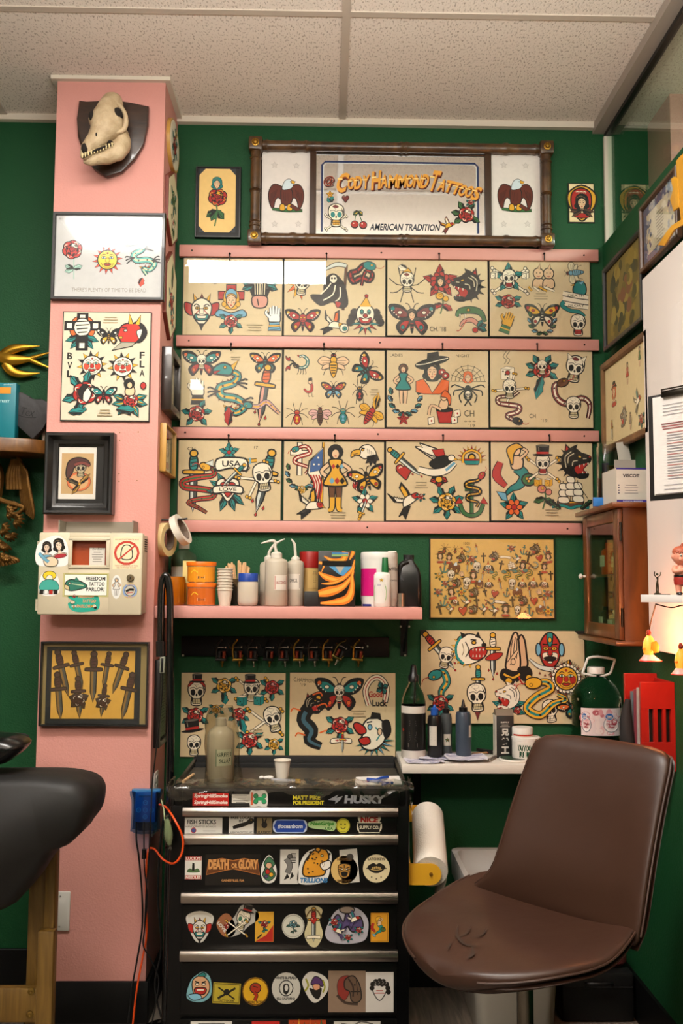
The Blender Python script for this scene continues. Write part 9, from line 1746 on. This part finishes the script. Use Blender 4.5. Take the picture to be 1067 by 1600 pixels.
out = [(-420,1440),(-420,1222),(-150,1216),(0,1214),(56,1214),(95,1217),(119,1224),(134,1237),(139,1257),(135,1281),(124,1303),(106,1322),(84,1333),(72,1348),(43,1390),(0,1428),(-120,1445)]
yc = CAM.y+2.44; q = smooth_closed(out, 3); P0 = [onY(x, y, yc) for x, y in q]; cz = onY(-140,1300, yc)
rings = []
for dy, sc in ((-.02,.86),(0,.95),(.03,1.0),(.08,1.0),(.16,.985),(.22,.95),(.25,.86)):
    rings.append([(cz.x+(p.x-cz.x)*(1-(1-sc)*.35)+.004*nz.noise(Vector((i*.3, dy*30,0))), p.y+dy, cz.z+(p.z-cz.z)*sc*(1-.35*max(0, dy)) + .004*nz.noise(Vector((i*.25, dy*22,4)))) for i, p in enumerate(P0)])
MB().loft(rings).build('draped_cushion', mat('dark_taupe_cover', '#0b0908', .6, var=.25, vscale=5, bump=.35, bscale=12), t, ang=80)
ztp = max(p.z for p in P0)
c = onY(-6,1192, yc+.10); blk = mat('black_vinyl_cushion', '#080808', .25, bump=.3, bscale=14)
q = [(-60,1170),(0,1168),(22,1172),(38,1182),(30,1194),(14,1206),(0,1213),(-60,1218)]; yy = yc+.06; P1 = [onY(x, y, yy) for x, y in smooth_closed(q, 3)]; cc = sum(P1, Vector())/len(P1)
MBp = MB().loft([[(cc.x+(p.x-cc.x)*s_, p.y+dy, cc.z+(p.z-cc.z)*s_) for p in P1] for dy, s_ in ((-.05,.55),(-.035,.85),(0,1),(.05,1),(.09,.85),(.1,.6))]); zl = min(v[2] for v in MBp.v); MBp.v = [(v[0], v[1], v[2]+(ztp-.006-zl)) for v in MBp.v]
tag(MBp.build('vinyl_pillow', blk, ang=80), 'glossy black vinyl pillow lying on the treatment table', 'pillow')
q = [(-60,1155),(0,1152),(24,1154),(32,1160),(28,1169),(0,1176),(-60,1180)]; P1 = [onY(x, y, yy+.16) for x, y in smooth_closed(q, 3)]; cc = sum(P1, Vector())/len(P1)
tag(MB().loft([[(cc.x+(p.x-cc.x)*s_, p.y+dy, cc.z+(p.z-cc.z)*s_) for p in P1] for dy, s_ in ((-.03,.9),(0,1),(.08,1),(.1,.9))]).build('flat_cushion', mat('black_matt_cushion', '#0c0c0c', .6), ang=80), 'flat matt black cushion propped behind the glossy pillow', 'cushion')
# ------------------------------------------------------------------ black tube stand, pouch and cables by the column
Ya = -.33; glossb = mat('glossy_black_tube', '#0a0a0b', .12, spec=.7); ka = (Ya-CAM.y)/F
def pa(px, py, y=Ya): return tuple(onY(px, py, y))
t = thing('black_tube_arm', 'tall glossy black hooked tube standing between the column and tool chest', 'stand', (pa(265,1600)[0], Ya, 0))
b_ = pa(266,1200); MB().tube([(b_[0], Ya, .02), b_, pa(266,1050), pa(266,960), pa(265,925), pa(262,905), pa(258,899), pa(254,908), pa(252,930), pa(251.5,970), pa(251,1010)],.0115,14, sm=3).build('bent_tube', glossb, t)
MB().tube([pa(251,1002), pa(251,1026)],.0145,14).build('end_collar', blackp, t); MB().lathe([(.07,.001),(.07,.012),(.03,.02),(.013,.03)],(b_[0], Ya, 0),28).build('foot', glossb, t)
x0, x1, z0, z1 = rectY(249.5,1026,257.5,1052, Ya-.01); MB().box(x0, x1, Ya-.014, Ya+.008, z0, z1, bev=.003).build('pale_connector', mat('pale_grey_plastic', '#77796a', .4), t); MB().box(x0+.004, x1-.004, Ya-.016, Ya-.013, z0+.004, z1-.004, bev=.001).build('black_switch', blackp, t)
cabm = mat('black_cable', '#0c0b0b', .45); orm = mat('orange_cable', '#d9480f', .4)
def cable(pts, r_, m_, lab, name='power_cable'):
    tag(MB().tube([(onY(p[0], p[1], p[2]) if p[1] < 1590 else onY(p[0], p[1], p[2])) for p in pts], r_, 8, sm=5).build(name, m_), lab, 'cable', 'loose cables by the column')
cable([(254,1052, Ya-.012),(253,1085, Ya),(249,1130, Ya),(243,1180, Ya),(238,1225, Ya),(236,1270, Ya-.02),(233,1330, Ya-.02),(228,1400, Ya-.02),(226,1450, Ya-.02)],.0022, cabm, 'thin black cable hanging from the pale connector of the tube stand')
yk = YC-.03
x0, x1, z0, z1 = rectY(204,1236,249,1302, yk); pch = thing('blue_pouch', 'translucent blue pouch hanging on the column corner holding a small control box', 'pouch', ((x0+x1)/2, YC, z0))
m = MB(); vs = []; fs = []
for j in range(11):
    for i in range(13):
        u, v = i/12, j/10; xx = x0+(x1-x0)*u+(.004 if j > 8 else 0)*(u-.5)*2-.006*math.sin(PI*v)*(u-.5); vs.append((xx, yk-.012+.010*(2*u-1)**2+.002*nz.noise(Vector((u*7, v*7,2))), z0+(z1-z0)*v+.004*nz.noise(Vector((u*6,0,3)))*(1 if j in (0,10) else 0)+(.006*(2*u-1)**2 if j == 0 else 0)))
for j in range(10):
    for i in range(12): q_ = j*13+i; fs.append([q_, q_+1, q_+14, q_+13])
m.add(vs, fs); o = m.build('pouch_film', glass_pane('blue_film', '#86b8e2', .2,1.5), pch, ang=80)
MB().add([(v[0], YC-.0015, v[2]) for v in vs], fs).build('pouch_back', glass_pane('blue_film', '#5f9fd9'), pch, ang=0)
MB().box(x0, x1, YC-.022, YC-.001, z1-.006, z1+.002, bev=.002).build('pouch_hem', mat('blue_hem', '#3d78a8', .4, alpha=.8), pch)
u0, u1, w0, w1 = rectY(211,1238,243,1285, yk); t = thing('control_box', 'small dark blue box with round button symbols inside the blue pouch', 'controller', ((u0+u1)/2, YC-.012, w0)); MB().box(u0, u1, YC-.03, YC-.004, w0, w1, bev=.002).build('box_body', mat('dark_blue_plastic', '#125082', .35), t)
a = Art(); c = Vector(((u0+u1)/2,0,(w0+w1)/2)); a.at(c.x, c.z, 3.0/F)
for x_, y_ in ((0,7),(0,-14),(-10,-4),(10,-4),(0,-4)): a.E(x_, y_, 3.6,3.6, '#3f9ab0', 0, n=12); a.E(x_, y_, 2.6,2.6, '#125082', 0, n=10); a.rect(x_-1.2, x_+1.2, y_-.4, y_+.4, '#3f9ab0')
a.rect(-10,10,15,18, '#14466c'); MB().art(a, BAKE(YC-.0302)).build('button_print', stick, t, ang=0)
for px, lab in ((213, 'left'),(225, 'right')): pass
cable([(213,1284, yk-.0),(213,1312, yk-.01),(217,1340, yk-.01),(222,1400, yk-.01),(222,1450, yk-.01),(214,1500, yk-.01),(206,1545, yk-.02),(200,1600, yk-.03)],.0028, cabm, 'black cable falling from the left of the blue pouch')
cable([(225,1284, yk),(225,1330, yk-.01),(226,1360, yk-.012),(230,1400, yk-.016),(226,1450, yk-.02),(224,1478, yk-.02),(236,1500, yk-.02),(248,1530, yk-.02),(243,1570, yk-.04),(236,1604, yk-.05)],.0022, cabm, 'black cable with ferrite bead falling from the right of the blue pouch')
c = onY(225,1334, yk-.01); tag(MB().tube([(c.x, c.y, c.z+.014),(c.x, c.y, c.z-.014)],.0068,12).build('ferrite_bead', blackp), 'black ferrite bead on the right-hand pouch cable', 'bead')
cable([(249,1257, yk-.012),(260,1262,-.50),(274,1283,-.57),(285,1308,-.575),(284,1333,-.575),(272,1349,-.57),(255,1343,-.50),(240,1326, yk-.01),(230,1335, yk),(228,1400, yk-.004),(229,1460, yk-.006),(222,1500, yk-.01),(213,1550, yk-.02),(207,1605, yk-.03)],.003, orm, 'bright orange cable looping beside the tool chest and down to the floor')
cable([(262,1030,-.29),(270,1180,-.28),(252,1300,-.29),(247,1400,-.3),(252,1480,-.3),(242,1540,-.31),(252,1590,-.33)],.003, cabm, 'black cable running down the shadowed gap by the tool chest')
# sockets on the side of the column
wps = mat('white_plastic', '#cfcac2')
for i, (ya, yb3, za_, zb_, lab) in enumerate(((-.215,-.145,1206,1238, 'upper white socket plate on the side of the column above the pouch'),(-.225,-.155,1262,1302, 'lower white socket plate on column side behind the orange cable'))):
    z1 = onY(250, za_, -.18).z; z0 = onY(250, zb_, -.18).z; sp = thing('socket_plate', lab, 'socket', (XS, (ya+yb3)/2, z0)); MB().box(XS, XS+.006, ya, yb3, z0, z1, bev=.002).build('plate', wps, sp)
    for zz in (.3,.7): q_ = MB().box(XS+.006, XS+.0085,(ya+yb3)/2-.015,(ya+yb3)/2+.015, z0+(z1-z0)*zz-.010, z0+(z1-z0)*zz+.010, bev=.001).build('outlet', wps, sp); MB().box(XS+.0084, XS+.009,(ya+yb3)/2-.007,(ya+yb3)/2-.005, z0+(z1-z0)*zz-.004, z0+(z1-z0)*zz+.004).build('outlet_slot', dark, q_, ang=0); MB().box(XS+.0084, XS+.009,(ya+yb3)/2+.005,(ya+yb3)/2+.007, z0+(z1-z0)*zz-.004, z0+(z1-z0)*zz+.004).build('outlet_slot', dark, q_, ang=0)
# plastic wrapped plug
c = onY(262,1300,-.575); t = thing('wrapped_plug', 'greenish white plug wrapped in clear film dangling inside the orange loop', 'plug', tuple(c)); wg = mat('green_white_plastic', '#8fa07a', .3)
MB().tube([(c.x-.004, c.y, c.z+.035),(c.x, c.y, c.z+.015),(c.x+.003, c.y, c.z-.012),(c.x+.006, c.y, c.z-.035)],[.006,.010,.012,.005],10, sm=3).build('plug_body', wg, t)
MB().tube([(c.x-.005, c.y, c.z+.045),(c.x, c.y, c.z+.016),(c.x+.003, c.y, c.z-.015),(c.x+.009, c.y, c.z-.05)],[.009,.014,.016,.004],7).build('film_wrap', film, t); cable([(257,1282,-.575),(256,1266,-.52),(252,1250,-.40)],.002, wg, 'pale cord leading up from the film-wrapped plug', 'plug_cord')
